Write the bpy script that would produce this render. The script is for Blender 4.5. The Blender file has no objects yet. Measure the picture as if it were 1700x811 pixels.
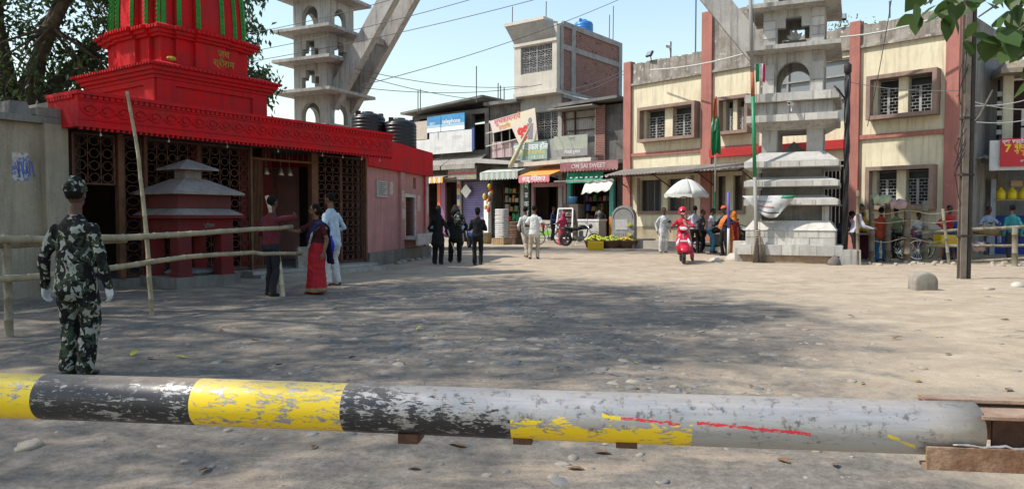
import bpy, bmesh, math, random
import numpy as np
from mathutils import Vector, Matrix, Euler
from mathutils.bvhtree import BVHTree

R = math.radians
random.seed(7)
SC = bpy.context.scene
COL = SC.collection

# ---------------------------------------------------------------- camera
CAM_H, FPX, PITCH = 1.30, 1200.0, R(2.16)
cam_d = bpy.data.cameras.new('camera')
cam_d.sensor_width = 36.0
cam_d.lens = 36.0 * FPX / 1700.0
cam_d.clip_start, cam_d.clip_end = 0.05, 3000.0
cam = bpy.data.objects.new('camera', cam_d)
COL.objects.link(cam)
cam.location = (0, 0, CAM_H)
cam.rotation_euler = (R(90) - PITCH, 0, 0)
SC.camera = cam

# ---------------------------------------------------------------- sky, sun, exposure
SUN_EL = R(52)
SUN_H = Vector((-0.99, -0.14))            # horizontal direction towards the sun
wd = bpy.data.worlds.new('World')
SC.world = wd
wd.use_nodes = True
nt = wd.node_tree
sky = nt.nodes.new('ShaderNodeTexSky')
sky.sky_type = 'NISHITA'
sky.sun_disc = False
sky.sun_elevation = SUN_EL
sky.sun_rotation = math.atan2(SUN_H.x, SUN_H.y)
sky.altitude = 60.0
sky.air_density = 1.7
sky.dust_density = 1.0
sky.ozone_density = 1.0
nt.links.new(sky.outputs[0], nt.nodes['Background'].inputs[0])
nt.nodes['Background'].inputs[1].default_value = 0.15
sun_d = bpy.data.lights.new('sun', 'SUN')
sun_d.energy = 3.8
sun_d.angle = R(0.9)
sun_d.color = (1.0, 0.945, 0.86)
sun = bpy.data.objects.new('sun', sun_d)
COL.objects.link(sun)
sd = Vector((SUN_H.x * math.cos(SUN_EL), SUN_H.y * math.cos(SUN_EL), math.sin(SUN_EL)))
sun.rotation_euler = sd.to_track_quat('Z', 'Y').to_euler()
sun.location = (-30, -10, 40)
SC.view_settings.view_transform = 'Standard'
SC.view_settings.look = 'None'
SC.view_settings.gamma = 1.0
SC.view_settings.exposure = 0.5
SC.view_settings.use_curve_mapping = False
SC.render.engine = 'CYCLES'
SC.cycles.max_bounces = 6
SC.cycles.transparent_max_bounces = 8

# ---------------------------------------------------------------- photograph pixel -> place
def ray(px, py):
    dx, dy = (px - 850) / FPX, -(py - 405.5) / FPX
    c, s = math.cos(PITCH), math.sin(PITCH)
    return Vector((dx, c + dy * s, -s + dy * c))
def W(px, py, d):
    """point at depth d (world Y) seen at a pixel"""
    r = ray(px, py)
    return Vector((0, 0, CAM_H)) + r * (d / r.y)
def G(px, py, z=0.0):
    """ground point"""
    r = ray(px, py)
    return Vector((0, 0, CAM_H)) + r * ((z - CAM_H) / r.z)
class Frame:
    """a wall frame: x along the front to the right, y into the wall, z up"""
    def __init__(s, ox, oy, ux, uy, oz=0.0):
        n = math.hypot(ux, uy)
        s.o = Vector((ox, oy, oz)); s.a = math.atan2(uy, ux)
        s.u = Vector((ux / n, uy / n, 0)); s.y = Vector((-uy / n, ux / n, 0))
    def px(s, px, py, y=0.0):
        r = ray(px, py); o = Vector((0, 0, CAM_H))
        p0 = s.o + s.y * y
        t = (p0 - o).dot(s.y) / r.dot(s.y)
        p = o + r * t - s.o
        return p.dot(s.u), p.z
    def w(s, x, y, z):
        return s.o + s.u * x + s.y * y + Vector((0, 0, z))
    def loc(s, p):
        q = Vector(p) - s.o
        return Vector((q.dot(s.u), q.dot(s.y), q.z))
    def place(s, o):
        o.location = s.o; o.rotation_euler = (0, 0, s.a)

# ---------------------------------------------------------------- materials
def new_mat(name):
    m = bpy.data.materials.new(name)
    m.use_nodes = True
    return m, m.node_tree, m.node_tree.nodes['Principled BSDF']
def N(nt, t, **kw):
    n = nt.nodes.new('ShaderNode' + t)
    for k, v in kw.items():
        if k.startswith('i_'):
            key = k[2:]
            key = int(key) if key.isdigit() else key.replace('_', ' ')
            n.inputs[key].default_value = v
        else:
            setattr(n, k, v)
    return n
def rgba(c):
    return (c[0], c[1], c[2], 1.0)
def ramp(nt, fac, stops):
    r = nt.nodes.new('ShaderNodeValToRGB')
    e = r.color_ramp.elements
    while len(e) > len(stops): e.remove(e[-1])
    while len(e) < len(stops): e.new(0.5)
    for q, (p, c) in zip(e, stops):
        q.position = p
        q.color = rgba(c) if not isinstance(c, (int, float)) else (c, c, c, 1)
    nt.links.new(fac, r.inputs[0])
    return r.outputs[0]
def mixc(nt, f, a, b, mode='MIX'):
    m = nt.nodes.new('ShaderNodeMix'); m.data_type = 'RGBA'; m.blend_type = mode
    for k, v in ((0, f), (6, a), (7, b)):
        if isinstance(v, (int, float)): m.inputs[k].default_value = v
        elif isinstance(v, (tuple, list)): m.inputs[k].default_value = rgba(v)
        else: nt.links.new(v, m.inputs[k])
    return m.outputs[2]
def noise_tex(nt, co, scale, detail=4.0, rough=0.6, dist=0.0):
    n = N(nt, 'TexNoise', i_Scale=scale, i_Detail=detail, i_Roughness=rough, i_Distortion=dist)
    if co is not None: nt.links.new(co, n.inputs['Vector'])
    return n.outputs[0]
def mapping(nt, co, scale=(1, 1, 1), rot=(0, 0, 0), loc=(0, 0, 0)):
    m = N(nt, 'Mapping'); m.inputs['Scale'].default_value = scale
    m.inputs['Rotation'].default_value = rot; m.inputs['Location'].default_value = loc
    nt.links.new(co, m.inputs[0])
    return m.outputs[0]
MATS = {}
def mat(name, col, col2=None, scale=3.0, lo=0.42, hi=0.62, rough=0.85, bump=0.15, bscale=None, metal=0.0,
        streak=None, streak_amt=0.6, fine=0.12, spec=0.3, transl=0.0, alpha=None, wear=None, wear_at=0.62, wear_scale=6.0):
    """weathered surface: base colour, patches of a second colour, rain streaks, fine grain, relief"""
    if name in MATS: return MATS[name]
    m, nt, b = new_mat(name)
    tc = N(nt, 'TexCoord'); co = tc.outputs['Object']
    c = None
    if col2 is not None:
        f = ramp(nt, noise_tex(nt, co, scale, 6.0, 0.65), [(lo, 0.0), (hi, 1.0)])
        c = mixc(nt, f, col, col2)
    if wear is not None:
        f = ramp(nt, noise_tex(nt, co, wear_scale, 8.0, 0.7), [(wear_at, 0.0), (wear_at + 0.03, 1.0)])
        c = mixc(nt, f, c if c is not None else col, wear)
    if streak is not None:
        f = noise_tex(nt, mapping(nt, co, (5.0, 5.0, 0.45)), 1.6, 5.0, 0.65)
        f = ramp(nt, f, [(0.48, 0.0), (0.75, streak_amt)])
        c = mixc(nt, f, c if c is not None else col, streak)
    if fine > 0:
        g = noise_tex(nt, co, 38.0, 3.0, 0.7)
        g = ramp(nt, g, [(0.25, 1.0 - fine * 1.6), (0.75, 1.0 + fine)])
        c = mixc(nt, 1.0, c if c is not None else col, g, 'MULTIPLY')
    if c is None: b.inputs['Base Color'].default_value = rgba(col)
    else: nt.links.new(c, b.inputs['Base Color'])
    b.inputs['Roughness'].default_value = rough
    b.inputs['Metallic'].default_value = metal
    b.inputs['Specular IOR Level'].default_value = spec
    if transl > 0: b.inputs['Transmission Weight'].default_value = transl
    if alpha is not None: b.inputs['Alpha'].default_value = alpha
    if bump > 0:
        bn = N(nt, 'Bump', i_Strength=bump, i_Distance=0.02)
        nt.links.new(noise_tex(nt, co, bscale or 26.0, 6.0, 0.7), bn.inputs['Height'])
        nt.links.new(bn.outputs[0], b.inputs['Normal'])
    MATS[name] = m
    return m
def plain(name, col, rough=0.6, metal=0.0, spec=0.4, fine=0.08):
    return mat(name, col, None, rough=rough, metal=metal, spec=spec, bump=0.0, fine=fine)

# ---------------------------------------------------------------- mesh builder
class MB:
    def __init__(s): s.v = []; s.f = []; s.m = []
    def add(s, vs, fs, m=0):
        o = len(s.v); s.v += [tuple(q) for q in vs]
        s.f += [tuple(i + o for i in f) for f in fs]; s.m += [m] * len(fs)
        return s
    def box(s, x0, x1, y0, y1, z0, z1, m=0, mtx=None):
        vs = [Vector((x, y, z)) for z in (z0, z1) for y in (y0, y1) for x in (x0, x1)]
        if mtx is not None: vs = [mtx @ q for q in vs]
        return s.add(vs, [(0, 2, 3, 1), (4, 5, 7, 6), (0, 1, 5, 4), (2, 6, 7, 3), (0, 4, 6, 2), (1, 3, 7, 5)], m)
    def taper(s, x0, x1, y0, y1, z0, z1, ix=0.0, iy=0.0, m=0):
        """box whose top is inset by ix, iy"""
        vs = [(x0, y0, z0), (x1, y0, z0), (x0, y1, z0), (x1, y1, z0),
              (x0 + ix, y0 + iy, z1), (x1 - ix, y0 + iy, z1), (x0 + ix, y1 - iy, z1), (x1 - ix, y1 - iy, z1)]
        return s.add(vs, [(0, 2, 3, 1), (4, 5, 7, 6), (0, 1, 5, 4), (2, 6, 7, 3), (0, 4, 6, 2), (1, 3, 7, 5)], m)
    def bar(s, a, b, w, h=None, m=0, up=(0, 0, 1)):
        """square bar from a to b"""
        a, b = Vector(a), Vector(b); h = h or w
        d = (b - a); L = d.length
        if L < 1e-6: return s
        d.normalize(); u = Vector(up)
        if abs(d.dot(u)) > 0.98: u = Vector((0, 1, 0))
        x = d.cross(u).normalized(); y = x.cross(d).normalized()
        vs = []
        for p in (a, b):
            for i, j in ((-1, -1), (1, -1), (1, 1), (-1, 1)):
                vs.append(p + x * (i * w / 2) + y * (j * h / 2))
        return s.add(vs, [(0, 1, 2, 3), (7, 6, 5, 4), (0, 4, 5, 1), (1, 5, 6, 2), (2, 6, 7, 3), (3, 7, 4, 0)], m)
    def tube(s, path, r, n=8, m=0, cap=True, ref=None, sq=None):
        """round tube along a path; r number, list, or list of (a, b)"""
        P = [Vector(p) for p in path]; k = len(P)
        if isinstance(r, (int, float)): r = [r] * k
        rings = []
        x = None
        for i in range(k):
            t = (P[min(i + 1, k - 1)] - P[max(i - 1, 0)])
            t = t.normalized() if t.length > 1e-9 else Vector((0, 0, 1))
            if ref is not None:
                x = Vector(ref) - t * t.dot(Vector(ref))
                x = x.normalized() if x.length > 1e-5 else t.orthogonal().normalized()
            elif x is None: x = t.orthogonal().normalized()
            else:
                x = x - t * x.dot(t)
                x = x.normalized() if x.length > 1e-6 else t.orthogonal().normalized()
            y = t.cross(x)
            a, b = r[i] if isinstance(r[i], (tuple, list)) else (r[i], r[i])
            rings.append([P[i] + x * (a * math.cos(6.28318530718 * j / n)) + y * (b * math.sin(6.28318530718 * j / n)) for j in range(n)])
        vs = [q for g in rings for q in g]; fs = []
        for i in range(k - 1):
            for j in range(n):
                fs.append((i * n + j, i * n + (j + 1) % n, (i + 1) * n + (j + 1) % n, (i + 1) * n + j))
        if cap:
            vs += [P[0], P[-1]]; c0, c1 = len(vs) - 2, len(vs) - 1
            for j in range(n):
                fs.append((c0, (j + 1) % n, j)); fs.append((c1, (k - 1) * n + j, (k - 1) * n + (j + 1) % n))
        return s.add(vs, fs, m)
    def lathe(s, prof, c=(0, 0, 0), n=16, m=0, axis='Z', cap=True):
        cx, cy, cz = c; vs = []; k = len(prof)
        for r, z in prof:
            for j in range(n):
                a = 6.28318530718 * j / n; p, q = r * math.cos(a), r * math.sin(a)
                vs.append((cx + p, cy + q, cz + z) if axis == 'Z' else (cx + z, cy + p, cz + q) if axis == 'X' else (cx + q, cy + z, cz + p))
        fs = []
        for i in range(k - 1):
            for j in range(n):
                fs.append((i * n + j, i * n + (j + 1) % n, (i + 1) * n + (j + 1) % n, (i + 1) * n + j))
        if cap:
            fs.append(tuple(reversed(range(n)))); fs.append(tuple(range((k - 1) * n, k * n)))
        return s.add(vs, fs, m)
    def ball(s, c, r, n=10, k=6, m=0):
        rx, ry, rz = (r, r, r) if isinstance(r, (int, float)) else r
        vs = []
        for i in range(1, k):
            t = math.pi * i / k
            for j in range(n):
                a = 6.28318530718 * j / n
                vs.append((c[0] + rx * math.sin(t) * math.cos(a), c[1] + ry * math.sin(t) * math.sin(a), c[2] - rz * math.cos(t)))
        vs += [(c[0], c[1], c[2] - rz), (c[0], c[1], c[2] + rz)]
        b, t = len(vs) - 2, len(vs) - 1; fs = []
        for i in range(k - 2):
            for j in range(n):
                fs.append((i * n + j, i * n + (j + 1) % n, (i + 1) * n + (j + 1) % n, (i + 1) * n + j))
        for j in range(n):
            fs.append((b, (j + 1) % n, j)); fs.append((t, (k - 2) * n + j, (k - 2) * n + (j + 1) % n))
        return s.add(vs, fs, m)
    def prism(s, poly, y0, y1, m=0):
        """polygon in x,z extruded along y"""
        n = len(poly)
        vs = [(x, y0, z) for x, z in poly] + [(x, y1, z) for x, z in poly]
        fs = [tuple(range(n)), tuple(reversed(range(n, 2 * n)))]
        for i in range(n):
            j = (i + 1) % n
            fs.append((i, i + n, j + n, j))
        return s.add(vs, fs, m)
    def prismz(s, poly, z0, z1, m=0, inset=None):
        """polygon in x,y extruded along z; inset = top polygon"""
        n = len(poly); top = inset or poly
        vs = [(x, y, z0) for x, y in poly] + [(x, y, z1) for x, y in top]
        fs = [tuple(reversed(range(n))), tuple(range(n, 2 * n))]
        for i in range(n):
            j = (i + 1) % n
            fs.append((i, j, j + n, i + n))
        return s.add(vs, fs, m)
    def sheet(s, grid, m=0, thick=0.0):
        """grid[i][j] of points; with thickness it is closed"""
        a, b = len(grid), len(grid[0])
        vs = [Vector(p) for row in grid for p in row]; fs = []
        for i in range(a - 1):
            for j in range(b - 1):
                fs.append((i * b + j, i * b + j + 1, (i + 1) * b + j + 1, (i + 1) * b + j))
        if thick:
            n = len(vs)
            nr = []
            for i in range(a):
                for j in range(b):
                    p = vs[i * b + j]
                    e1 = vs[i * b + min(j + 1, b - 1)] - vs[i * b + max(j - 1, 0)]
                    e2 = vs[min(i + 1, a - 1) * b + j] - vs[max(i - 1, 0) * b + j]
                    q = e1.cross(e2)
                    nr.append(p - (q.normalized() if q.length > 1e-9 else Vector((0, 0, 1))) * thick)
            vs = vs + nr
            fs += [tuple(reversed([k + n for k in f])) for f in fs]
            edge = [(0, j) for j in range(b)] + [(i, b - 1) for i in range(1, a)] + [(a - 1, j) for j in range(b - 2, -1, -1)] + [(i, 0) for i in range(a - 2, 0, -1)]
            ids = [i * b + j for i, j in edge]
            for k in range(len(ids)):
                p, q = ids[k], ids[(k + 1) % len(ids)]
                fs.append((q, p, p + n, q + n))
        return s.add(vs, fs, m)
    def wall(s, x0, x1, z0, z1, holes=(), y=0.0, depth=0.25, m=0, mh=None, top=None):
        """front skin at y with rectangular openings (a,b,c,d) = x0,x1,z0,z1 and reveals running back by depth"""
        mh = m if mh is None else mh
        xs = sorted(set([x0, x1] + [min(max(h[k], x0), x1) for h in holes for k in (0, 1)]))
        zs = sorted(set([z0, z1] + [min(max(h[k], z0), z1) for h in holes for k in (2, 3)]))
        for i in range(len(xs) - 1):
            for j in range(len(zs) - 1):
                cx, cz = (xs[i] + xs[i + 1]) / 2, (zs[j] + zs[j + 1]) / 2
                if any(h[0] < cx < h[1] and h[2] < cz < h[3] for h in holes): continue
                s.add([(xs[i], y, zs[j]), (xs[i + 1], y, zs[j]), (xs[i + 1], y, zs[j + 1]), (xs[i], y, zs[j + 1])], [(0, 1, 2, 3)], m)
        for a, b, c, d in holes:
            q = y + depth
            s.add([(a, y, c), (b, y, c), (b, y, d), (a, y, d), (a, q, c), (b, q, c), (b, q, d), (a, q, d)],
                  [(0, 4, 5, 1), (1, 5, 6, 2), (2, 6, 7, 3), (3, 7, 4, 0)], mh)
        return s
    def build(s, name, mats, parent=None, smooth=False, loc=None, rz=0.0, frame=None):
        me = bpy.data.meshes.new(name)
        me.from_pydata(s.v, [], s.f)
        if not isinstance(mats, (list, tuple)): mats = [mats]
        for q in mats: me.materials.append(q)
        if len(mats) > 1: me.polygons.foreach_set('material_index', s.m)
        if smooth: me.polygons.foreach_set('use_smooth', [True] * len(s.f))
        me.update()
        o = bpy.data.objects.new(name, me)
        COL.objects.link(o)
        if parent is not None: o.parent = parent
        if loc is not None: o.location = loc; o.rotation_euler = (0, 0, rz)
        if frame is not None: frame.place(o)
        return o
def obj_from(name, me, parent=None, loc=(0, 0, 0), rot=(0, 0, 0), sc=(1, 1, 1)):
    o = bpy.data.objects.new(name, me); COL.objects.link(o)
    if parent is not None: o.parent = parent
    o.location = loc; o.rotation_euler = rot; o.scale = sc
    return o
def tag(o, label, cat, group=None):
    o['label'] = label; o['category'] = cat
    if group: o['group'] = group
    return o
def thing(name, label, cat, loc=(0, 0, 0), rz=0.0, group=None, frame=None):
    o = bpy.data.objects.new(name, None); COL.objects.link(o)
    o.empty_display_size = 0.2
    o.location = loc; o.rotation_euler = (0, 0, rz)
    if frame is not None: frame.place(o)
    return tag(o, label, cat, group)
def struct(o): o['kind'] = 'structure'; return o
def stuff(o): o['kind'] = 'stuff'; return o
def copy_tree(o, parent=None):
    c = o.copy(); COL.objects.link(c); c.parent = parent
    for ch in list(o.children): copy_tree(ch, c)
    return c

# ---------------------------------------------------------------- lettering
_fonts = {}
def text(body, size, m, parent, loc, rot=(R(90), 0, 0), sx=1.0, name='lettering', bold=0.0, align='CENTER', depth=0.0):
    cu = bpy.data.curves.new('lettering', 'FONT')
    cu.body = body; cu.size = size; cu.align_x = align; cu.align_y = 'CENTER'
    cu.offset = bold; cu.extrude = depth
    t = bpy.data.objects.new('tmp', cu); COL.objects.link(t)
    dg = bpy.context.evaluated_depsgraph_get()
    me = bpy.data.meshes.new_from_object(t.evaluated_get(dg))
    bpy.data.objects.remove(t); bpy.data.curves.remove(cu)
    me.materials.clear(); me.materials.append(m)
    return obj_from(name, me, parent, loc, rot, (sx, 1, 1))

# ---------------------------------------------------------------- numpy value noise for terrain
def vnoise(x, y, seed=0):
    xi, yi = np.floor(x).astype(np.int64), np.floor(y).astype(np.int64)
    fx, fy = x - xi, y - yi
    fx, fy = fx * fx * (3 - 2 * fx), fy * fy * (3 - 2 * fy)
    def h(a, b):
        n = (a * 374761393 + b * 668265263 + seed * 974711) & 0x7fffffff
        n = ((n ^ (n >> 13)) * 1274126177) & 0x7fffffff
        return ((n ^ (n >> 16)) & 0xffff) / 65535.0
    a, b, c, d = h(xi, yi), h(xi + 1, yi), h(xi, yi + 1), h(xi + 1, yi + 1)
    return (a * (1 - fx) + b * fx) * (1 - fy) + (c * (1 - fx) + d * fx) * fy
def ground_h(x, y):
    x = np.asarray(x, float); y = np.asarray(y, float)
    d = np.hypot(x, y)
    h = 0.05 * (vnoise(x * .35, y * .35, 1) - .5) + 0.022 * (vnoise(x * 1.1, y * 1.1, 2) - .5)
    # worn stony strip across the middle
    stony = np.clip(vnoise(x * .45 + 7, y * .45, 3) * 2.2 - .7, 0, 1)
    h = h + (0.006 + .016 * stony) * (vnoise(x * 3.7, y * 3.7, 4) - .5) + (0.002 + .014 * stony) * (vnoise(x * 9, y * 9, 5) - .5)
    return h * np.clip((60 - d) / 40, 0, 1) - 0.02
def gz(x, y): return float(ground_h(x, y))
def on_ground(p): return Vector((p[0], p[1], gz(p[0], p[1])))
# ================================================================ ground
def make_ground():
    ang = [-0.90 + 1.80 * i / 460 for i in range(461)] + [0.90 + (2 * math.pi - 1.80) * i / 48 for i in range(1, 48)]
    rad = [0.6]
    while rad[-1] < 42: rad.append(rad[-1] * 1.0135 + 0.002)
    while rad[-1] < 1500: rad.append(rad[-1] * 1.25)
    A = np.array(ang); Rr = np.array(rad)
    x = np.outer(Rr, np.sin(A)); y = np.outer(Rr, np.cos(A))
    z = ground_h(x, y)
    na, nr = len(ang), len(rad)
    co = np.stack([x, y, z], -1).reshape(-1, 3)
    co = np.vstack([co, [[0, 0, 0]]])
    i, j = np.meshgrid(np.arange(nr - 1), np.arange(na), indexing='ij')
    a = i * na + j; b = i * na + (j + 1) % na
    q = np.stack([a, a + na, b + na, b], -1).reshape(-1, 4)
    # from_pydata-free fast build
    me = bpy.data.meshes.new('ground')
    c = len(co) - 1
    tri = np.array([[c, k, (k + 1) % na] for k in range(na)])
    me.vertices.add(len(co)); me.vertices.foreach_set('co', co.ravel())
    nl = q.size + tri.size
    me.loops.add(nl); me.loops.foreach_set('vertex_index', np.concatenate([q.ravel(), tri.ravel()]))
    me.polygons.add(len(q) + len(tri))
    st = np.concatenate([np.arange(len(q)) * 4, q.size + np.arange(len(tri)) * 3])
    me.polygons.foreach_set('loop_start', st)
    me.polygons.foreach_set('use_smooth', np.ones(len(st), bool))
    me.update(calc_edges=True); me.validate()
    return me
def ground_mat():
    m, nt, b = new_mat('dusty_ground')
    co = N(nt, 'NewGeometry').outputs['Position']
    L = nt.links.new
    n1 = noise_tex(nt, co, 0.85, 7, .68, .5)
    n2 = noise_tex(nt, co, 3.2, 6, .7)
    n3 = noise_tex(nt, co, 16, 5, .75)
    dust = mixc(nt, ramp(nt, n2, [(.35, 0.), (.7, 1.)]), (.375, .302, .218), (.46, .38, .282))
    dust = mixc(nt, ramp(nt, noise_tex(nt, mapping(nt, co, (1, 1, 1), (0, 0, 0), (31, 7, 0)), .8, 5, .7), [(.56, 0.), (.72, .7)]), dust, (.29, .215, .155))
    tar = mixc(nt, ramp(nt, n3, [(.3, 0.), (.72, 1.)]), (.080, .072, .064), (.225, .203, .178))
    # broken tar surface: a wide strip over the middle of the square
    sep = N(nt, 'SeparateXYZ'); L(co, sep.inputs[0])
    def band(out, c, w, soft):
        s = N(nt, 'Math', operation='SUBTRACT', i_1=c); L(out, s.inputs[0])
        a = N(nt, 'Math', operation='ABSOLUTE'); L(s.outputs[0], a.inputs[0])
        mr = N(nt, 'MapRange', i_1=w - soft, i_2=w + soft, i_3=1.0, i_4=0.0); L(a.outputs[0], mr.inputs[0])
        return mr.outputs[0]
    mx = N(nt, 'Math', operation='MULTIPLY'); L(band(sep.outputs[0], -2.9, 5.6, 2.2), mx.inputs[0]); L(band(sep.outputs[1], 7.5, 7.0, 3.0), mx.inputs[1])
    road = N(nt, 'Math', operation='MULTIPLY', i_1=.8); L(band(sep.outputs[1], 29.0, 3.0, 1.5), road.inputs[0])
    mz = N(nt, 'Math', operation='MULTIPLY'); L(band(sep.outputs[0], .8, 3.4, 1.6), mz.inputs[0]); L(band(sep.outputs[1], 10.2, 4.2, 1.8), mz.inputs[1])
    m0 = N(nt, 'Math', operation='MAXIMUM'); L(mx.outputs[0], m0.inputs[0]); L(mz.outputs[0], m0.inputs[1])
    mm = N(nt, 'Math', operation='MAXIMUM'); L(m0.outputs[0], mm.inputs[0]); L(road.outputs[0], mm.inputs[1])
    f0 = N(nt, 'MapRange', i_1=0., i_2=1., i_3=-.34, i_4=.24); L(mm.outputs[0], f0.inputs[0])
    ad = N(nt, 'Math', operation='ADD'); L(f0.outputs[0], ad.inputs[0]); L(n1, ad.inputs[1])
    ad2 = N(nt, 'Math', operation='MULTIPLY_ADD', i_1=.5, i_2=0.); L(n2, ad2.inputs[0]); L(ad.outputs[0], ad2.inputs[2])
    fac = ramp(nt, ad2.outputs[0], [(.60, 0.), (.86, .92)])
    c = mixc(nt, fac, dust, tar)
    # bare earth patches and dark oily stains
    ea = ramp(nt, noise_tex(nt, mapping(nt, co, (.8, 1.3, 1), (0, 0, .4), (5, 11, 0)), 1.1, 7, .72, .4), [(.49, 0.), (.62, .85)])
    c = mixc(nt, ea, c, mixc(nt, n3, (.27, .205, .15), (.40, .325, .245)))
    oi_ = ramp(nt, noise_tex(nt, mapping(nt, co, (1, 1.6, 1), (0, 0, 0), (17, 3, 0)), .9, 6, .7, .3), [(.62, 0.), (.70, .75)])
    c = mixc(nt, oi_, c, (.075, .068, .062))
    # pebbles and specks
    vo = N(nt, 'TexVoronoi', i_Scale=26.0); L(co, vo.inputs[0])
    sp = ramp(nt, vo.outputs['Distance'], [(.10, 1.), (.22, 0.)])
    pick = ramp(nt, noise_tex(nt, co, 5., 3, .6), [(.52, 0.), (.62, 1.)])
    spm = N(nt, 'Math', operation='MULTIPLY'); L(sp, spm.inputs[0]); L(pick, spm.inputs[1])
    spk = N(nt, 'Math', operation='MULTIPLY', i_1=.65); L(spm.outputs[0], spk.inputs[0])
    c = mixc(nt, spk.outputs[0], c, mixc(nt, N(nt, 'NewGeometry').outputs['Random Per Island'], (.2, .19, .18), (.42, .39, .35)))
    tr_ = ramp(nt, noise_tex(nt, mapping(nt, co, (.8, 1.1, 1), (0, 0, .6)), 1.7, 7, .72, 1.0), [(.36, .84), (.64, 1.07)])
    c = mixc(nt, 1.0, c, tr_, 'MULTIPLY')
    g = ramp(nt, noise_tex(nt, co, 60, 3, .8), [(.3, .8), (.7, 1.12)])
    c = mixc(nt, 1.0, c, g, 'MULTIPLY')
    L(c, b.inputs['Base Color'])
    b.inputs['Roughness'].default_value = .95; b.inputs['Specular IOR Level'].default_value = .15
    h = N(nt, 'Math', operation='MULTIPLY_ADD', i_1=.5); L(n3, h.inputs[0]); L(noise_tex(nt, co, 55, 4, .75), h.inputs[2])
    h2 = N(nt, 'Math', operation='ADD'); L(h.outputs[0], h2.inputs[0]); L(spm.outputs[0], h2.inputs[1])
    bp = N(nt, 'Bump', i_Strength=.6, i_Distance=.010); L(h2.outputs[0], bp.inputs['Height']); L(bp.outputs[0], b.inputs['Normal'])
    return m
g_me = make_ground(); g_me.materials.append(ground_mat())
struct(obj_from('ground', g_me))

# pebbles bedded in the worn surface: nobody could count them
def rock_mesh(rnd, n=7, k=5):
    mb = MB(); mb.ball((0, 0, 0), 1.0, n, k)
    return [(Vector(v) * rnd.uniform(.78, 1.18)) for v in mb.v], mb.f
def pebbles():
    rnd = random.Random(3); mb = MB()
    protos = [rock_mesh(rnd, 6, 4) for _ in range(8)]
    n = 0
    while n < 1900:
        d = 1.6 + 17 * rnd.random() ** 1.4
        a = rnd.uniform(-.72, .72); x, y = d * math.sin(a), d * math.cos(a)
        dens = .16 + .84 * math.exp(-((x - .4) / 3.4) ** 2 - ((y - 8) / 6.5) ** 2)
        dens *= .25 + 1.5 * max(0, float(vnoise(np.array(x * .8), np.array(y * .8), 9)) - .35)
        if rnd.random() > dens: continue
        s = .006 + .026 * rnd.random() ** 3 + (.035 * rnd.random() if rnd.random() < .05 else 0)
        vs, fs = protos[rnd.randrange(8)]
        M = Matrix.Translation((x, y, gz(x, y) - s * .12)) @ Euler((rnd.uniform(-.3, .3), rnd.uniform(-.3, .3), rnd.uniform(0, 6.28))).to_matrix().to_4x4() @ Matrix.Diagonal((s * rnd.uniform(.9, 1.6), s, s * rnd.uniform(.35, .6), 1))
        mb.add([M @ v for v in vs], fs, 0 if rnd.random() < (.6 if x < 1.6 else .06) else 1); n += 1
    n = 0
    while n < 800:
        x, y = rnd.gauss(.0, 1.5), rnd.uniform(3.6, 14)
        if float(vnoise(np.array(x * .7 + 3), np.array(y * .7), 19)) < .42: continue
        s = rnd.uniform(.02, .05) + .045 * rnd.random() ** 4; vs, fs = protos[rnd.randrange(8)]
        M = Matrix.Translation((x, y, gz(x, y) - s * .10)) @ Euler((rnd.uniform(-.15, .15), rnd.uniform(-.15, .15), rnd.uniform(0, 6.28))).to_matrix().to_4x4() @ Matrix.Diagonal((s * rnd.uniform(1., 1.7), s, s * rnd.uniform(.22, .34), 1))
        mb.add([M @ v for v in vs], fs, 0 if rnd.random() < (.75 if x < 1.6 else .1) else 1); n += 1
    o = mb.build('pebbles', [mat('pebble_grey', (.15, .146, .142), (.21, .20, .185), 9.0, bump=.2), mat('pebble_buff', (.30, .26, .21), (.22, .20, .17), 9.0, bump=.2)], smooth=True)
    return stuff(o)
pebbles()

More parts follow.
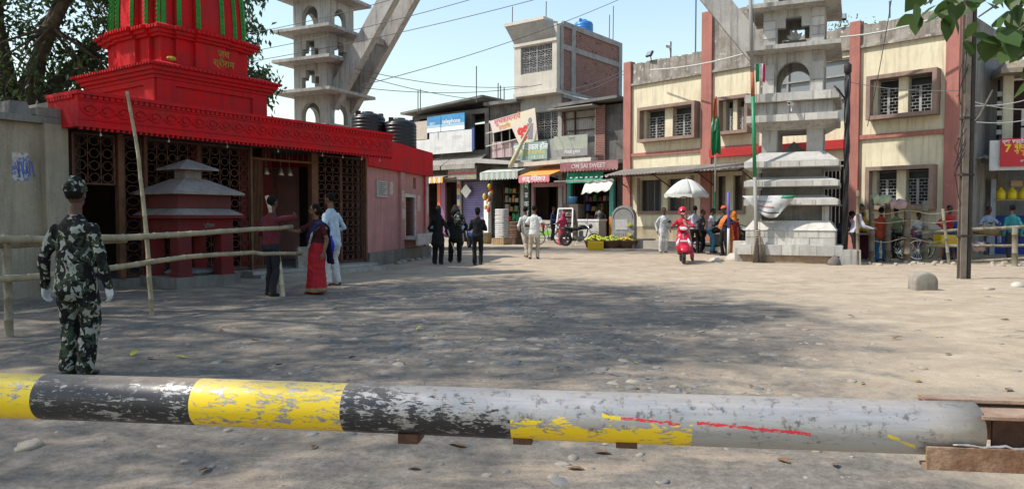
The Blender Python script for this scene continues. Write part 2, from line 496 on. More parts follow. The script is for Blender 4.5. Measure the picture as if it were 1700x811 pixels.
# ================================================================ barrier pole
pl = W(0, 655, 1.946); pr = W(1500, 708, 1.636)
bx = (pr - pl).normalized(); by = Vector((0, 0, 1)).cross(bx).normalized(); bz = bx.cross(by)
BM = Matrix((bx, by, bz)).transposed().to_4x4(); BM.translation = pl
def bpx(px):
    """distance along the barrier at an image column"""
    n = Vector((1, 0, 0)); r = ray(px, 680); q = Vector((r.x, r.y, 0)); k = Vector((-q.y, q.x, 0))
    return -(pl.dot(k)) / bx.dot(k)
def barrier_mat():
    m, nt, b = new_mat('worn_barrier_paint'); L = nt.links.new
    co = N(nt, 'TexCoord').outputs['Object']
    sep = N(nt, 'SeparateXYZ'); L(co, sep.inputs[0]); X, Y, Z = sep.outputs
    xa, xb = -3.0, 3.0
    mr = N(nt, 'MapRange', i_1=xa, i_2=xb); L(X, mr.inputs[0])
    u = lambda px: (bpx(px) - xa) / (xb - xa)
    Ye, Bl, Gr = (.80, .56, .012), (.022, .022, .026), (.33, .33, .33)
    stops = [(0, Bl), (u(-560), Ye), (u(-400), Bl), (u(-170), Ye), (u(70), Bl), (u(322), Ye), (u(578), Bl), (u(850), Ye), (u(1135), Gr)]
    r = nt.nodes.new('ShaderNodeValToRGB'); r.color_ramp.interpolation = 'CONSTANT'
    e = r.color_ramp.elements
    while len(e) < len(stops): e.new(.5)
    for q, (p, c) in zip(e, sorted(stops)): q.position = max(0, p); q.color = rgba(c)
    L(mr.outputs[0], r.inputs[0])
    # bare metal under scratched paint: long scratches and flakes, more of it towards the right and on top
    s1 = noise_tex(nt, mapping(nt, co, (7, 30, 30), (0, R(4), 0)), 1.6, 8, .72, .8)
    s2 = noise_tex(nt, mapping(nt, co, (11, 42, 42), (0, R(-14), 0)), 2.2, 6, .7, 1.4)
    s3 = noise_tex(nt, co, 16, 6, .7, .6)
    mxx = N(nt, 'Math', operation='MAXIMUM'); L(s1, mxx.inputs[0]); L(s2, mxx.inputs[1])
    mx2 = N(nt, 'Math', operation='MULTIPLY_ADD', i_1=.45); L(s3, mx2.inputs[0]); L(mxx.outputs[0], mx2.inputs[2])
    wr = ramp(nt, mr.outputs[0], [(0, 0.0), (u(70), .0), (u(330), .015), (u(600), .045), (u(848), .06), (u(855), .10), (u(1133), .13)])
    zt = N(nt, 'MapRange', i_1=-.03, i_2=.045, i_3=-.05, i_4=.10); L(Z, zt.inputs[0])
    zr = N(nt, 'Math', operation='MULTIPLY'); L(zt.outputs[0], zr.inputs[0])
    rt = N(nt, 'MapRange', i_1=bpx(620), i_2=bpx(900), i_3=.15, i_4=2.4); L(X, rt.inputs[0]); L(rt.outputs[0], zr.inputs[1])
    a1 = N(nt, 'Math', operation='ADD'); L(mx2.outputs[0], a1.inputs[0]); L(wr, a1.inputs[1])
    a2 = N(nt, 'Math', operation='ADD'); L(a1.outputs[0], a2.inputs[0]); L(zr.outputs[0], a2.inputs[1])
    bare = ramp(nt, a2.outputs[0], [(.832, 0.), (.845, 1.)])
    metal = mixc(nt, noise_tex(nt, mapping(nt, co, (4, 40, 40)), 2, 6, .7), (.17, .168, .17), (.50, .49, .485))
    pit = ramp(nt, noise_tex(nt, co, 42, 5, .75), [(.36, 0.), (.46, 1.)])
    metal = mixc(nt, pit, (.13, .12, .115), metal)
    drip = ramp(nt, noise_tex(nt, mapping(nt, co, (26, 9, 9)), 2.2, 5, .7), [(.5, 0.), (.75, .6)])
    metal = mixc(nt, drip, metal, (.36, .31, .26))
    c = mixc(nt, bare, r.outputs[0], metal)
    # stray strokes of red and yellow paint on the bare end
    def stroke(p0, z0, p1, z1, w, col, c):
        x0, x1 = bpx(p0), bpx(p1); k = (z1 - z0) / (x1 - x0)
        t = N(nt, 'Math', operation='MULTIPLY_ADD', i_1=-k, i_2=k * x0 - z0); L(X, t.inputs[0])
        d = N(nt, 'Math', operation='ADD'); L(t.outputs[0], d.inputs[0]); L(Z, d.inputs[1])
        ab = N(nt, 'Math', operation='ABSOLUTE'); L(d.outputs[0], ab.inputs[0])
        nn = N(nt, 'Math', operation='MULTIPLY_ADD', i_1=w * 3.6, i_2=-w * 1.8); L(noise_tex(nt, mapping(nt, co, (14, 60, 60)), 2, 4, .7), nn.inputs[0])
        s = N(nt, 'Math', operation='ADD'); L(ab.outputs[0], s.inputs[0]); L(nn.outputs[0], s.inputs[1])
        a = N(nt, 'Math', operation='LESS_THAN', i_1=w * .55); L(s.outputs[0], a.inputs[0])
        g1 = N(nt, 'Math', operation='GREATER_THAN', i_1=x0); L(X, g1.inputs[0])
        g2 = N(nt, 'Math', operation='LESS_THAN', i_1=x1); L(X, g2.inputs[0])
        g3 = N(nt, 'Math', operation='LESS_THAN', i_1=0.0); L(Y, g3.inputs[0])
        f = a.outputs[0]
        g4 = N(nt, 'Math', operation='GREATER_THAN', i_1=.43); L(noise_tex(nt, mapping(nt, co, (30, 90, 90)), 2.5, 5, .75), g4.inputs[0])
        for g in (g1, g2, g3, g4):
            q = N(nt, 'Math', operation='MULTIPLY'); L(f, q.inputs[0]); L(g.outputs[0], q.inputs[1]); f = q.outputs[0]
        return mixc(nt, f, c, col)
    c = stroke(1015, .014, 1125, .004, .006, (.62, .03, .05), c)
    c = stroke(1152, .010, 1335, -.008, .007, (.62, .03, .05), c)
    c = stroke(1000, .018, 1030, .012, .008, (.75, .55, .02), c)
    c = stroke(1458, -.004, 1505, -.03, .006, (.70, .55, .02), c)
    # dust lying on top
    dz = N(nt, 'MapRange', i_1=.045, i_2=.062, i_3=0., i_4=1.1); L(Z, dz.inputs[0])
    dm = N(nt, 'Math', operation='MULTIPLY'); L(dz.outputs[0], dm.inputs[0]); L(noise_tex(nt, co, 5, 5, .7), dm.inputs[1])
    ex = N(nt, 'MapRange', i_1=bpx(1490), i_2=bpx(1620), i_3=0., i_4=.75); L(X, ex.inputs[0])
    dm2 = N(nt, 'Math', operation='MAXIMUM'); L(dm.outputs[0], dm2.inputs[0]); L(ex.outputs[0], dm2.inputs[1])
    c = mixc(nt, dm2.outputs[0], c, (.42, .33, .24))
    L(c, b.inputs['Base Color'])
    L(ramp(nt, noise_tex(nt, co, 24, 5, .7), [(.3, .30), (.7, .58)]), b.inputs['Roughness'])
    mt = N(nt, 'Math', operation='MULTIPLY', i_1=.3); L(bare, mt.inputs[0]); L(mt.outputs[0], b.inputs['Metallic'])
    bp = N(nt, 'Bump', i_Strength=.35, i_Distance=.002, invert=True); L(bare, bp.inputs['Height']); L(bp.outputs[0], b.inputs['Normal'])
    return m
rust = mat('rusty_angle_iron', (.22, .115, .065), (.36, .23, .15), 11, rough=.95, bump=.5, bscale=90, fine=.3)
rust_d = mat('dark_rust', (.09, .045, .03), (.15, .08, .05), 14, rough=.95, bump=.5, bscale=60)
bar_t = bpy.data.objects.new('barrier_pole', None); COL.objects.link(bar_t); bar_t.matrix_world = BM
tag(bar_t, 'long steel barrier pole banded yellow and black, its paint scratched down to bare grey metal', 'barrier')
mb = MB(); xe = bpx(1617)
xs = [-2.9 + (xe + 2.9) * i / 60 for i in range(61)]
mb.tube([(x, 0, .0015 * math.sin(x * 3)) for x in xs], .06, 40)
mb.build('pipe', barrier_mat(), bar_t, smooth=True)
xa = bpx(1517)
mb = MB(); mb.box(xa, xa + 1.1, -.0745, -.066, -.072, -.022); mb.box(xa, xa + 1.1, -.066, -.035, -.072, -.064); mb.build('angle_iron', rust, bar_t)
xk = bpx(1545)
mb = MB(); mb.box(xk, xk + 1.1, .062, .069, -.04, .060); mb.box(xk, xk + 1.1, .03, .062, .053, .060); mb.build('angle_iron', mat('dusty_plate', (.36, .25, .18), (.27, .15, .10), 8, bump=.4, bscale=80, rough=.95), bar_t)
mb = MB(); mb.box(bpx(1612), xa + 1.1, -.052, .061, .036, .043); mb.build('top_plate', mat('dusty_plate', (.36, .25, .18), (.27, .15, .10), 8, bump=.4, bscale=80, rough=.95), bar_t)
mb = MB(); mb.box(bpx(1641), xa + 1.1, -.02, -.012, -.07, .036); mb.build('recess_shade_plate', rust_d, bar_t)  # dark plate put in to stand for the shadow inside the recess
mb = MB(); rnd = random.Random(5)
mb.tube([(bpx(1560) + i * .012, -.066 - rnd.uniform(-.004, .004), -.019 + rnd.uniform(-.003, .003)) for i in range(22)], [rnd.uniform(.002, .005) for _ in range(22)], 6)
mb.build('weld_seam', mat('weld', (.42, .42, .42), (.25, .2, .16), 20, metal=.4, rough=.5), bar_t, smooth=True)
for px, w_, dz in ((683, .05, .016), (870, .045, .006), (1040, .05, .005)):
    mb = MB(); x = bpx(px); mb.box(x - w_ / 2, x + w_ / 2, -.035, .03, -.06 - dz, -.052); mb.build('lug', rust_d, bar_t)

# ================================================================ trees
def leaf_mat(name, a, b_, tr=.35):
    m, nt, b = new_mat(name); L = nt.links.new
    ge = N(nt, 'NewGeometry')
    c = mixc(nt, ge.outputs['Random Per Island'], a, b_)
    c = mixc(nt, ramp(nt, noise_tex(nt, ge.outputs['Position'], .9, 3), [(.4, 0.), (.65, .5)]), c, tuple(q * 1.5 for q in b_))
    out = nt.nodes['Material Output']
    tl = N(nt, 'BsdfTranslucent'); L(c, tl.inputs[0])
    ms = N(nt, 'MixShader', i_0=tr)
    L(c, b.inputs['Base Color']); b.inputs['Roughness'].default_value = .5; b.inputs['Specular IOR Level'].default_value = .35
    L(b.outputs[0], ms.inputs[1]); L(tl.outputs[0], ms.inputs[2]); L(ms.outputs[0], out.inputs[0])
    return m
bark = mat('bark', (.075, .06, .048), (.13, .11, .09), 6, bump=.9, bscale=18, streak=(.04, .034, .03), rough=.95)
LEAF_A = leaf_mat('leaf_dark_green', (.026, .05, .016), (.05, .085, .026))
LEAF_B = leaf_mat('leaf_fresh_green', (.05, .095, .022), (.10, .16, .035), .4)
def leaves_mesh(name, pts, size, m, rng, droop=.5, aspect=.42, fold=.25):
    """one small folded four-sided leaf at each point"""
    n = len(pts)
    d = rng.normal(size=(n, 3)); d[:, 2] -= droop; d /= np.linalg.norm(d, axis=1)[:, None]
    u = rng.normal(size=(n, 3)); s = np.cross(d, u); s /= np.linalg.norm(s, axis=1)[:, None]
    nn = np.cross(s, d)
    L_ = size * rng.uniform(.65, 1.25, size=(n, 1))
    mid = pts + d * L_ * .45
    v = np.stack([pts, mid + s * L_ * aspect * .5 + nn * L_ * fold * .3, pts + d * L_, mid - s * L_ * aspect * .5 + nn * L_ * fold * .3], 1).reshape(-1, 3)
    k = np.arange(n) * 4
    f = np.concatenate([np.stack([k, k + 1, k + 2], 1), np.stack([k, k + 2, k + 3], 1)])
    me = bpy.data.meshes.new(name)
    me.vertices.add(len(v)); me.vertices.foreach_set('co', v.ravel())
    me.loops.add(f.size); me.loops.foreach_set('vertex_index', f.ravel())
    me.polygons.add(len(f)); me.polygons.foreach_set('loop_start', np.arange(len(f)) * 3)
    me.update(calc_edges=True); me.materials.append(m)
    return me
def tree(label, base, th, tr, cc, cr, nclump, nleaf, lsize, m, seed, group=None, clump=.75, limbs=7, shell=.55, droop=.5):
    """trunk of height th, crown ellipsoid centre cc (relative to base) radii cr"""
    rnd = random.Random(seed); rng = np.random.default_rng(seed)
    t = thing('tree', label, 'tree', base, 0, group)
    cc = Vector(cc); cr = Vector(cr)
    cl = []
    while len(cl) < nclump:
        p = Vector((rnd.uniform(-1, 1), rnd.uniform(-1, 1), rnd.uniform(-1, 1)))
        if p.length > 1 or p.length < shell * rnd.random() ** .5: continue
        cl.append(cc + Vector((p.x * cr.x, p.y * cr.y, p.z * cr.z)))
    mb = MB(); top = Vector((cc.x * .35, cc.y * .35, th))
    path = [Vector((0, 0, -.2))] + [Vector((top.x * k * k, top.y * k * k, th * k)) + Vector((rnd.uniform(-.1, .1), rnd.uniform(-.1, .1), 0)) for k in (.15, .35, .6, .8, 1.)]
    mb.tube(path, [tr * 1.5, tr * 1.1, tr, tr * .92, tr * .85, tr * .75], 12)
    ends = []
    for i in range(limbs):
        a = 6.283 * i / limbs + rnd.uniform(-.3, .3); rr = rnd.uniform(.45, .75)
        e = cc + Vector((math.cos(a) * cr.x * rr, math.sin(a) * cr.y * rr, cr.z * rnd.uniform(-.35, .55)))
        s0 = path[-1] - Vector((0, 0, rnd.uniform(0, th * .3)))
        md = s0.lerp(e, .5) + Vector((rnd.uniform(-.4, .4), rnd.uniform(-.4, .4), rnd.uniform(.1, .7)))
        pts = [s0.lerp(md, k / 3) for k in range(3)] + [md.lerp(e, k / 3) for k in range(4)]
        pts = [p + Vector((rnd.uniform(-.12, .12), rnd.uniform(-.12, .12), rnd.uniform(-.1, .1))) for p in pts]
        r0 = tr * rnd.uniform(.38, .58)
        mb.tube(pts, [r0 * (1 - .8 * k / 6) for k in range(7)], 7)
        ends += [(pts[k], r0 * (1 - .8 * k / 6)) for k in (3, 4, 5, 6)]
    for c in cl:
        p, r0 = min(ends, key=lambda q: (q[0] - c).length + rnd.uniform(0, .6))
        md = p.lerp(c, .55) + Vector((rnd.uniform(-.25, .25), rnd.uniform(-.25, .25), rnd.uniform(-.1, .3)))
        mb.tube([p, md, c], [min(r0 * .6, .05), .022, .008], 5, cap=False)
    mb.build('trunk', bark, t, smooth=True)
    C = np.array([tuple(c) for c in cl]); idx = rng.integers(0, len(C), nleaf)
    pts = C[idx] + rng.normal(size=(nleaf, 3)) * clump * np.array([.5, .5, .38])
    o = obj_from('crown', leaves_mesh('crown', pts, lsize, m, rng, droop), t); stuff(o)
    return t
# shade trees standing beside the square, out of the picture to the left
tree('broad leafy shade tree standing left of the bamboo fence', (-10.5, 9.0, 0), 5.2, .38, (.8, .4, 9.9), (5.6, 6.0, 3.0), 130, 15500, .24, LEAF_B, 11, clump=.9)
tree('broad leafy shade tree standing beside the barrier', (-11.4, 1.4, 0), 5.0, .35, (.4, .3, 9.4), (4.8, 4.2, 2.8), 60, 4200, .24, LEAF_B, 12, clump=.9)
tree('dark leafy tree with forking limbs rising behind the plastered wall', (-12.6, 17.6, 0), 4.2, .42, (1.2, .6, 6.6), (4.0, 3.0, 4.2), 190, 20000, .17, LEAF_A, 13, clump=.8, shell=.2)
tree('drooping dark-leaved tree behind the red temple spire', (-10.4, 25.6, 0), 4.5, .3, (.3, 0, 7.2), (1.75, 1.6, 4.6), 80, 4200, .26, LEAF_A, 14, clump=.55, droop=1.6)
tree('small sparse tree behind the yellow building parapet', (14.8, 33.0, 0), 6.0, .2, (0, 0, 8.4), (2.2, 2.0, 1.6), 60, 2600, .16, LEAF_B, 15, clump=.6)
# tree on the right whose low branch hangs into the picture
def branch_tree():
    t = thing('tree', 'tree whose low leafy branch hangs over the right-hand shop', 'tree', (7.6, 6.6, 0))
    rnd = random.Random(21); rng = np.random.default_rng(21)
    loc = lambda p: Vector(p) - Vector((7.6, 6.6, 0))
    mb = MB()
    mb.tube([(0, 0, -.2), (.05, 0, 1.2), (-.1, .1, 2.6), (-.3, 0, 3.9)], [.34, .27, .24, .2], 12)
    tw = []
    for i, (px, py, d) in enumerate(((1535, 8, 5.4), (1580, -10, 5.6), (1625, 28, 5.2), (1665, 70, 5.1), (1700, 60, 5.3), (1690, 100, 5.0), (1740, 60, 5.6), (1640, -30, 5.8))):
        e = loc(W(px, py, d)); s0 = Vector((-.3, 0, 3.7 - .1 * i))
        md = s0.lerp(e, .55) + Vector((0, 0, .55))
        pts = [s0, s0.lerp(md, .5) + Vector((0, 0, .12)), md, md.lerp(e, .55) + Vector((0, 0, .1)), e]
        mb.tube(pts, [.07, .05, .03, .016, .006], 6); tw.append(pts)
    mb.build('trunk', bark, t, smooth=True)
    # each large leaf in view is a piece of its own
    prof = [(0, 0), (.12, .24), (.35, .40), (.6, .33), (.82, .15), (1, 0)]
    lm = MB(); L = [(x, -w, -.10 * x * x + .12 * w) for x, w in prof]; Rr = [(x, w, -.10 * x * x + .12 * w) for x, w in prof[1:-1]]; mid = [(x, 0, -.10 * x * x) for x, w in prof[1:-1]]
    lm.v = L + mid + Rr; nL = len(L); nm = len(mid)
    for i in range(nL - 1):
        a = nL + i - 1 if i > 0 else 0; b = nL + i if i < nm else nL - 1
        lm.f.append(tuple(dict.fromkeys((i, i + 1, b, a)))); lm.m.append(0)
        ra = nL + nm + i - 1 if i > 0 else 0; rb = nL + nm + i if i < nm else nL - 1
        lm.f.append(tuple(dict.fromkeys((a, b, rb, ra)))); lm.m.append(0)
    lm.f = [f for f in lm.f if len(f) > 2]; lm.m = [0] * len(lm.f)
    lme = bpy.data.meshes.new('leaf'); lme.from_pydata(lm.v, [], lm.f)
    lme.materials.append(leaf_mat('leaf_broad', (.022, .045, .012), (.06, .105, .024), .35))
    lme.polygons.foreach_set('use_smooth', [True] * len(lm.f))
    for pts in tw:
        for k in range(27):
            q = rnd.random() ** .6; p = pts[3].lerp(pts[4], q * 1.1) if rnd.random() < .75 else pts[2].lerp(pts[3], q)
            p = p + Vector((rnd.gauss(0, .11), rnd.gauss(0, .11), rnd.gauss(0, .08)))
            o = obj_from('leaf', lme, t, p, (rnd.uniform(-.7, .7), rnd.uniform(.2, 1.4), rnd.uniform(0, 6.28)), [rnd.uniform(.12, .21)] * 3)
    cl = np.array([[rng.uniform(-1.2, 2.6), rng.uniform(-2, 2.5), rng.uniform(3.9, 6.6)] for _ in range(40)])
    pts = cl[rng.integers(0, 40, 1500)] + rng.normal(size=(1500, 3)) * .4
    stuff(obj_from('crown', leaves_mesh('crown', pts, .22, LEAF_B, rng, .6, .6), t))
branch_tree()
# ================================================================ temple
red = mat('temple_red', (.56, .010, .016), (.40, .022, .026), 2.0, rough=.8, bump=.35, bscale=22, streak=(.20, .02, .022), streak_amt=.65, fine=.12, spec=.15, wear=(.42, .12, .10), wear_at=.70, wear_scale=7)
red_d = mat('temple_red_worn_shaded', (.15, .013, .015), (.10, .020, .020), 3, rough=.85, bump=.3, streak=(.12, .04, .035))  # weathered red, its colour darkened for the deep shade at the shrine
green = mat('temple_green', (.025, .30, .045), (.02, .22, .035), 5, rough=.6)
iron = mat('iron_grille', (.075, .03, .022), (.12, .055, .035), 9, rough=.7, bump=.1)
wood = mat('brown_wood', (.16, .075, .04), (.10, .05, .03), 5, rough=.8, streak=(.07, .035, .02))
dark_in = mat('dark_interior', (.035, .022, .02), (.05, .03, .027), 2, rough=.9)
conc = mat('grey_concrete', (.34, .33, .32), (.25, .24, .23), 1.6, rough=.9, bump=.3, streak=(.15, .14, .13), streak_amt=.55)
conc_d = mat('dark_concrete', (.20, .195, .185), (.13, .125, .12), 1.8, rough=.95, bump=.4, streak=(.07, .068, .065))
plaster = mat('old_plaster', (.34, .30, .235), (.26, .235, .19), 1.2, rough=.95, bump=.35, streak=(.15, .135, .11), streak_amt=.7)
FT = Frame(-3.8213, 18.576, .667, 1)
temple = thing('temple', 'bright red temple with a ribbed green-striped spire over a grilled hall', 'temple', frame=FT)
XL, XR = -7.33, .16
# roof slab and body
mb = MB(); mb.box(XL + .05, XR - .05, -.80, 6.5, 2.95, 3.30); mb.build('roof', conc_d, temple)
mb = MB(); mb.box(XL + .25, XL + .5, .1, 6.4, 0, 2.95); mb.box(XR - .3, XR - .12, .1, 6.4, 0, 2.95); mb.box(XL + .5, XR - .3, 6.1, 6.4, 0, 2.95); mb.build('wall', dark_in, temple)
mb = MB(); mb.box(XL + .2, XR - .1, -.02, 6.4, -.1, .16); mb.build('floor', conc_d, temple)
for y0, z1 in ((-.62, .07), (-.35, .14)):
    mb = MB(); mb.box(-3.6, XR + .02, y0, -.021 if z1 > .1 else -.351, -.1, z1); mb.build('step', conc, temple)
# fascia with carved waves and a tooth fringe
mb = MB()
mb.box(XL, XR, -.88, -.80, 2.85, 3.33)
mb.box(XL, XL + .08, -.799, .15, 2.85, 3.33)
fas = mb.build('fascia', red, temple)
mb = MB(); mb.box(XL - .03, XR + .03, -.93, -.75, 3.331, 3.39); mb.box(XL - .03, XL + .15, -.749, .18, 3.331, 3.39); mb.build('coping', red, fas)
mb = MB(); mb.box(XL - .015, XR + .015, -.905, -.80, 2.80, 2.849); mb.box(XL - .015, XL + .1, -.79, .15, 2.80, 2.849); mb.build('bottom_moulding', red, fas)
mb = MB(); n = 420
for ph in (0, math.pi):
    mb.tube([(XL + .05 + (XR - XL - .1) * i / n, -.885, 3.09 + .085 * math.sin(i / n * 13 * 2 * math.pi + ph)) for i in range(n + 1)], .022, 5)
for z in (2.93, 3.25):
    mb.tube([(XL, -.885, z), (XR, -.885, z)], .02, 6)
for i in range(26):
    x = XL + .15 + i * .288; mb.ball((x, -.885, 3.09), (.05, .03, .05), 6, 4)
mb.build('carved_waves', red, fas, smooth=True)
mb = MB()
for i in range(75):
    x = XL + .02 + i * .1; mb.box(x, x + .07, -.912, -.88, 3.27, 3.325)
    mb.box(x + .01, x + .05, -.895, -.83, 2.755, 2.80)
for i in range(9):
    y = -.75 + i * .1; mb.box(XL - .03, XL, y, y + .07, 3.27, 3.325)
stuff(mb.build('tooth_fringe', red, fas))
# front: grille panels, door bars, posts
def grille_panel(x0, x1, z0, z1, y=0.0):
    mb = MB(); c = .215
    nx, nz = max(1, round((x1 - x0) / c)), max(1, round((z1 - z0) / c)); cx, cz = (x1 - x0) / nx, (z1 - z0) / nz
    for i in range(nx):
        for j in range(nz):
            mx, mz = x0 + (i + .5) * cx, z0 + (j + .5) * cz
            ring = [(mx + .40 * cx * math.cos(a), y, mz + .40 * cz * math.sin(a)) for a in [6.2832 * k / 6 + (0 if (i + j) % 2 else .52) for k in range(7)]]
            for k in range(6): mb.bar(ring[k], ring[k + 1], .014, .012)
            mb.bar((mx - cx * .5, y, mz), (mx - .38 * cx, y, mz), .014, .012); mb.bar((mx + cx * .38, y, mz), (mx + .5 * cx, y, mz), .014, .012)
    for i in range(nx + 1): mb.bar((x0 + i * cx, y, z0), (x0 + i * cx, y, z1), .016)
    for z in (z0, z1): mb.bar((x0, y, z), (x1, y, z), .035)
    for x in (x0, x1): mb.bar((x, y, z0), (x, y, z1), .035)
    return mb.build('grille', iron, temple)
grille_panel(-1.50, -.78, .2, 2.78); grille_panel(-.74, .02, .2, 2.78)
grille_panel(-5.7, -4.62, .2, 2.78); grille_panel(-4.58, -3.42, .2, 2.78)
grille_panel(-7.0, -6.3, 1.9, 2.78); grille_panel(-6.12, -5.8, .2, 2.78)
mb = MB()
for i in range(9): x = -3.36 + i * .035; mb.box(x, x + .014, -.01, .01, .16, 2.62)
for i in range(9): x = -3.05 + i * .16; mb.box(x, x + .012, -.008, .008, 2.60, 2.80)
mb.build('door_bars', wood, temple)
mb = MB(); mb.box(-3.4, -1.5, -.05, .05, 2.555, 2.60); mb.build('lintel', wood, temple)
for x, w_ in ((-1.72, .17), (.04, .05), (-3.41, .05), (-5.76, .06), (-6.25, .1)):
    mb = MB(); mb.box(x, x + w_, -.06, .08, .16, 2.82); mb.build('post', wood, temple)
for x in (-2.75, -2.15, -4.0):
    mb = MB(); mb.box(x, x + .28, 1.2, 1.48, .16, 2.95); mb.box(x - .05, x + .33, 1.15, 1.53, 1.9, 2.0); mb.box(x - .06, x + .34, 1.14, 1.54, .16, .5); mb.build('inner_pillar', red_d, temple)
for x in (-2.85, -2.45, -2.2):
    mb = MB(); mb.tube([(x, .15, 2.95), (x, .15, 2.42)], .008, 5)
    mb.lathe([(.015, .0), (.04, -.02), (.055, -.09), (.085, -.16), (.08, -.17)], (x, .15, 2.42), 12)
    mb.build('bell', plain('bell_metal', (.28, .24, .19), .4, .7), temple, smooth=True)
mb = MB(); mb.box(-2.35, -1.75, -.30, -.22, .14, .62); mb.build('donation_box', mat('grey_box', (.30, .28, .25), (.2, .17, .15), 8), temple)
for i, (x, z) in enumerate([(XL + .5 + k * .62, 2.72) for k in range(12)]):
    if i % 2 == 0 or i > 8:
        mb = MB(); mb.tube([(x, -.6, 2.95), (x, -.6, z + .03)], .006, 4); mb.ball((x, -.6, z), (.02, .02, .03), 8, 5); mb.build('light_bulb', plain('bulb_glass', (.7, .68, .62), .25), temple, smooth=True)
# ---- spire
def plan(h, cx, cy, k=(1.0, .945, .885)):
    seq = [(-.30, k[0]), (.30, k[0]), (.30, k[1]), (.62, k[1]), (.62, k[2]), (k[2], k[2])]
    pts = []
    for q in range(4):
        c, s = [(1, 0), (0, 1), (-1, 0), (0, -1)][q]
        for t, o in [(-.62, k[2]), (-.62, k[1]), (-.30, k[1])] + seq:
            x, y = t * h, -o * h
            pts.append((cx + x * c - y * s, cy + x * s + y * c))
    return pts
cx, cy, hb = -3.86, 1.82, 1.30
spire = MB()
def sq(h, z0, z1, i=0.0): spire.taper(cx - h, cx + h, cy - h, cy + h, z0, z1, i, i)
sq(1.36, 3.30, 3.50); sq(1.30, 3.50, 4.08)
sp = spire.build('spire_base', red, temple)
for (ax, ay) in ((0, -1), (-1, 0)):            # raised frames round the sunken panels
    for a0, a1, z0, z1 in ((-1.31, -.92, 3.5, 4.08), (.92, 1.31, 3.5, 4.08), (-.92, .92, 3.97, 4.08), (-.92, .92, 3.5, 3.6)):
        mb = MB(); e = 1.30
        if ay: mb.box(cx + a0, cx + a1, cy - e - .05, cy - e, z0, z1)
        else: mb.box(cx - e - .05, cx - e, cy + a0, cy + a1, z0, z1)
        mb.build('panel_frame', red, sp)
mb = MB()
for h, z0, z1 in ((1.38, 4.081, 4.15), (1.44, 4.151, 4.22), (1.50, 4.221, 4.30), (1.56, 4.301, 4.36)): mb.box(cx - h, cx + h, cy - h, cy + h, z0, z1)
mb.taper(cx - 1.54, cx + 1.54, cy - 1.54, cy + 1.54, 4.361, 4.46, .3, .3)
for i in range(31):
    t = -1.56 + i * .102
    mb.box(cx + t, cx + t + .06, cy - 1.585, cy - 1.562, 4.305, 4.355); mb.box(cx - 1.585, cx - 1.562, cy + t, cy + t + .06, 4.305, 4.355)
mb.build('cornice', red, sp)
mb = MB(); mb.prismz(plan(1.20, cx, cy, (1, .93, .86)), 4.461, 5.0); mb.build('drum', red, sp)
mb = MB()
for h, z0, z1 in ((1.27, 5.001, 5.06), (1.34, 5.061, 5.13), (1.40, 5.131, 5.20)): mb.prismz(plan(h, cx, cy), z0, z1)
mb.prismz(plan(1.40, cx, cy), 5.201, 5.26, inset=plan(1.24, cx, cy))
for i in range(27):
    t = -1.34 + i * .1
    o = 1.40 * (1.0 if abs(t + .03) < .42 else .945 if abs(t + .03) < .87 else .885)
    if abs(t + .03) > 1.2: continue
    mb.box(cx + t, cx + t + .055, cy - o - .02, cy - o + .01, 5.135, 5.195); mb.box(cx - o - .02, cx - o + .01, cy + t, cy + t + .055, 5.135, 5.195)
mb.build('cornice', red, sp)
# curved tower above
zs = [5.261 + (9.6 - 5.261) * i / 14 for i in range(15)]
hs = [1.19 * (1 - .80 * ((z - 5.26) / 4.6) ** 1.9) for z in zs]
mb = MB()
for i in range(14): mb.prismz(plan(hs[i], cx, cy, (1, .92, .84)), zs[i], zs[i + 1] - .0005, inset=plan(hs[i + 1], cx, cy, (1, .92, .84)))
mb.lathe([(.2, 9.6), (.42, 9.66), (.52, 9.78), (.42, 9.9), (.2, 9.95), (.12, 10.1), (.2, 10.25), (.05, 10.5), (.01, 10.8)], (cx, cy, 0), 20)
tw = mb.build('tower', red, sp)
for q in range(4):
    c, s = [(1, 0), (0, 1), (-1, 0), (0, -1)][q]
    for t, o in ((-.80, .84), (-.56, .92), (-.24, 1.0), (.24, 1.0), (.56, .92), (.80, .84)):
        path = []; mb = MB()
        for z, h in zip(zs, hs):
            x, y = t * h, -(o * h + .018); path.append((cx + x * c - y * s, cy + x * s + y * c, z + .012))
        ref = (c, s, 0)
        mb.tube(path, [(.052, .045)] * len(path), 4, ref=ref)
        for k in range(46):
            i = k / 46 * 14; a = int(i); p = Vector(path[a]).lerp(Vector(path[min(a + 1, 14)]), i - a)
            mb.ball((p.x + s * .04, p.y - c * .04, p.z), (.022, .022, .028), 5, 3)
        mb.build('green_strip', green, sp)
# the painted words
gold = mat('word_paint', (.30, .22, .03), (.2, .16, .03), 9, bump=0)
o_ = 1.20 * .93
for body, z, dx in (('जय', 4.845, .0), ('श्रीराम', 4.64, .0)):
    text(body, .21 if z > 4.7 else .20, gold, sp, (cx + .30 + dx, cy - 1.20 - .012 if False else cy - 1.20 * 1.0 - .006, z), bold=.004)
for px, py in ((452, 152), (157, 153), (285, 105), (300, 170)):
    x, z = FT.px(px, py, -.2 if py > 150 else .3)
    mb = MB(); mb.ball((x, -.2 if py > 150 else .3, 3.40 if py > 150 else 4.47), (.11, .07, .05), 7, 4); tag(mb.build('flower_heap', mat('marigold', (.45, .30, .04), (.25, .2, .04), 20), frame=FT), {452: 'small heap of yellow flowers at the far end of the red temple ledge', 157: 'small heap of yellow flowers by the near corner of the red temple ledge', 285: 'small heap of yellow flowers on the upper red spire cornice', 300: 'small heap of yellow flowers at the foot of the red spire'}[px], 'flowers')

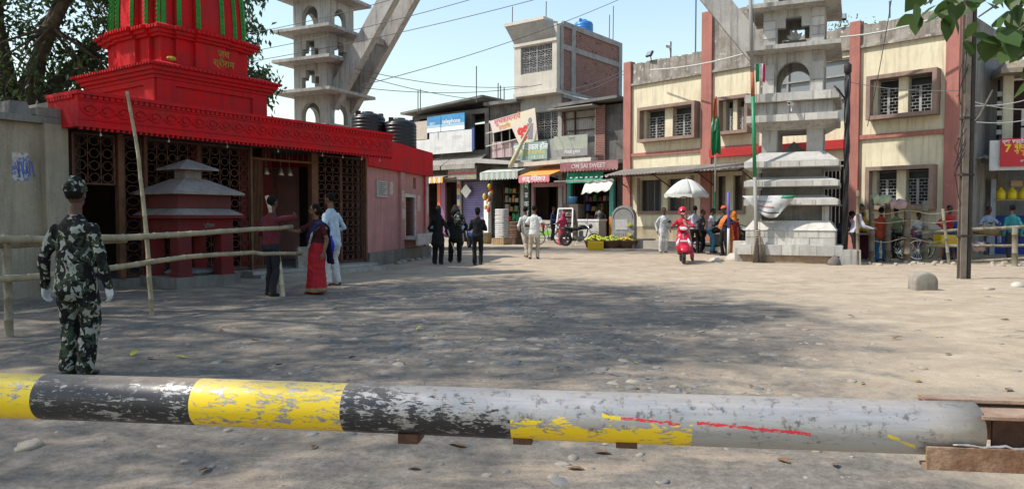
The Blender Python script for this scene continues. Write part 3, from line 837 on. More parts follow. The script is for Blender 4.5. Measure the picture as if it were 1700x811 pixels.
# ================================================================ pink annex
FA = Frame(-3.849, 19.537, .9928, 4.915)
pink = mat('pink_plaster', (.46, .22, .22), (.36, .19, .18), 1.7, rough=.95, bump=.35, streak=(.22, .15, .13), streak_amt=.75, wear=(.30, .25, .22), wear_at=.60, wear_scale=3.5)
annex = thing('annex', 'low pink plastered annex with a plain red parapet beside the temple', 'building', frame=FA)
H1 = (2.75, 3.62, .72, 1.92)
mb = MB(); mb.wall(-.2, 5.05, 0, 2.66, [H1, (3.55, 3.85, 2.2, 2.55)], 0, .22); mb.box(5.0, 5.05, .001, 3.6, 0, 2.66); mb.box(-.2, -.15, .001, 3.6, 0, 2.66); mb.box(-.2, 5.05, 3.6, 3.65, 0, 2.66); mb.build('wall', pink, annex)
mb = MB(); mb.box(-.35, 5.2, -.14, 3.7, 2.661, 3.47); mb.build('parapet', red, annex)
mb = MB(); mb.box(-.25, 5.09, -.10, .0, -.1, .34); mb.build('plinth', conc_d, annex)
for x in (2.2, 4.55):
    mb = MB(); mb.box(x, x + .34, -.09, -.001, .345, 2.655); mb.build('pilaster', pink, annex)
wf = MB()
for a, b, c, d in ((H1[0] - .1, H1[0], H1[2] - .1, H1[3] + .1), (H1[1], H1[1] + .1, H1[2] - .1, H1[3] + .1), (H1[0], H1[1], H1[3], H1[3] + .1)): wf.box(a, b, -.04, .1, c, d)
win = wf.build('window', mat('dirty_white', (.52, .50, .46), (.38, .36, .33), 3, streak=(.25, .23, .2)), annex)
mb = MB(); mb.box(H1[0], H1[1], .15, .18, H1[2], H1[3]); mb.build('pane', dark_in, win)
mb = MB()
for i in range(8): x = H1[0] + .06 + i * .107; mb.box(x, x + .015, .07, .085, H1[2], H1[3])
for i in range(9): z = H1[2] + .08 + i * .135; mb.box(H1[0], H1[1], .055, .069, z, z + .015)
mb.build('grille', iron, win)
mb = MB(); mb.box(2.45, 4.3, -.5, -.0, .62, .70); mb.box(2.45, 4.3, -.52, -.47, .45, .80); mb.build('ledge', mat('pale_ledge', (.45, .44, .41), (.33, .32, .3), 3), annex)
mb = MB(); mb.box(.42, 1.2, -.05, -.001, 1.86, 2.32); pq = mb.build('plaque', mat('grey_marble', (.40, .39, .38), (.32, .31, .3), 6), annex)
mb = MB()
for i in range(7): mb.box(.48, 1.14 - .1 * (i % 3), -.056, -.051, 2.25 - i * .055, 2.27 - i * .055)
mb.build('engraved_line', conc_d, pq)
for x, z, w_, h_ in ((1.5, 1.95, .28, .38), (2.27, 1.75, .2, .34), (2.3, 1.25, .22, .3), (4.62, 1.4, .22, .9), (3.95, 1.5, .3, .5)):
    mb = MB(); y = -.094 if (2.2 <= x < 2.5 or x > 4.55) else -.004
    mb.box(x, x + w_, y - .003, y, z, z + h_); mb.build('poster', mat('faded_paper', (.50, .42, .39), (.36, .28, .27), 11, wear=(.2, .18, .17), wear_at=.6, wear_scale=18), annex)
mb = MB(); mb.tube([(4.42, -.12, 2.0), (4.42, -.12, 3.1)], .02, 6); mb.tube([(4.42, -.1, 2.66), (4.40, -.1, 1.7), (4.44, -.1, 1.0)], .014, 5); mb.build('drain_pipe', red, annex)
rub = random.Random(31); rock_m = mat('field_stone', (.30, .28, .25), (.22, .2, .18), 7, bump=.5)
def rock(px, py, w, h, label, m=None, group=None):
    p = on_ground(G(px, py)); vs, fs = rock_mesh(rub, 9, 6); mb = MB()
    mb.add([Vector((v.x * w / 2, v.y * w * .4, max(-.05, v.z * h * .7))) for v in vs], fs)
    o = mb.build('rock', m or rock_m, smooth=True, loc=p, rz=rub.uniform(0, 6)); return tag(o, label, 'rock', group)
for px, py in ((668, 433), (676, 431), (684, 432), (693, 430), (661, 436), (702, 428)): rock(px, py, .28, .14, 'broken stone lying at the foot of the pink annex wall', group='stones along the pink wall')
# black water tanks on the annex roof
def tank(label, p, r, h, m, group=None):
    prof = [(r * .96, 0)]; k = 7
    for i in range(k):
        z = h * .78 * i / k
        prof += [(r, z + .02), (r, z + h * .085), (r * .965, z + h * .095)]
    prof += [(r * .97, h * .78), (r * .9, h * .84), (r * .55, h * .92), (r * .33, h * .93), (r * .33, h * .985), (r * .05, h)]
    t = thing('water_tank', label, 'water tank', p, 0, group)
    MB().lathe(prof, (0, 0, 0), 28).build('barrel', m, t, smooth=True)
    for a in (.6, 2.3, 4.2): mb = MB(); mb.box(r * .82 * math.cos(a) - .07, r * .82 * math.cos(a) + .07, r * .82 * math.sin(a) - .07, r * .82 * math.sin(a) + .07, h * .82, h * .96); mb.build('lug', m, t)
    return t
blk = plain('black_plastic', (.012, .012, .013), .35)
tank('black ribbed water tank with a dented lid on the annex roof', W(611, 234, 23.6), .56, .95, blk)
tank('smooth-topped black water tank standing behind the red parapet end', W(664, 246, 23.6), .54, .98, blk)
# its writing
# ================================================================ boundary wall at the left
bw = thing('boundary_wall', 'old plastered wall with a torn blue poster left of the temple', 'wall', frame=FT)
mb = MB(); mb.box(-12.5, -7.25, -.15, .1, -.1, 2.86); mb.build('panel', plaster, bw)
mb = MB(); mb.box(-12.6, -7.1, -.3, .3, 2.861, 2.97); mb.build('coping', conc_d, bw)
mb = MB(); mb.box(-7.6, -7.24, -.34, -.151, -.1, 2.855); mb.box(-8.55, -8.40, -.20, -.151, -.1, 2.855); mb.build('pier', plaster, bw)
x0, z1 = FT.px(20, 252, -.16); x1, z0 = FT.px(48, 300, -.16)
mb = MB(); mb.box(x0, x1, -.156, -.151, z0, z1); pst = mb.build('poster', mat('torn_poster', (.55, .53, .48), (.40, .37, .31), 9, wear=(.10, .17, .42), wear_at=.50, wear_scale=14), bw)
mb = MB(); rnd = random.Random(2)
for i in range(9):
    x = x0 + .04 + i * .03; mb.bar((x, -.158, z1 - .12 - rnd.uniform(0, .05)), (x + rnd.uniform(-.03, .05), -.158, z1 - .34 - rnd.uniform(0, .1)), .018, .003)
mb.build('scrawl', plain('blue_paint', (.06, .12, .40)), pst)
mb = MB(); mb.box(XL + -.35, XL + .4, -.3, .4, 2.975, 3.12); mb.taper(XL - .75, XL - .4, -.2, .3, 2.975, 3.2, .05, .05); tag(mb.build('roof_debris', conc_d, frame=FT), 'broken slab pieces lying on top of the plastered wall', 'debris')

# ================================================================ small roofed shrine
SX, SY = FT.loc(G(315, 472))[:2]
FS = Frame(*(FT.w(SX, SY, 0)[:2]), .667, 1)
shr = thing('shrine', 'small square shrine with red pillars under tiered grey roofs', 'shrine', frame=FS)
dusty = mat('dusty_roof', (.27, .235, .225), (.20, .17, .165), 2.2, rough=.95, bump=.4, streak=(.14, .11, .11))
mb = MB(); mb.box(-.66, .66, -.66, .66, -.1, .20); mb.build('plinth', conc_d, shr)
for i in (-1, 1):
    for j in (-1, 1):
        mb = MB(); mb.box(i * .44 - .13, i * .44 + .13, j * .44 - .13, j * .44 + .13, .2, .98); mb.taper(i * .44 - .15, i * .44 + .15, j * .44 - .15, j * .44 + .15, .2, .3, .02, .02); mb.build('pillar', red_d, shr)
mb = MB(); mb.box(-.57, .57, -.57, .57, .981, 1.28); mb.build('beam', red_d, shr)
def hip(z0, zt, z1, h0, h1, m2):
    mb = MB(); mb.box(-h0, h0, -h0, h0, z0, zt, 1); mb.taper(-h0, h0, -h0, h0, zt + .001, z1, h0 - h1, h0 - h1); return mb.build('roof', [dusty, m2], shr)
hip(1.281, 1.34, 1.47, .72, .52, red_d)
mb = MB(); mb.box(-.55, .55, -.55, .55, 1.471, 1.72); mb.build('band', mat('shrine_dark_red', (.13, .03, .032), (.09, .03, .03), 3), shr)
hip(1.721, 1.76, 2.03, .73, .22, dusty)
mb = MB(); mb.box(-.17, .17, -.17, .17, 2.031, 2.19); mb.build('neck', dusty, shr)
hip(2.191, 2.22, 2.40, .40, .03, dusty)
mb = MB(); mb.lathe([(.40, .2), (.46, .25), (.38, .3), (.1, .32)], (0, 0, 0), 16); mb.build('altar', conc_d, shr)
text('श्रीराम', .09, conc_d, shr, (0.05, -.575, 1.14), bold=.002)
# ================================================================ memorial gateway: two towers and an arch
gconc = mat('gate_concrete', (.42, .405, .375), (.325, .312, .29), 1.1, rough=.9, bump=.25, streak=(.11, .10, .09), streak_amt=.8)
marble = mat('gate_marble', (.57, .545, .50), (.46, .44, .405), 1.6, rough=.6, bump=.12, streak=(.22, .20, .175), streak_amt=.7)
marble2 = mat('gate_marble_grey', (.46, .445, .415), (.38, .365, .34), 2.0, rough=.6, bump=.12, streak=(.26, .25, .23), streak_amt=.5)
soil = mat('packed_brick', (.36, .27, .19), (.30, .21, .15), 5, rough=.95, bump=.6)
FG = Frame(8.2542, 21.1306, 2.1, -1)
gate = thing('gateway', 'grey concrete gateway of two tiered pagoda towers joined by a twin-ribbed arch', 'gateway', frame=FG)
def arch_panel(mb, h, z0, z1, aw, spring, y0, y1, m=0, stepped=False, side=None, c=(0, 0)):
    """one face of a storey (half width h) with an opening of half width aw"""
    tmp = MB()
    tmp.box(-h, -aw, y0, y1, z0, z1); tmp.box(aw, h, y0, y1, z0, z1)
    if stepped:
        tmp.box(-aw, -aw * .5, y0, y1, spring, z1); tmp.box(aw * .5, aw, y0, y1, spring, z1)
        tmp.box(-aw * .5, aw * .5, y0, y1, spring + (z1 - spring) * .55, z1)
    else:
        n = 12; rise = min(aw * 1.1, z1 - spring - .1)
        for i in range(n):
            a, b = math.pi * i / n, math.pi * (i + 1) / n
            xa, xb = -aw * math.cos(a), -aw * math.cos(b); za, zb = spring + rise * math.sin(a), spring + rise * math.sin(b)
            tmp.add([(xa, y0, za), (xb, y0, zb), (xb, y0, z1), (xa, y0, z1), (xa, y1, za), (xb, y1, zb), (xb, y1, z1), (xa, y1, z1)],
                    [(0, 1, 2, 3), (7, 6, 5, 4), (0, 4, 5, 1), (3, 2, 6, 7)])
    cs, sn = {None: (1, 0), 'F': (1, 0), 'R': (0, 1), 'B': (-1, 0), 'L': (0, -1)}[side]
    mb.add([(c[0] + x * cs - y * sn, c[1] + x * sn + y * cs, z) for x, y, z in tmp.v], tmp.f, m)
def slab(parent, cx, cy, h, z0, z1, m, under=.0, top=.0, name='slab', notch=True):
    mb = MB()
    if under: mb.taper(cx - h + .04, cx + h - .04, cy - h + .04, cy + h - .04, z0, z0 - under, .42, .42)
    mb.box(cx - h, cx + h, cy - h, cy + h, z0 + .001, z1)
    if top: mb.taper(cx - h + .02, cx + h - .02, cy - h + .02, cy + h - .02, z1 + .001, z1 + top, .38, .38)
    return mb.build(name, m, parent)
def make_tower(cx, cy, label, lower):
    tw = bpy.data.objects.new('tower', None); COL.objects.link(tw); tw.parent = gate; tw['label'] = label
    hw = .84
    def storey(z0, z1, aw, spring, stepped=False):
        mb = MB()
        for sd in 'FRBL': arch_panel(mb, hw if sd in 'FB' else hw - .221, z0, z1, aw if sd in 'FB' else aw * .9, spring, -hw, -hw + .22, 0, stepped, sd, (cx, cy))
        mb.build('storey', gconc, tw)
    if lower:
        slab(tw, cx, cy, 1.28, 1.64, 1.82, marble2, 0, .13, 'roof_tier'); slab(tw, cx, cy, 1.28, 2.18, 2.36, marble2, 0, .13, 'roof_tier'); slab(tw, cx, cy, 1.28, 2.74, 2.93, marble2, 0, .28, 'roof_tier')
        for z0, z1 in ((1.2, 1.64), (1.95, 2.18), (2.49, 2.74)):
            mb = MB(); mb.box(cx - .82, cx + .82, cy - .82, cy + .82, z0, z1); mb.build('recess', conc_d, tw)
        for i in (-1, 1):
            for j in (-1, 1):
                mb = MB(); mb.box(cx + i * .62 - .22, cx + i * .62 + .22, cy + j * .62 - .22, cy + j * .62 + .22, 3.2, 3.86); mb.build('pillar', gconc, tw)
                mb = MB(); mb.box(cx + i * .95 - .09, cx + i * .95 + .09, cy + j * .95 - .09, cy + j * .95 + .09, 1.2, 1.62); mb.build('stub_pillar', gconc, tw)
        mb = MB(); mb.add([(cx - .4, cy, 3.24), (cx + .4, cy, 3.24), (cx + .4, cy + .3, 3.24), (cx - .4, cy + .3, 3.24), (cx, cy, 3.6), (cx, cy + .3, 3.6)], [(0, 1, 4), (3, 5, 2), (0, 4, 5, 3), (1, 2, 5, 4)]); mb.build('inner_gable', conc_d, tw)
        mb = MB(); mb.taper(cx - 1.16, cx + 1.16, cy - 1.16, cy + 1.16, 4.06, 3.861, .3, .3); mb.build('corbel', gconc, tw)
        slab(tw, cx, cy, 1.24, 4.061, 4.28, marble2, 0, 0); mb = MB(); mb.box(cx - 1.10, cx + 1.10, cy - 1.10, cy + 1.10, 4.281, 4.64); mb.build('band', marble2, tw)
        slab(tw, cx, cy, 1.27, 4.641, 4.90, gconc, 0, 0)
        # base
        mb = MB(); mb.box(cx - 1.3, cx + 1.45, cy - 1.35, cy + 1.3, -.1, .2); mb.build('footing', soil, tw)
        mb = MB(); mb.box(cx - 1.42, cx + 1.42, cy - 1.42, cy + 1.42, .201, .50); mb.box(cx - 1.22, cx + 1.22, cy - 1.22, cy + 1.22, .501, .92); mb.taper(cx - 1.26, cx + 1.26, cy - 1.26, cy + 1.26, .921, 1.2, .22, .22); mb.build('plinth', marble, tw)
        rnd = random.Random(8)
        def tiles(h, z0, z1, n, ms):
            """facing stones on the front and right sides"""
            for sd in (0, 1):
                x = -h
                while x < h - .05:
                    w_ = min(rnd.uniform(.75, 1.25) * 2 * h / n, h - x)
                    if h - x - w_ < .12: w_ = h - x
                    mb = MB(); e = rnd.uniform(.012, .03)
                    if sd == 0: mb.box(cx + x + .006, cx + x + w_ - .006, cy - h - e, cy - h - .001, z0 + .006, z1 - .006)
                    else: mb.box(cx + h + .001, cx + h + e, cy + x + .006, cy + x + w_ - .006, z0 + .006, z1 - .006)
                    if rnd.random() > .05: mb.build('facing_stone', rnd.choice(ms), tw)
                    x += w_
        tiles(1.42, .2, .5, 6, [marble, marble2]); tiles(1.22, .5, .71, 6, [marble, marble2, marble]); tiles(1.22, .71, .92, 5, [marble, marble, marble2])
        tiles(1.28, 1.65, 1.81, 5, [marble, marble2]); tiles(1.28, 2.19, 2.35, 6, [marble, marble, marble2]); tiles(1.28, 2.75, 2.92, 5, [marble, marble2])
        tiles(1.24, 4.07, 4.27, 6, [marble, marble2]); tiles(1.10, 4.29, 4.63, 6, [marble2, gconc]); tiles(1.27, 4.65, 4.89, 5, [marble, marble2, gconc])
        for (px, z0, z1, m_) in ((-.84, 4.905, 5.35, marble), (-.84, 5.36, 5.8, marble2), (.48, 4.905, 5.25, marble), (.5, 5.3, 5.8, marble2)):
            mb = MB(); mb.box(cx + px + .01, cx + px + .33, cy - hw - .02, cy - hw - .001, z0, z1); mb.build('facing_stone', m_, tw)
        for k in range(4):
            for i in (-1, 1):
                z0 = 6.30 + k * .26; mb = MB(); mb.box(cx + i * .66 - .17, cx + i * .66 + .17, cy - hw - .02, cy - hw - .001, z0 + .005, z0 + .25); mb.build('facing_stone', (marble, marble2, gconc)[(k + i) % 3], tw)
    else:
        mb = MB(); mb.box(cx - .9, cx + .9, cy - .9, cy + .9, -.1, 4.7); mb.build('shaft', gconc, tw)
        slab(tw, cx, cy, 1.45, 4.7, 4.9, gconc, .2, 0)
    hs = 1.28 if lower else 1.46
    storey(4.901, 6.12, .46, 5.35); slab(tw, cx, cy, hs, 6.17, 6.29, gconc, .05, 0)
    storey(6.291, 7.36, .44, 6.85, True); slab(tw, cx, cy, hs - .02, 7.40, 7.52, gconc, .05, 0)
    storey(7.521, 8.55, .42, 7.95, True); slab(tw, cx, cy, hs - .06, 8.58, 8.70, gconc, .05, 0)
    storey(8.701, 9.9, .40, 9.2); slab(tw, cx, cy, hs - .1, 9.92, 10.05, gconc, .06, 0)
    mb = MB(); mb.taper(cx - 1.1, cx + 1.1, cy - 1.1, cy + 1.1, 10.051, 11.0, .95, .95); mb.lathe([(.16, 10.9), (.2, 11.1), (.08, 11.3), (.02, 11.7)], (cx, cy, 0), 12); mb.build('cap', gconc, tw)
    return tw
CR, CL = -.12, -18.0
twR = make_tower(CR, 1.02, 'near tower clad with marble strips at its base', True)
twL = make_tower(CL, .85, 'far bare concrete tower rising behind the temple', False)
def arch_z(t):
    t = abs(t); return (5.75 + 11.27 * (1 - t), -11.27) if t > .45 else (5.75 + 6.2 + 12.52 * (.2025 - t * t), -25.04 * t)
xm = (CR + CL) / 2; half = (CR - CL) / 2 - .62
for y0 in (.30, 1.42):
    n = 30; up, lo = [], []
    for i in range(n + 1):
        t = -1 + 2 * i / n; x = xm + half * t; z, sl = arch_z(t)
        dx, dz = half, sl * (1 if t > 0 else -1); L = math.hypot(dx, dz)
        up.append((x - dz / L * .34, z + dx / L * .34)); lo.append((x + dz / L * .34, z - dx / L * .34))
    mb = MB()
    for i in range(n):
        a, b, c, d = lo[i], lo[i + 1], up[i + 1], up[i]
        mb.add([(q[0], y, q[1]) for y in (y0, y0 + .34) for q in (a, b, c, d)], [(0, 1, 2, 3), (7, 6, 5, 4), (0, 4, 5, 1), (2, 6, 7, 3)] + ([(0, 3, 7, 4)] if i == 0 else []) + ([(1, 5, 6, 2)] if i == n - 1 else []))
    mb.build('arch_rib', gconc, gate)
for t in (-.78, -.55, -.3, 0, .3, .55, .78):
    x = xm + half * t; z = arch_z(t)[0]; mb = MB(); mb.box(x - .1, x + .1, .641, 1.419, z - .12, z + .12); mb.build('cross_tie', gconc, gate)
# marble flame emblem in the stepped opening
mb = MB(); mb.box(CR - .32, CR + .32, .6, 1.0, 6.292, 6.55); mb.build('emblem_base', conc_d, twR)
lf = MB()
for a, L in ((-.9, .28), (-.35, .34), (.1, .34), (.75, .3)):
    pts = [(CR + math.sin(a) * L * k / 5, .7, 6.56 + math.cos(a) * L * k / 5) for k in range(6)]
    lf.tube(pts, [(.01, .01), (.05, .02), (.075, .025), (.07, .02), (.04, .015), (.005, .005)], 6, ref=(1, 0, 0))
lf.build('emblem', marble, twR, smooth=True)
# camera on the band
def cctv(label, p, rz):
    t = thing('security_camera', label, 'camera', p, rz)
    mb = MB(); mb.box(-.04, .04, -.18, .10, -.04, .04); mb.box(-.05, .05, -.22, .1, .041, .05); mb.build('housing', plain('white_plastic', (.6, .6, .6)), t)
    mb = MB(); mb.lathe([(.03, 0), (.03, .015)], (0, -.195, 0), 10, axis='Y'); mb.build('lens', plain('lens_black', (.01, .01, .01), .15), t)
    mb = MB(); mb.bar((0, .02, -.04), (0, .02, -.2), .03); mb.build('bracket', plain('white_plastic', (.6, .6, .6)), t)
    return t
cctv('white security camera on the marble band of the gateway tower', FG.w(-.1, -.42, 4.52), R(-40))
# hoarding cloth slipping off the lower roof
fx = mat('print_cloth', (.46, .46, .45), (.33, .34, .34), 5, wear=(.22, .20, .20), wear_at=.62, wear_scale=22, bump=.1, rough=.6)
mb = MB(); g = []
c4 = [FG.px(1232, 325, -.36), FG.px(1322, 324, -.36), FG.px(1290, 360, -.5), FG.px(1258, 350, -.5)]
for i in range(9):
    row = []
    for j in range(13):
        a, b = i / 8, j / 12
        tx = c4[0][0] * (1 - b) + c4[1][0] * b; tz = c4[0][1] * (1 - b) + c4[1][1] * b
        bx_ = c4[3][0] * (1 - b) + c4[2][0] * b; bz_ = c4[3][1] * (1 - b) + c4[2][1] * b - .1 * math.sin(b * 3.14)
        row.append((tx * (1 - a) + bx_ * a, -.36 - .12 * a - .04 * math.sin(b * 9 + a * 4), tz * (1 - a) + bz_ * a))
    g.append(row)
mb.sheet(g, 0, .006); bn = mb.build('banner', fx, smooth=True, frame=FG); tag(bn, 'crumpled printed cloth hanging off the gateway tower roof tier', 'banner')
for r0, c0, c1, m_ in ((6, 1, 12, (.05, .05, .055)), (4, 2, 9, (.30, .07, .08)), (2, 3, 8, (.20, .20, .21))):
    mb = MB(); ra, rb = g[r0], g[r0 + 1]; mb.sheet([[Vector(p) + Vector((0, -.014, 0)) for p in ra[c0:c1]], [Vector(p).lerp(Vector(q), .45) + Vector((0, -.014, 0)) for p, q in zip(ra[c0:c1], rb[c0:c1])]], 0, .003); mb.build('printed_strip', plain('cloth_print_%d' % r0, m_), bn)
mb = MB(); gg = [[Vector(p) + Vector((0, -.012, 0)) for p in r_[9:13]] for r_ in g[0:2]]; mb.sheet(gg, 0, .003); mb.build('green_patch', plain('green_print', (.03, .22, .12)), bn, smooth=True).matrix_parent_inverse = Matrix()
# steps and rubble at the tower foot
def block(label, px, py, w, d_, h, m, rz=0, z=0.0):
    p = on_ground(G(px, py)); mb = MB(); mb.taper(-w / 2, w / 2, -d_ / 2, d_ / 2, -.05, h, .015, .015)
    return tag(mb.build('stone_block', m, loc=(p.x, p.y, p.z + z), rz=FG.a + rz), label, 'stone block')
block('long pale stone block stacked left of the gateway tower base', 1243, 424, 1.0, .5, .52, marble)
block('square stone block beside the rope-tied flagpole foot', 1235, 432, .55, .4, .40, gconc, .2)
block('broken masonry block at the right corner of the tower base', 1410, 437, .55, .5, .42, gconc, .1)
rock(1222, 431, .75, .32, 'big pale boulder in front of the stone blocks', mat('pale_boulder', (.48, .44, .38), (.40, .36, .3), 4, bump=.4))
rock(1188, 432, .6, .16, 'flat half-buried stone beside the big pale boulder', mat('pale_boulder', (.48, .44, .38)))
rock(1385, 438, .42, .34, 'dark round stone at the right foot of the gateway tower', mat('dark_boulder', (.12, .10, .09), (.18, .15, .13), 5, bump=.5))
# ================================================================ yellow building on the right
cream = mat('cream_wall', (.69, .63, .46), (.62, .55, .39), 1.0, rough=.9, bump=.2, streak=(.33, .28, .20), streak_amt=.75, fine=.07)
brick_red = mat('painted_pillar', (.40, .165, .135), (.34, .145, .12), 2.0, rough=.9, bump=.2, streak=(.20, .085, .07), streak_amt=.6, wear=(.34, .25, .21), wear_at=.65, wear_scale=5)
mould = mat('mouldy_parapet', (.23, .20, .17), (.36, .33, .29), 1.4, rough=.95, bump=.4, streak=(.07, .065, .06), streak_amt=.9, wear=(.50, .47, .42), wear_at=.585, wear_scale=3)
boxm = mat('window_box_brown', (.30, .205, .165), (.24, .17, .14), 3.0, rough=.9, bump=.25, streak=(.13, .10, .085))
white_iron = mat('white_grille', (.33, .33, .32), (.25, .24, .23), 8, rough=.6, bump=0)
glass_d = plain('dark_glass', (.035, .04, .045), .12, 0, .6, 0)
stone_side = mat('shaded_side_wall', (.17, .16, .15), (.26, .25, .235), .8, rough=.95, bump=.4, streak=(.06, .06, .058), streak_amt=.9)  # dark tone paints in the shade on the side wall
FY = Frame(14.191, 23.0, .933, -1)
yb = thing('yellow_building', 'two-storey cream building with red pillars and boxed grille windows', 'building', frame=FY)
BOX = [(-12.35, -9.47, 4.55, 6.05), (-8.48, -7.12, 4.56, 6.04), (-2.74, -.58, 4.59, 6.06), (-2.72, -.62, 1.56, 3.0)]
FLAT = [(-12.5, -9.84, 1.57, 2.93), (-8.66, -7.5, 1.57, 2.95)]
GL = (-6.85, -3.45, 4.68, 6.9); EN = (-6.9, -3.55, .15, 3.3)
holes = [(a + .1, b - .1, c + .1, d - .1) for a, b, c, d in BOX] + FLAT + [GL, EN]
mb = MB(); mb.wall(-13.34, -.05, -.1, 7.2, holes, 0, .3)
mb.build('wall', cream, yb)
mb = MB(); mb.box(-.30, -.051, .31, 9.0, -.1, 7.9); mb.build('side_wall', stone_side, yb)
mb = MB(); mb.box(-13.34, -13.1, .31, 9.0, -.1, 7.2); mb.box(-13.1, -.3, 8.8, 9.0, -.1, 7.2); mb.box(-13.1, -.3, .31, 8.8, 7.0, 7.15); mb.build('shell', stone_side, yb)
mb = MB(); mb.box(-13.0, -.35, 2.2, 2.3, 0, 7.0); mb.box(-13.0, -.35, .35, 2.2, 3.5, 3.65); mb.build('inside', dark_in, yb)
for x0, x1, zt in ((-13.34, -12.94, 8.2), (-9.34, -8.87, 9.6), (-3.43, -3.08, 8.06), (-.42, -.04, 8.02)):
    mb = MB(); mb.box(x0, x1, -.13, .2, -.1, zt); mb.build('pillar', brick_red, yb)
for x0, x1, z1 in ((-12.94, -9.34, 8.08), (-8.87, -6.1, 9.45), (-6.1, -3.43, 7.95), (-3.08, -.42, 7.93)):
    n = 14; rnd = random.Random(int(-x0 * 10)); mb = MB()
    for i in range(n):
        a, b = x0 + (x1 - x0) * i / n, x0 + (x1 - x0) * (i + 1) / n; h = z1 + rnd.uniform(-.05, .03)
        mb.box(a, b, -.02, .18, 7.25, h)
    mb.build('parapet', mould, yb)
    mb = MB(); mb.box(x0, x1, -.11, .1, 7.12, 7.2); mb.box(x0, x1, -.05, .1, 7.201, 7.249); mb.build('cornice', mould, yb)
for x0, x1 in ((-12.94, -9.34), (-8.87, -6.9), (-3.08, -.42)):
    mb = MB(); mb.box(x0, x1, -.09, -.001, 3.98, 4.13); mb.build('string_course', brick_red, yb)
    mb = MB(); mb.box(x0, x1, -.05, -.001, -.1, .9); mb.build('dado', mat('stained_dado', (.40, .34, .22), (.30, .26, .19), 1.5, streak=(.2, .17, .13)), yb)
mb = MB(); mb.box(-8.87, -3.43, -.25, -.001, 3.7, 4.02); mb.build('red_fascia', mat('bright_red_board', (.42, .03, .03), (.36, .03, .03), 3), yb)
def grille(parent, x0, x1, z0, z1, y, m, nv=3, arcs=False):
    """window ironwork: a frame of bars with staggered crosspieces"""
    mb = MB(); t = .022
    mb.bar((x0, y, z0), (x0, y, z1), t); mb.bar((x1, y, z0), (x1, y, z1), t); mb.bar((x0, y, z0), (x1, y, z0), t); mb.bar((x0, y, z1), (x1, y, z1), t)
    xm_ = (x0 + x1) / 2; mb.box(xm_ - .04, xm_ + .04, y - .012, y + .012, z0, z1)
    k = 8; dz = (z1 - z0) / k
    for half in ((x0, xm_ - .04), (xm_ + .04, x1)):
        for i in range(1, k): mb.bar((half[0], y, z0 + i * dz), (half[1], y, z0 + i * dz), .017)
        for i in range(k):
            w_ = half[1] - half[0]; f = (.62,) if i % 2 else (.30,)
            for q in f: mb.bar((half[0] + w_ * q, y, z0 + i * dz), (half[0] + w_ * q, y, z0 + (i + 1) * dz), .015)
    return mb.build('grille', m, parent)
for a, b, c, d in BOX:
    mb = MB(); t = .13; p = -.42
    mb.box(a, b, p, .0, d - t, d); mb.box(a, b, p, 0, c, c + t); mb.box(a, a + t, p, 0, c + t, d - t); mb.box(b - t, b, p, 0, c + t, d - t)
    bo = mb.build('window_box', boxm, yb)
    w_ = b - a; m0, m1 = (a + b) / 2 - .075 * w_ * .9, (a + b) / 2 + .075 * w_ * .9
    mb = MB(); mb.box(m0, m1, -.12, .25, c + t, d - t); mb.build('mullion', cream, bo)
    for x0, x1 in ((a + t + .12, m0), (m1, b - t - .1)):
        mb = MB(); mb.box(x0 - .12 if x0 < m0 else x0, x1, .2, .22, c + t, d - t); mb.build('pane', glass_d, bo)
        if x0 < m0: mb = MB(); mb.box(a + t, x0, -.1, .25, c + t, d - t); mb.build('jamb', cream, bo)
        else: mb = MB(); mb.box(x1, b - t, -.1, .25, c + t, d - t); mb.build('jamb', boxm, bo)
        grille(bo, x0 + .03, x1 - .03, c + t + .03, c + t + (d - c - 2 * t) * .74, -.02, white_iron)
        mb = MB(); mb.bar((x0, -.02, d - t - .05), (x1, -.02, d - t - .05), .02); mb.build('top_bar', white_iron, bo)
for a, b, c, d in FLAT:
    mb = MB(); mb.box(a, b, .2, .22, c, d); pn = mb.build('window', glass_d, yb)
    mb = MB(); mb.box(a - .12, b + .12, -.07, -.001, c - .14, c - .001); mb.box(a - .12, a - .001, -.05, -.001, c, d + .1); mb.box(b + .001, b + .12, -.05, -.001, c, d + .1); mb.build('surround', boxm, pn)
    mb = MB(); m_ = (a + b) / 2
    mb.box(m_ - .16, m_ + .16, -.02, .19, c, d); mb.build('mullion', cream, pn)
    for k in range(9):
        x = a + (b - a) * (k + .5) / 9
        mb = MB(); mb.bar((x, .1, c), (x, .1, d), .018); mb.build('bar', white_iron if k in (2, 3) else iron, pn)
# glazed stair bay, entrance gate
mb = MB(); mb.box(GL[0], GL[1], .12, .14, GL[2], GL[3]); gl = mb.build('glazing', plain('grey_glass', (.20, .215, .23), .18, 0, .6, 0), yb)
for x in (GL[0] + .02, -5.75, -4.6, GL[1] - .02):
    mb = MB(); mb.box(x - .035, x + .035, .04, .119, GL[2], GL[3]); mb.build('glazing_bar', white_iron, gl)
for z in (GL[2] + .03, 5.5, 6.3, GL[3] - .03):
    mb = MB(); mb.box(GL[0], GL[1], .03, .118, z - .03, z + .03); mb.build('glazing_bar', white_iron, gl)
for k in range(24):
    x = EN[0] + .08 + k * .138; mb = MB(); mb.bar((x, .12, EN[2]), (x, .12, EN[3]), .025); mb.build('gate_bar', white_iron, yb)
for z in (.3, 1.7, 3.1): mb = MB(); mb.box(EN[0], EN[1], .09, .11, z, z + .04); mb.build('gate_rail', white_iron, yb)
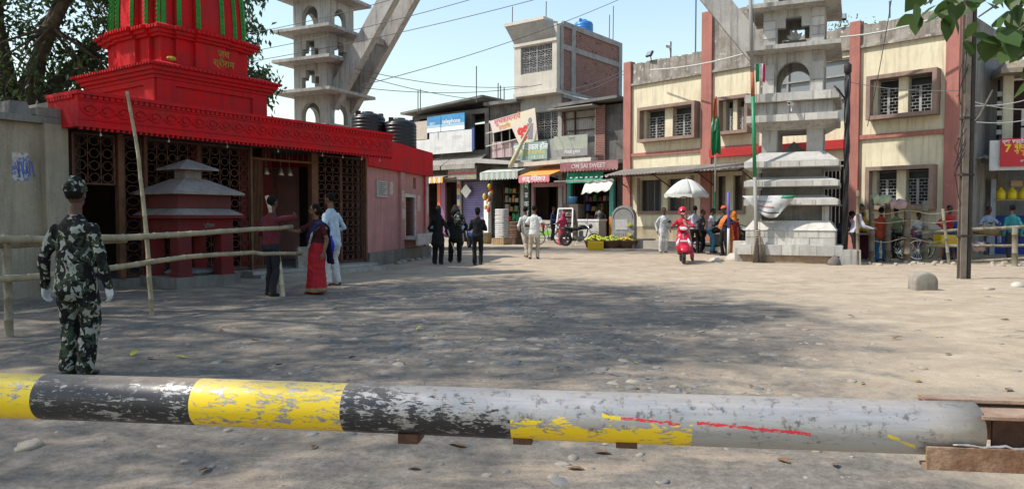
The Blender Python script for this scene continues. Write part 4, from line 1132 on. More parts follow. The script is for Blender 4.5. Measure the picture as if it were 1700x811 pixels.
# corrugated tin lean-to
def corrugated(mb, x0, x1, ya, za, yb_, zb, pitch=.16, amp=.022, m=0, thick=.006):
    n = max(4, int((x1 - x0) / pitch * 4)); g = [[], []]
    for i in range(n + 1):
        x = x0 + (x1 - x0) * i / n; o = amp * math.sin(2 * math.pi * (x - x0) / pitch)
        g[0].append((x, ya, za + o)); g[1].append((x, yb_, zb + o))
    mb.sheet(g, m, thick)
tin = mat('old_tin', (.36, .34, .31), (.27, .25, .22), 1.2, rough=.65, metal=.25, bump=.1, streak=(.22, .15, .10), streak_amt=.5)
mb = MB()
for a, b, s in ((-13.3, -11.0, 0), (-11.05, -8.8, .012), (-8.85, -6.75, .0)): corrugated(mb, a, b, -.02, 3.44 + s, -1.55, 3.10 + s)
lean = mb.build('tin_canopy', tin, yb)
mb = MB()
for x in (-13.1, -10.9, -8.8, -6.9): mb.bar((x, -.02, 3.36), (x, -1.5, 3.03), .05); mb.bar((x, -.02, 2.6), (x, -1.2, 3.07), .035)
mb.bar((-13.2, -1.4, 3.04), (-6.8, -1.4, 3.04), .05); mb.build('canopy_frame', iron, lean)
mb = MB(); mb.box(-13.3, -6.0, -1.3, -.052, -.1, .32); mb.build('platform', mat('stone_platform', (.38, .34, .28), (.3, .27, .23), 2), yb)
# lights, camera, wires on the parapet
def floodlight(label, p, rz):
    t = thing('floodlight', label, 'lamp', p, rz)
    M_ = Matrix.Rotation(R(-30), 4, 'X')
    mb = MB(); mb.box(-.17, .17, -.05, .04, -.12, .12, 0, M_); mb.build('housing', plain('lamp_black', (.02, .02, .022), .4), t)
    mb = MB(); mb.box(-.14, .14, -.06, -.051, -.10, .10, 0, M_); mb.build('lamp_glass', plain('lamp_glass', (.25, .28, .32), .1), t)
    mb = MB(); mb.bar((0, .04, 0), (0, .1, -.3), .03); mb.build('bracket', iron, t)
floodlight('black floodlight above the right window bay of the cream building', FY.w(-3.75, -.1, 8.3), R(-20))
floodlight('tilted black floodlight beside the roof camera on the cream building', FY.w(-11.9, -.15, 8.35), R(-60))
cctv('roof camera on a short mast above the left window bay', FY.w(-10.95, -.05, 8.5), R(-50))
mb = MB(); mb.tube([(-10.95, .05, 8.0), (-10.95, .05, 8.75)], .03, 6); tag(mb.build('camera_mast', iron, frame=FY), 'short iron mast carrying the roof camera', 'mast')
mb = MB(); mb.tube([(-9.9, .3, 7.1), (-9.9, .3, 10.4)], .03, 6); tag(mb.build('lightning_rod', plain('rod_blue', (.10, .13, .22)), frame=FY), 'tall thin blue-grey rod on the cream building roof', 'rod')

# ================================================================ shop row across the square
FH = Frame(5.305, 34.5, 1.29, -1)
grey_pl = mat('grey_plaster', (.42, .405, .385), (.34, .325, .305), 1.0, rough=.9, bump=.15, streak=(.22, .21, .195), streak_amt=.55)
pale_pl = mat('pale_plaster', (.58, .54, .47), (.50, .46, .40), 1.1, rough=.9, bump=.12, streak=(.34, .31, .27), streak_amt=.5)
sooty = mat('sooty_wall', (.10, .095, .09), (.17, .16, .15), 1.3, rough=.95, bump=.3, streak=(.05, .048, .045))
def brick_mat():
    m, nt, b = new_mat('brickwork'); L = nt.links.new
    tc = N(nt, 'TexCoord'); sep = N(nt, 'SeparateXYZ'); L(tc.outputs['Object'], sep.inputs[0])
    ad = N(nt, 'Math', operation='ADD'); L(sep.outputs[0], ad.inputs[0]); L(sep.outputs[1], ad.inputs[1])
    cb = N(nt, 'CombineXYZ'); L(ad.outputs[0], cb.inputs[0]); L(sep.outputs[2], cb.inputs[1])
    br = N(nt, 'TexBrick', i_Scale=1.0); L(cb.outputs[0], br.inputs['Vector'])
    br.inputs['Color1'].default_value = (.20, .062, .045, 1); br.inputs['Color2'].default_value = (.29, .105, .075, 1); br.inputs['Mortar'].default_value = (.27, .235, .21, 1)
    br.inputs['Brick Width'].default_value = .25; br.inputs['Row Height'].default_value = .085; br.inputs['Mortar Size'].default_value = .012; br.inputs['Bias'].default_value = -.2
    c = mixc(nt, ramp(nt, noise_tex(nt, tc.outputs['Object'], 1.4, 5, .7), [(.5, 0.), (.75, .55)]), br.outputs[0], (.13, .075, .06))
    L(c, b.inputs['Base Color']); b.inputs['Roughness'].default_value = .95
    bp = N(nt, 'Bump', i_Strength=.7, i_Distance=.015, invert=True); L(br.outputs['Fac'], bp.inputs['Height']); L(bp.outputs[0], b.inputs['Normal'])
    return m
brickm = brick_mat()
def deco_grille(parent, x0, x1, z0, z1, y, nx, nz, m):
    """white cast window screen: plain bars above, quarter circles below"""
    mb = MB(); t = .028; dx, dz = (x1 - x0) / nx, (z1 - z0) / nz
    for i in range(nx + 1): mb.bar((x0 + i * dx, y, z0), (x0 + i * dx, y, z1), .05 if i in (0, nx) or i % 2 == 0 else t)
    for j in range(nz + 1): mb.bar((x0, y, z0 + j * dz), (x1, y, z0 + j * dz), .04 if j in (0, nz) else t)
    for i in range(nx):
        for j in range(nz):
            ax, az = x0 + i * dx, z0 + j * dz
            if j == nz - 1 or j == 0 and nz > 4:
                for k in (1, 2, 3): mb.bar((ax, y, az + dz * k / 4), (ax + dx, y, az + dz * k / 4), .016)
                for k in (1, 2): mb.bar((ax + dx * k / 3, y, az), (ax + dx * k / 3, y, az + dz), .016)
            else:
                for r in (.45, .25):
                    s = 1 if (j % 2) else -1; o = az if s > 0 else az + dz
                    p = [(ax + dx / 2 - dx * r * math.cos(math.pi * q / 6), y, o + s * dz * r * 1.6 * math.sin(math.pi * q / 6)) for q in range(7)]
                    for q in range(6): mb.bar(p[q], p[q + 1], .022)
    return mb.build('screen', m, parent)
# ---- building A (left)
ba = thing('shop_building', 'sooty two-storey shop building behind stacked white and blue hoardings', 'building', frame=FH)
mb = MB(); mb.wall(-14.2, -8.3, 0, 7.25, [(-13.2, -10.4, .15, 3.3), (-10.3, -8.5, .15, 3.3), (-9.55, -8.6, 5.0, 7.0), (-13.6, -12.6, 6.75, 7.05)], 0, .3); mb.box(-14.2, -8.3, 5.0, 5.2, 0, 7.25); mb.box(-14.2, -14.0, .31, 5, 0, 7.25); mb.box(-8.5, -8.3, .31, 5, 0, 7.25); mb.build('wall', sooty, ba)
mb = MB(); mb.prism([(-14.5, 7.33), (-8.2, 7.72), (-8.2, 7.84), (-14.5, 7.45)], -.7, 5.3); mb.build('roof', conc_d, ba)
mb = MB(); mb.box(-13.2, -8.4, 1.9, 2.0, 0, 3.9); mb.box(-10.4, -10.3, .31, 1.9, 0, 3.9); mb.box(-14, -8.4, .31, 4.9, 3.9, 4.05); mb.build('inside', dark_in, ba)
for x0, x1 in ((-13.9, -10.95), (-10.85, -8.4)):
    mb = MB(); corrugated(mb, x0, x1, -.02, 4.72, -1.05, 4.15, .2); mb.box(x0, x1, -1.09, -1.05, 3.92, 4.14); mb.build('tin_eave', tin, ba)
mb = MB()
for k in range(24): z = .16 + k * .13; mb.box(-10.29, -8.51, .1, .135, z, z + .115)
mb.build('roller_shutter', mat('purple_shutter', (.19, .16, .33), (.16, .14, .28), 3, rough=.6, bump=.1), ba)
mb = MB(); mb.box(-10.55, -10.32, -.12, -.001, 0, 3.35); mb.build('post', pale_pl, ba)
rnd = random.Random(77)
for k in range(9): mb = MB(); mb.box(-10.53, -10.34, -.126, -.121, .5 + k * .3, .76 + k * .3); mb.build('sticker', plain('sticker_%d' % (k % 4), [(.5, .06, .07), (.55, .5, .42), (.08, .12, .35), (.5, .38, .06)][k % 4]), ba)
mb = MB(); mb.box(-12.1, -11.85, -.1, -.001, 0, 3.3); mb.build('orange_post', plain('orange_paint', (.55, .12, .05)), ba)
mb = MB(); mb.box(-11.84, -11.5, -.08, -.001, 0, 3.3); mb.build('violet_post', plain('violet_paint', (.22, .10, .20)), ba)
# ---- building B (middle, low)
bb = thing('shop_building', 'narrow low shop building half hidden behind a torn floral banner', 'building', frame=FH)
mb = MB(); mb.wall(-8.29, -6.15, 0, 7.3, [(-8.1, -6.2, .15, 3.4), (-8.0, -6.3, 4.6, 6.6)], .05, .3); mb.box(-8.29, -6.15, 5.0, 5.2, 0, 7.3); mb.build('wall', sooty, bb)
mb = MB(); mb.box(-8.35, -6.1, -.4, 5.3, 7.3, 7.48); mb.build('roof', conc_d, bb)
mb = MB(); mb.box(-8.2, -6.0, 2.4, 2.5, 0, 7.2); mb.box(-8.29, -6.15, .36, 2.4, 3.9, 4.1); mb.build('inside', dark_in, bb)
mb = MB(); mb.prism([(-8.35, 4.2), (-6.0, 4.02), (-6.0, 4.2), (-8.35, 4.45)], -1.0, .04); mb.build('ledge', grey_pl, bb)
mb = MB(); mb.box(-8.0, -6.3, -.1, -.05, 4.5, 5.35); mb.build('pink_panel', mat('pink_sheet', (.50, .33, .34), (.4, .3, .3), 4), bb)
for x in (-7.75, -7.2, -6.65): mb = MB(); mb.bar((x, -.2, 4.5), (x - .1, -.2, 6.4), .045); mb.build('frame_pole', pale_pl, bb)
for z in (5.25, 5.95): mb = MB(); mb.bar((-8.3, -.25, z - .12), (-5.9, -.25, z + .18), .045); mb.build('frame_pole', pale_pl, bb)
# ---- tall building
bt = thing('tall_building', 'tall narrow plaster house with a raw brick side and white window screens', 'building', frame=FH)
mb = MB(); mb.wall(-6.14, -3.5, 0, 7.5, [(-5.9, -3.75, .15, 3.4), (-5.13, -3.78, 5.28, 6.7)], 0, .3); mb.build('wall', grey_pl, bt)
mb = MB(); mb.wall(-6.14, -3.5, 7.68, 10.9, [(-5.72, -3.75, 8.62, 10.0)], -.55, .3, 0); mb.build('bay_wall', pale_pl, bt)
mb = MB(); mb.box(-6.16, -3.46, -.62, -.001, 7.501, 7.679); mb.box(-6.14, -5.9, -.549, 5.8, 7.68, 10.9); mb.box(-3.75, -3.48, -.549, -.26, 7.68, 10.9); mb.build('bay_floor', pale_pl, bt)
mb = MB(); mb.box(-6.16, -3.45, -.62, -.551, 10.05, 10.2); mb.prism([(-6.1, 10.201), (-3.5, 10.201), (-3.5, 10.202), (-6.1, 10.202)], -.60, -.56); mb.build('bay_ledge', pale_pl, bt)
v0 = [(-6.12, -.56, 10.203), (-3.5, -.56, 10.203), (-3.95, -1.05, 11.05), (-6.35, -1.05, 11.05), (-6.12, -.3, 10.203), (-3.5, -.3, 10.203), (-3.6, -.3, 11.05), (-6.12, -.3, 11.05)]
mb = MB(); mb.add(v0, [(0, 1, 2, 3), (4, 7, 6, 5), (3, 2, 6, 7), (1, 5, 6, 2), (0, 3, 7, 4), (0, 4, 5, 1)]); mb.build('flared_parapet', grey_pl, bt)
mb = MB(); mb.box(-6.4, -3.9, -1.1, -.25, 11.051, 11.2); mb.build('parapet_cap', pale_pl, bt)
mb = MB(); mb.box(-6.1, -3.52, 3.0, 3.1, 0, 10.8); mb.box(-6.1, -3.52, .31, 3.0, 3.9, 4.1); mb.box(-6.1, -3.52, -.2, 5.8, 10.7, 10.85); mb.build('inside', dark_in, bt)
sc1 = deco_grille(bt, -5.70, -3.77, 8.64, 9.98, -.45, 4, 5, white_iron); sc2 = deco_grille(bt, -5.11, -3.80, 5.30, 6.68, .1, 3, 4, white_iron)
for q_ in ((-5.72, -3.75, -.26, -.25, 8.62, 10.0), (-5.13, -3.78, .29, .299, 5.28, 6.7)): mb = MB(); mb.box(*q_); mb.build('screen_back', plain('screen_dark', (.06, .065, .07)), bt)
# brick side with concrete frame
mb = MB(); mb.box(-3.55, -3.5, .0, 5.9, 3.9, 11.0); mb.build('brick_side', brickm, bt)
for (y0, y1, z0, z1) in ((-.25, .0, 7.68, 10.95), (.75, 1.1, 3.9, 11.0), (5.6, 5.95, 3.9, 11.1)):
    mb = MB(); mb.box(-3.56, -3.42, y0, y1, z0, z1); mb.build('column', conc, bt)
for z0, z1 in ((9.72, 9.98), (7.3, 7.68), (10.85, 11.12)):
    mb = MB(); mb.box(-3.57, -3.43, 0.001, 5.95, z0, z1); mb.build('ring_beam', conc, bt)
mb = MB(); mb.box(-6.1, -3.5, 5.6, 5.9, 3.9, 10.9); mb.build('rear_wall', brickm, bt)
rnd = random.Random(9); 
for k in range(26):
    y, z = rnd.uniform(1.2, 5.5), rnd.choice([8.3, 9.1, 9.5, 10.1, 10.6]) + rnd.uniform(-.03, .03)
    if k < 20: mb = MB(); mb.box(-3.515, -3.488, y, y + .1, z, z + .08); mb.build('putlog_hole', plain('hole_black', (.02, .018, .016)), bt)
tank('bright blue water tank on the roof of the tall brick-sided house', FH.w(-4.4, 3.4, 10.86), .52, 1.2, plain('blue_plastic', (.03, .19, .52), .4))
for (x, y, h) in ((-6.0, -.9, .9), (-4.1, -.6, .9), (-3.6, 5.2, 1.9), (-3.55, 4.7, 1.3)):
    mb = MB(); mb.tube([(x, y, 10.9), (x + .02, y, 11.15 + h)], .022, 5); tag(mb.build('rebar', iron, frame=FH), 'thin bare reinforcing rod standing up from the tall house roof', 'rod', 'rods on the tall house roof')
# ---- wing to the right of the tall house
bg = thing('shop_building', 'shop wing with a corrugated sheet window and a bare brick pier', 'building', frame=FH)
mb = MB(); mb.wall(-3.499, 0.0, 0, 6.7, [(-3.3, -.35, .15, 3.5), (-3.42, -1.5, 5.25, 6.55)], .02, .3); mb.box(-.2, 0, .33, 5.5, 0, 6.7); mb.box(-3.4, 0, 5.4, 5.5, 0, 6.7); mb.build('wall', sooty, bg)
mb = MB(); mb.prism([(-3.6, 6.72), (.05, 6.86), (.05, 6.98), (-3.6, 6.88)], -.75, 5.6); mb.build('roof', conc_d, bg)
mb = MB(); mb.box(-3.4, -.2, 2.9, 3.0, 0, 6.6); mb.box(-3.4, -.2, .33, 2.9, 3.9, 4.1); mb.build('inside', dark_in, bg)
mb = MB(); g = [[], []]
for i in range(60): x = -3.4 + 1.88 * i / 59; o = .02 * math.sin(i * 1.7); g[0].append((x, .12 + o, 5.25)); g[1].append((x, .12 + o, 6.55))
mb.sheet(g, 0, .006); mb.build('corrugated_sheet', mat('window_sheet', (.46, .45, .43), (.38, .36, .33), 1.0, rough=.6, wear=(.28, .11, .05), wear_at=.6, wear_scale=1.6), bg)
for x in (-3.4, -2.75, -1.52): mb = MB(); mb.box(x - .03, x + .03, -.02, .08, 5.25, 6.55); mb.build('window_bar', iron, bg)
for z in (5.6, 6.2): mb = MB(); mb.box(-3.4, -1.5, -.03, .05, z - .02, z + .02); mb.build('window_bar', iron, bg)
mb = MB(); mb.box(-1.45, -.95, -.15, .0, 3.9, 6.7); mb.build('brick_pier', brickm, bg)
mb = MB(); mb.box(-1.49, -1.46, -.16, .0, 3.9, 6.6); mb.build('pier_edge', pale_pl, bg)
mb = MB(); mb.prism([(-6.3, 3.86), (-1.3, 3.98), (-1.3, 4.16), (-6.3, 4.06)], -.85, -.001); mb.build('ledge', pale_pl, bg)
mb = MB(); mb.prism([(-3.75, 6.6), (-1.2, 6.62), (-1.2, 6.67), (-3.75, 6.65)], -.9, .01); mb.build('tin_hood', tin, bg)

# ================================================================ signs of the shop row
def board(name, label, fr, x0, x1, z0, z1, y, m, depth=.06, tilt=0.0, cat='sign'):
    t = thing(name, label, cat, fr.w((x0 + x1) / 2, y, z0), fr.a)
    mb = MB(); w_ = (x1 - x0) / 2; mb.box(-w_, w_, 0, depth, 0, z1 - z0); mb.build('board', m, t)
    t.rotation_euler = (0, tilt, fr.a)
    return t
white_t = plain('sign_white', (.75, .75, .75), .6, fine=0); blue_sign = mat('sign_blue', (.05, .21, .44), (.08, .30, .52), 1.2, rough=.4, bump=0, fine=.03)
t = board('shop_sign', 'blue telephone sign with white lettering above the white hoarding', FH, -12.55, -9.68, 6.12, 7.06, -.45, blue_sign)
mb = MB(); mb.box(-1.43, 1.43, -.004, -.001, .03, .26); mb.build('white_stripe', white_t, t)
mb = MB(); mb.box(-1.43, 1.43, -.004, -.001, .27, .42); mb.build('pale_stripe', plain('sign_pale_blue', (.30, .48, .58)), t)
text('Vodafone telephone'.split()[1], .34, white_t, t, (.45, -.006, .55), bold=.004); text('BEST', .2, white_t, t, (-1.0, -.006, .5))
sheet_w = mat('white_hoarding', (.62, .62, .61), (.52, .52, .51), 1.6, rough=.5, bump=.15, streak=(.42, .41, .39), streak_amt=.5)
t = board('hoarding', 'large faded white hoarding below the blue telephone sign', FH, -12.27, -9.05, 4.88, 6.09, -.55, sheet_w)
fade = plain('faded_print', (.48, .48, .47))
for s, x, z, b in ((.3, -.9, .3, 'दुकान'), (.26, .5, .85, 'मोबाइल'), (.3, .7, .3, '2')): text(b, s, fade, t, (x, -.004, z))
board('hoarding', 'small white hoarding beside the black water tanks', FH, -14.0, -12.32, 4.75, 5.75, -.5, sheet_w)
board('hoarding', 'beige cloth panel left of the blue telephone sign', FH, -13.9, -12.6, 5.8, 6.85, -.4, mat('beige_cloth', (.48, .42, .36), (.42, .36, .31), 2))
board('hoarding', 'narrow blue board standing on edge beside the white hoarding', FH, -9.02, -8.85, 4.95, 6.15, -.6, plain('deep_blue', (.04, .07, .22)))
# sign over the shutter
t = board('shop_sign', 'painted sign with a red strip above the purple shutter', FH, -10.5, -8.45, 3.35, 4.05, -.9, mat('painted_sign', (.30, .27, .25), (.2, .17, .16), 6))
mb = MB(); mb.box(-1.0, 1.0, -.004, -.001, .30, .38); mb.build('red_strip', plain('strip_red', (.5, .04, .05)), t)
text('साड़ी सेन्टर', .28, plain('sign_pale', (.5, .46, .42)), t, (0, -.006, .52)); text('कपड़ा', .18, plain('sign_yellow', (.6, .5, .06)), t, (.6, -.006, .15))
mb = MB(); mb.box(-.28, .28, -.01, .01, -.28, .28); o = mb.build('diamond_sign', white_t, loc=FH.w(-9.85, -.15, 2.75), rz=FH.a); o.rotation_euler = (0, R(45), FH.a); tag(o, 'white diamond-shaped sign hung before the purple shutter', 'sign')
# floral banner
c = [FH.px(813, 201, -.5), FH.px(888, 179, -.5), FH.px(893, 233, -.5), FH.px(862, 241, -.5), FH.px(850, 213, -.5), FH.px(818, 221, -.5)]
fl = thing('banner', 'torn tilted banner printed with red flowers and pink lettering', 'banner', frame=FH)
mb = MB(); mb.prism(list(reversed(c)), -.5, -.48); mb.build('cloth', mat('banner_cloth', (.62, .52, .50), (.66, .60, .42), 1.1, rough=.5, bump=.05), fl)
ang = math.atan2(c[1][1] - c[0][1], c[1][0] - c[0][0])
for b, s, (px, py), cc in (('शुभकामनायें', .40, (842, 198), (.55, .10, .12)), ('हार्दिक', .28, (838, 210), (.6, .28, .05))):
    x, z = FH.px(px, py, -.5); text(b, s, plain('ink_%s' % b[0], cc), fl, (x, -.508, z), (R(90), -ang, 0), bold=.006)
for px, py in ((864, 218), (873, 214), (870, 228)):
    x, z = FH.px(px, py, -.5); mb = MB()
    for a in range(6): mb.ball((x + .12 * math.cos(a), -.505, z + .12 * math.sin(a)), (.1, .006, .1), 6, 4)
    mb.build('printed_flower', plain('flower_red', (.55, .04, .04)), fl)
x, z = FH.px(880, 208, -.5); mb = MB(); mb.ball((x, -.505, z + .25), (.13, .006, .16), 8, 5); mb.prism([(x - .2, z + .1), (x + .2, z + .1), (x + .15, z - .7), (x - .15, z - .7)], -.51, -.501); mb.build('printed_figure', plain('print_grey', (.22, .22, .25)), fl)
mb = MB(); x0, z0 = FH.px(882, 205, -.7); x1, z1 = FH.px(846, 278, -1.2)
P0, P1 = Vector((x0, -.7, z0)), Vector((x1, -1.2, z1))
mb.tube([P0.lerp(P1, k / 6) for k in range(7)], [.02, .05, .08, .10, .11, .12, .09], 9); o = mb.build('rolled_banner', mat('rolled_cloth', (.46, .42, .24), (.5, .47, .4), 3, wear=(.5, .06, .08), wear_at=.6, wear_scale=3), smooth=True, frame=FH); tag(o, 'rolled printed banner leaning down over the striped awning', 'banner')
# medical hall sign, grey sign
t = board('shop_sign', 'green medical shop sign with white and yellow lettering', FH, -5.98, -3.92, 4.22, 5.1, -.75, mat('sign_green', (.20, .33, .30), (.26, .38, .32), 1.5, rough=.45, bump=0))
text('साहू मेडिकल हॉल'.replace('डि', 'िड'), .40, white_t, t, (.0, -.004, .62), bold=.006, sx=.85); text('अंग्रेजी दवाखाना', .26, plain('sign_yellow', (.6, .5, .06)), t, (.1, -.004, .34), bold=.004)
for k in range(7): mb = MB(); mb.box(-.3 + k * .17, -.2 + k * .17, -.004, -.001, .04, .2); mb.build('printed_bottle', plain('bottle_%d' % (k % 3), [(.5, .5, .45), (.25, .4, .4), (.5, .42, .25)][k % 3]), t)
text('24', .2, plain('strip_red', (.5, .04, .05)), t, (-.75, -.004, .14), bold=.004)
t = board('shop_sign', 'faded grey-green sign on the ledge of the shop wing', FH, -3.5, -1.55, 4.28, 5.28, -.75, mat('sign_greygreen', (.36, .39, .30), (.30, .31, .28), 1.0, rough=.45, bump=0))
text('साईं', .24, plain('sign_dim', (.2, .2, .19)), t, (.1, -.004, .82), bold=.004); text('सभी प्रकार', .2, plain('sign_pale', (.5, .46, .42)), t, (-.3, -.004, .42)); text('मिठाई दुकान'.replace('मि', 'िम'), .2, white_t, t, (.1, -.004, .2))
mb = MB(); mb.box(-.97, .97, -.003, -.001, .02, .34); mb.build('grey_band', plain('sign_grey', (.26, .25, .25)), t)

# ================================================================ awnings
def awning(parent_label, x0, x1, zt, yo, zb, vh, m_top, m_val, stripes=None, body=None, body_m=None, scallop=.18, name='awning', sh=0.0, ts=.85):
    t = thing(name, parent_label, 'awning', frame=FH)
    n = stripes or 1; mb = MB(); xs_ = [x0 + (x1 - x0) * i / (n * 4) for i in range(n * 4 + 1)]
    for i in range(n):
        g = [[(x + (0 if k == 0 else sh), y, z) for x in xs_[i * 4:i * 4 + 5]] for k, (y, z) in enumerate(((-.05, zt), (yo, zb)))]
        mb.sheet(g, i % 2, .012)
    mb.build('canopy', m_top if isinstance(m_top, list) else [m_top], t)
    mb = MB(); k = max(4, round((x1 - x0) / scallop))
    for i in range(k):
        a, b = x0 + sh + (x1 - x0) * i / k, x0 + sh + (x1 - x0) * (i + 1) / k
        mb.prism([(a, zb - .012), (a, zb - vh * .8), ((a + b) / 2 - (b - a) * .25, zb - vh * .95), ((a + b) / 2, zb - vh), ((a + b) / 2 + (b - a) * .25, zb - vh * .95), (b, zb - vh * .8), (b, zb - .012)], yo - .005, yo + .003, i % 2 if isinstance(m_val, list) else 0)
    va = mb.build('valance', m_val if isinstance(m_val, list) else [m_val], t)
    for x in (x0 + .05, x1 - .05): mb = MB(); mb.bar((x + sh, yo + .02, zb - .03), (x, -.05, zb - .25), .03); mb.build('arm', white_iron, t)
    if body: text(body, vh * ts, body_m, t, ((x0 + x1) / 2 + sh, yo - .012, zb - vh * .45), bold=.006)
    return t
awn_g, awn_g2 = plain('awning_grey', (.46, .48, .44), .8), plain('awning_greygreen', (.30, .35, .31), .8)
a0, a1 = FH.px(799, 284, -1.4)[0], FH.px(862, 281, -1.4)[0]
awning('grey-green awning with dark blocks along its valance over the general store', a0, a1, 3.98, -1.4, 3.62, .40, [awn_g, mat('awning_grey_b', (.42, .44, .40))], [awn_g, awn_g2], 6, sh=-.1)
a0, a1 = FH.px(861, 292, -1.4)[0], FH.px(912, 290, -1.4)[0]
awning('orange awning with a pink scalloped valance over the medical shop', a0 + .5, a1 + .5, 3.86, -1.4, 3.36, .36, plain('awning_orange', (.72, .27, .06), .8), plain('valance_pink', (.62, .20, .22), .8), 1, 'साहू मेडिकल'.replace('डि', 'िड'), white_t, sh=-.5)
a0, a1 = FH.px(930, 282, -1.3)[0], FH.px(1026, 268, -1.3)[0]
maroon = mat('awning_maroon', (.27, .10, .11), (.36, .20, .19), .9, rough=.6)
awning('maroon sweet shop awning lettered in white along the valance', a0, a1, 4.0, -1.3, 3.92, .46, plain('awning_lilac', (.35, .30, .33)), maroon, 1, 'OM SAI SWEET', plain('sign_faded', (.52, .45, .45)), ts=.62)
a0, a1 = FH.px(700, 291, -1.2)[0], FH.px(735, 290, -1.2)[0]
awning('small yellow and white striped awning beside the pink annex', a0 - .4, a1, 3.72, -1.2, 3.52, .34, plain('awning_cream', (.58, .5, .4)), [plain('awning_yellow', (.62, .33, .05)), plain('awning_white', (.6, .56, .5))], 1)
mb = MB(); corrugated(mb, -11.2, -9.9, -.05, 3.62, -1.1, 3.45, .18); tag(mb.build('tin_awning', mat('rusty_tin', (.25, .17, .12), (.18, .12, .09), 3, rough=.8), frame=FH), 'rusty tin awning next to the striped yellow one', 'awning')
gr = thing('awning', 'green cloth canopy slung below the maroon sweet shop awning', 'awning', frame=FH)
mb = MB(); x0, zt = FH.px(942, 287, -1.0); x1, _ = FH.px(1002, 283, -1.0); mb.sheet([[(x0 + (x1 - x0) * i / 10, -1.0 + .03 * math.sin(i * 2), zt) for i in range(11)], [(x0 + (x1 - x0) * i / 10, -1.15 + .04 * math.sin(i * 1.7), zt - .5) for i in range(11)]], 0, .008); mb.build('cloth', plain('cloth_green', (.03, .26, .15), .8), gr)
for k in range(8): mb = MB(); x = x0 + .25 + k * .28; mb.box(x, x + .14, -1.14, -1.13, zt - .28, zt - .22); mb.build('white_dash', white_t, gr)
mb = MB(); x0, z0 = FH.px(920, 301, -1.6); x1, z1 = FH.px(1016, 298, -1.6); mb.bar((x0, -1.6, z0), (x1, -1.6, z1), .05); tag(mb.build('awning_pole', white_iron, frame=FH), 'horizontal white pole under the green cloth canopy', 'pole')
cl = thing('plastic_sheet', 'off-white plastic sheet draped over the pole of the sweet shop', 'sheet', frame=FH)
mb = MB(); x0, z0 = FH.px(965, 303, -1.9); x1, z1 = FH.px(1012, 297, -1.9); mb.sheet([[(x0 + (x1 - x0) * i / 12, -1.5 - .1 * j, z0 + (z1 - z0) * i / 12 - .13 * j + .05 * math.sin(i * 1.9 + j)) for i in range(13)] for j in range(5)], 0, .006); mb.build('sheet', plain('offwhite_sheet', (.55, .54, .46), .6), cl, smooth=True)
# shop posts, counters and doors
for x, m_, lb in ((-3.05, plain('post_green', (.06, .30, .24)), 'slim green post at the left side of the sweet shop'), (-.62, plain('post_teal', (.10, .38, .33)), 'teal post at the right side of the sweet shop')):
    mb = MB(); mb.box(x, x + .22, -.25, -.05, 0, 3.3); tag(mb.build('shop_post', m_, frame=FH), lb, 'post')
mb = MB(); mb.box(-.62, -.4, -.26, -.251, 0.3, 1.3); tag(mb.build('orange_panel', plain('panel_orange', (.6, .22, .04)), frame=FH), 'orange panel on the lower half of the teal post', 'panel')
pf = thing('shop_doorway', 'dusty pink doorway frame of the shop beside the medical hall', 'door frame', frame=FH)
for a, b, c_, d in ((-5.3, -5.15, 0, 3.05), (-3.3, -3.15, 0, 3.05), (-5.15, -3.3, 2.85, 3.05)): mb = MB(); mb.box(a, b, -.2, -.02, c_, d); mb.build('frame_bar', mat('pink_frame', (.42, .24, .27), (.34, .2, .22), 3), pf)
vs_ = board('shop_sign', 'tall dark sign with stacked white letters between the two shops', FH, -5.72, -5.36, 1.2, 3.15, -.3, plain('sign_darkgreen', (.03, .08, .06)))
for k, ch in enumerate('मेडिकल'.replace('डि', 'ड')[:1] + 'डकल'): text(ch, .38, white_t, vs_, (0, -.004, 1.7 - k * .46), bold=.008)
ct = thing('shop_counter', 'pale counter front with red and green lettering in the pink-framed shop', 'counter', frame=FH)
mb = MB(); mb.box(-5.1, -3.5, -.35, .4, 0.05, 1.15); mb.build('counter_body', mat('counter_pale', (.45, .46, .38), (.38, .4, .33), 2), ct)
text('लस्सी', .36, plain('strip_red', (.5, .04, .05)), ct, (-4.7, -.356, .85), bold=.008); text('दही', .34, plain('ink_dark', (.05, .05, .05)), ct, (-3.95, -.356, .85), bold=.006)
mb = MB(); mb.box(-5.0, -3.6, -.358, -.351, .4, .6); mb.build('green_strip', plain('strip_green', (.2, .42, .06)), ct)
fz = thing('ice_box', 'white box freezer standing in front of the sweet shop', 'freezer', frame=FH)
mb = MB(); mb.box(-1.9, -.75, -1.0, -.3, .08, 1.12); mb.build('cabinet', mat('freezer_white', (.52, .52, .50), (.44, .43, .40), 2, rough=.5), fz)
mb = MB(); mb.box(-1.93, -.72, -1.03, -.27, 1.121, 1.2); mb.build('lid', plain('sign_white', (.75, .75, .75)), fz)
# sill along the shops
mb = MB(); mb.box(-14.2, 0.2, -1.0, .02, -.1, .14); struct(mb.build('shop_pavement', mat('stone_platform', (.38, .34, .28)), frame=FH))

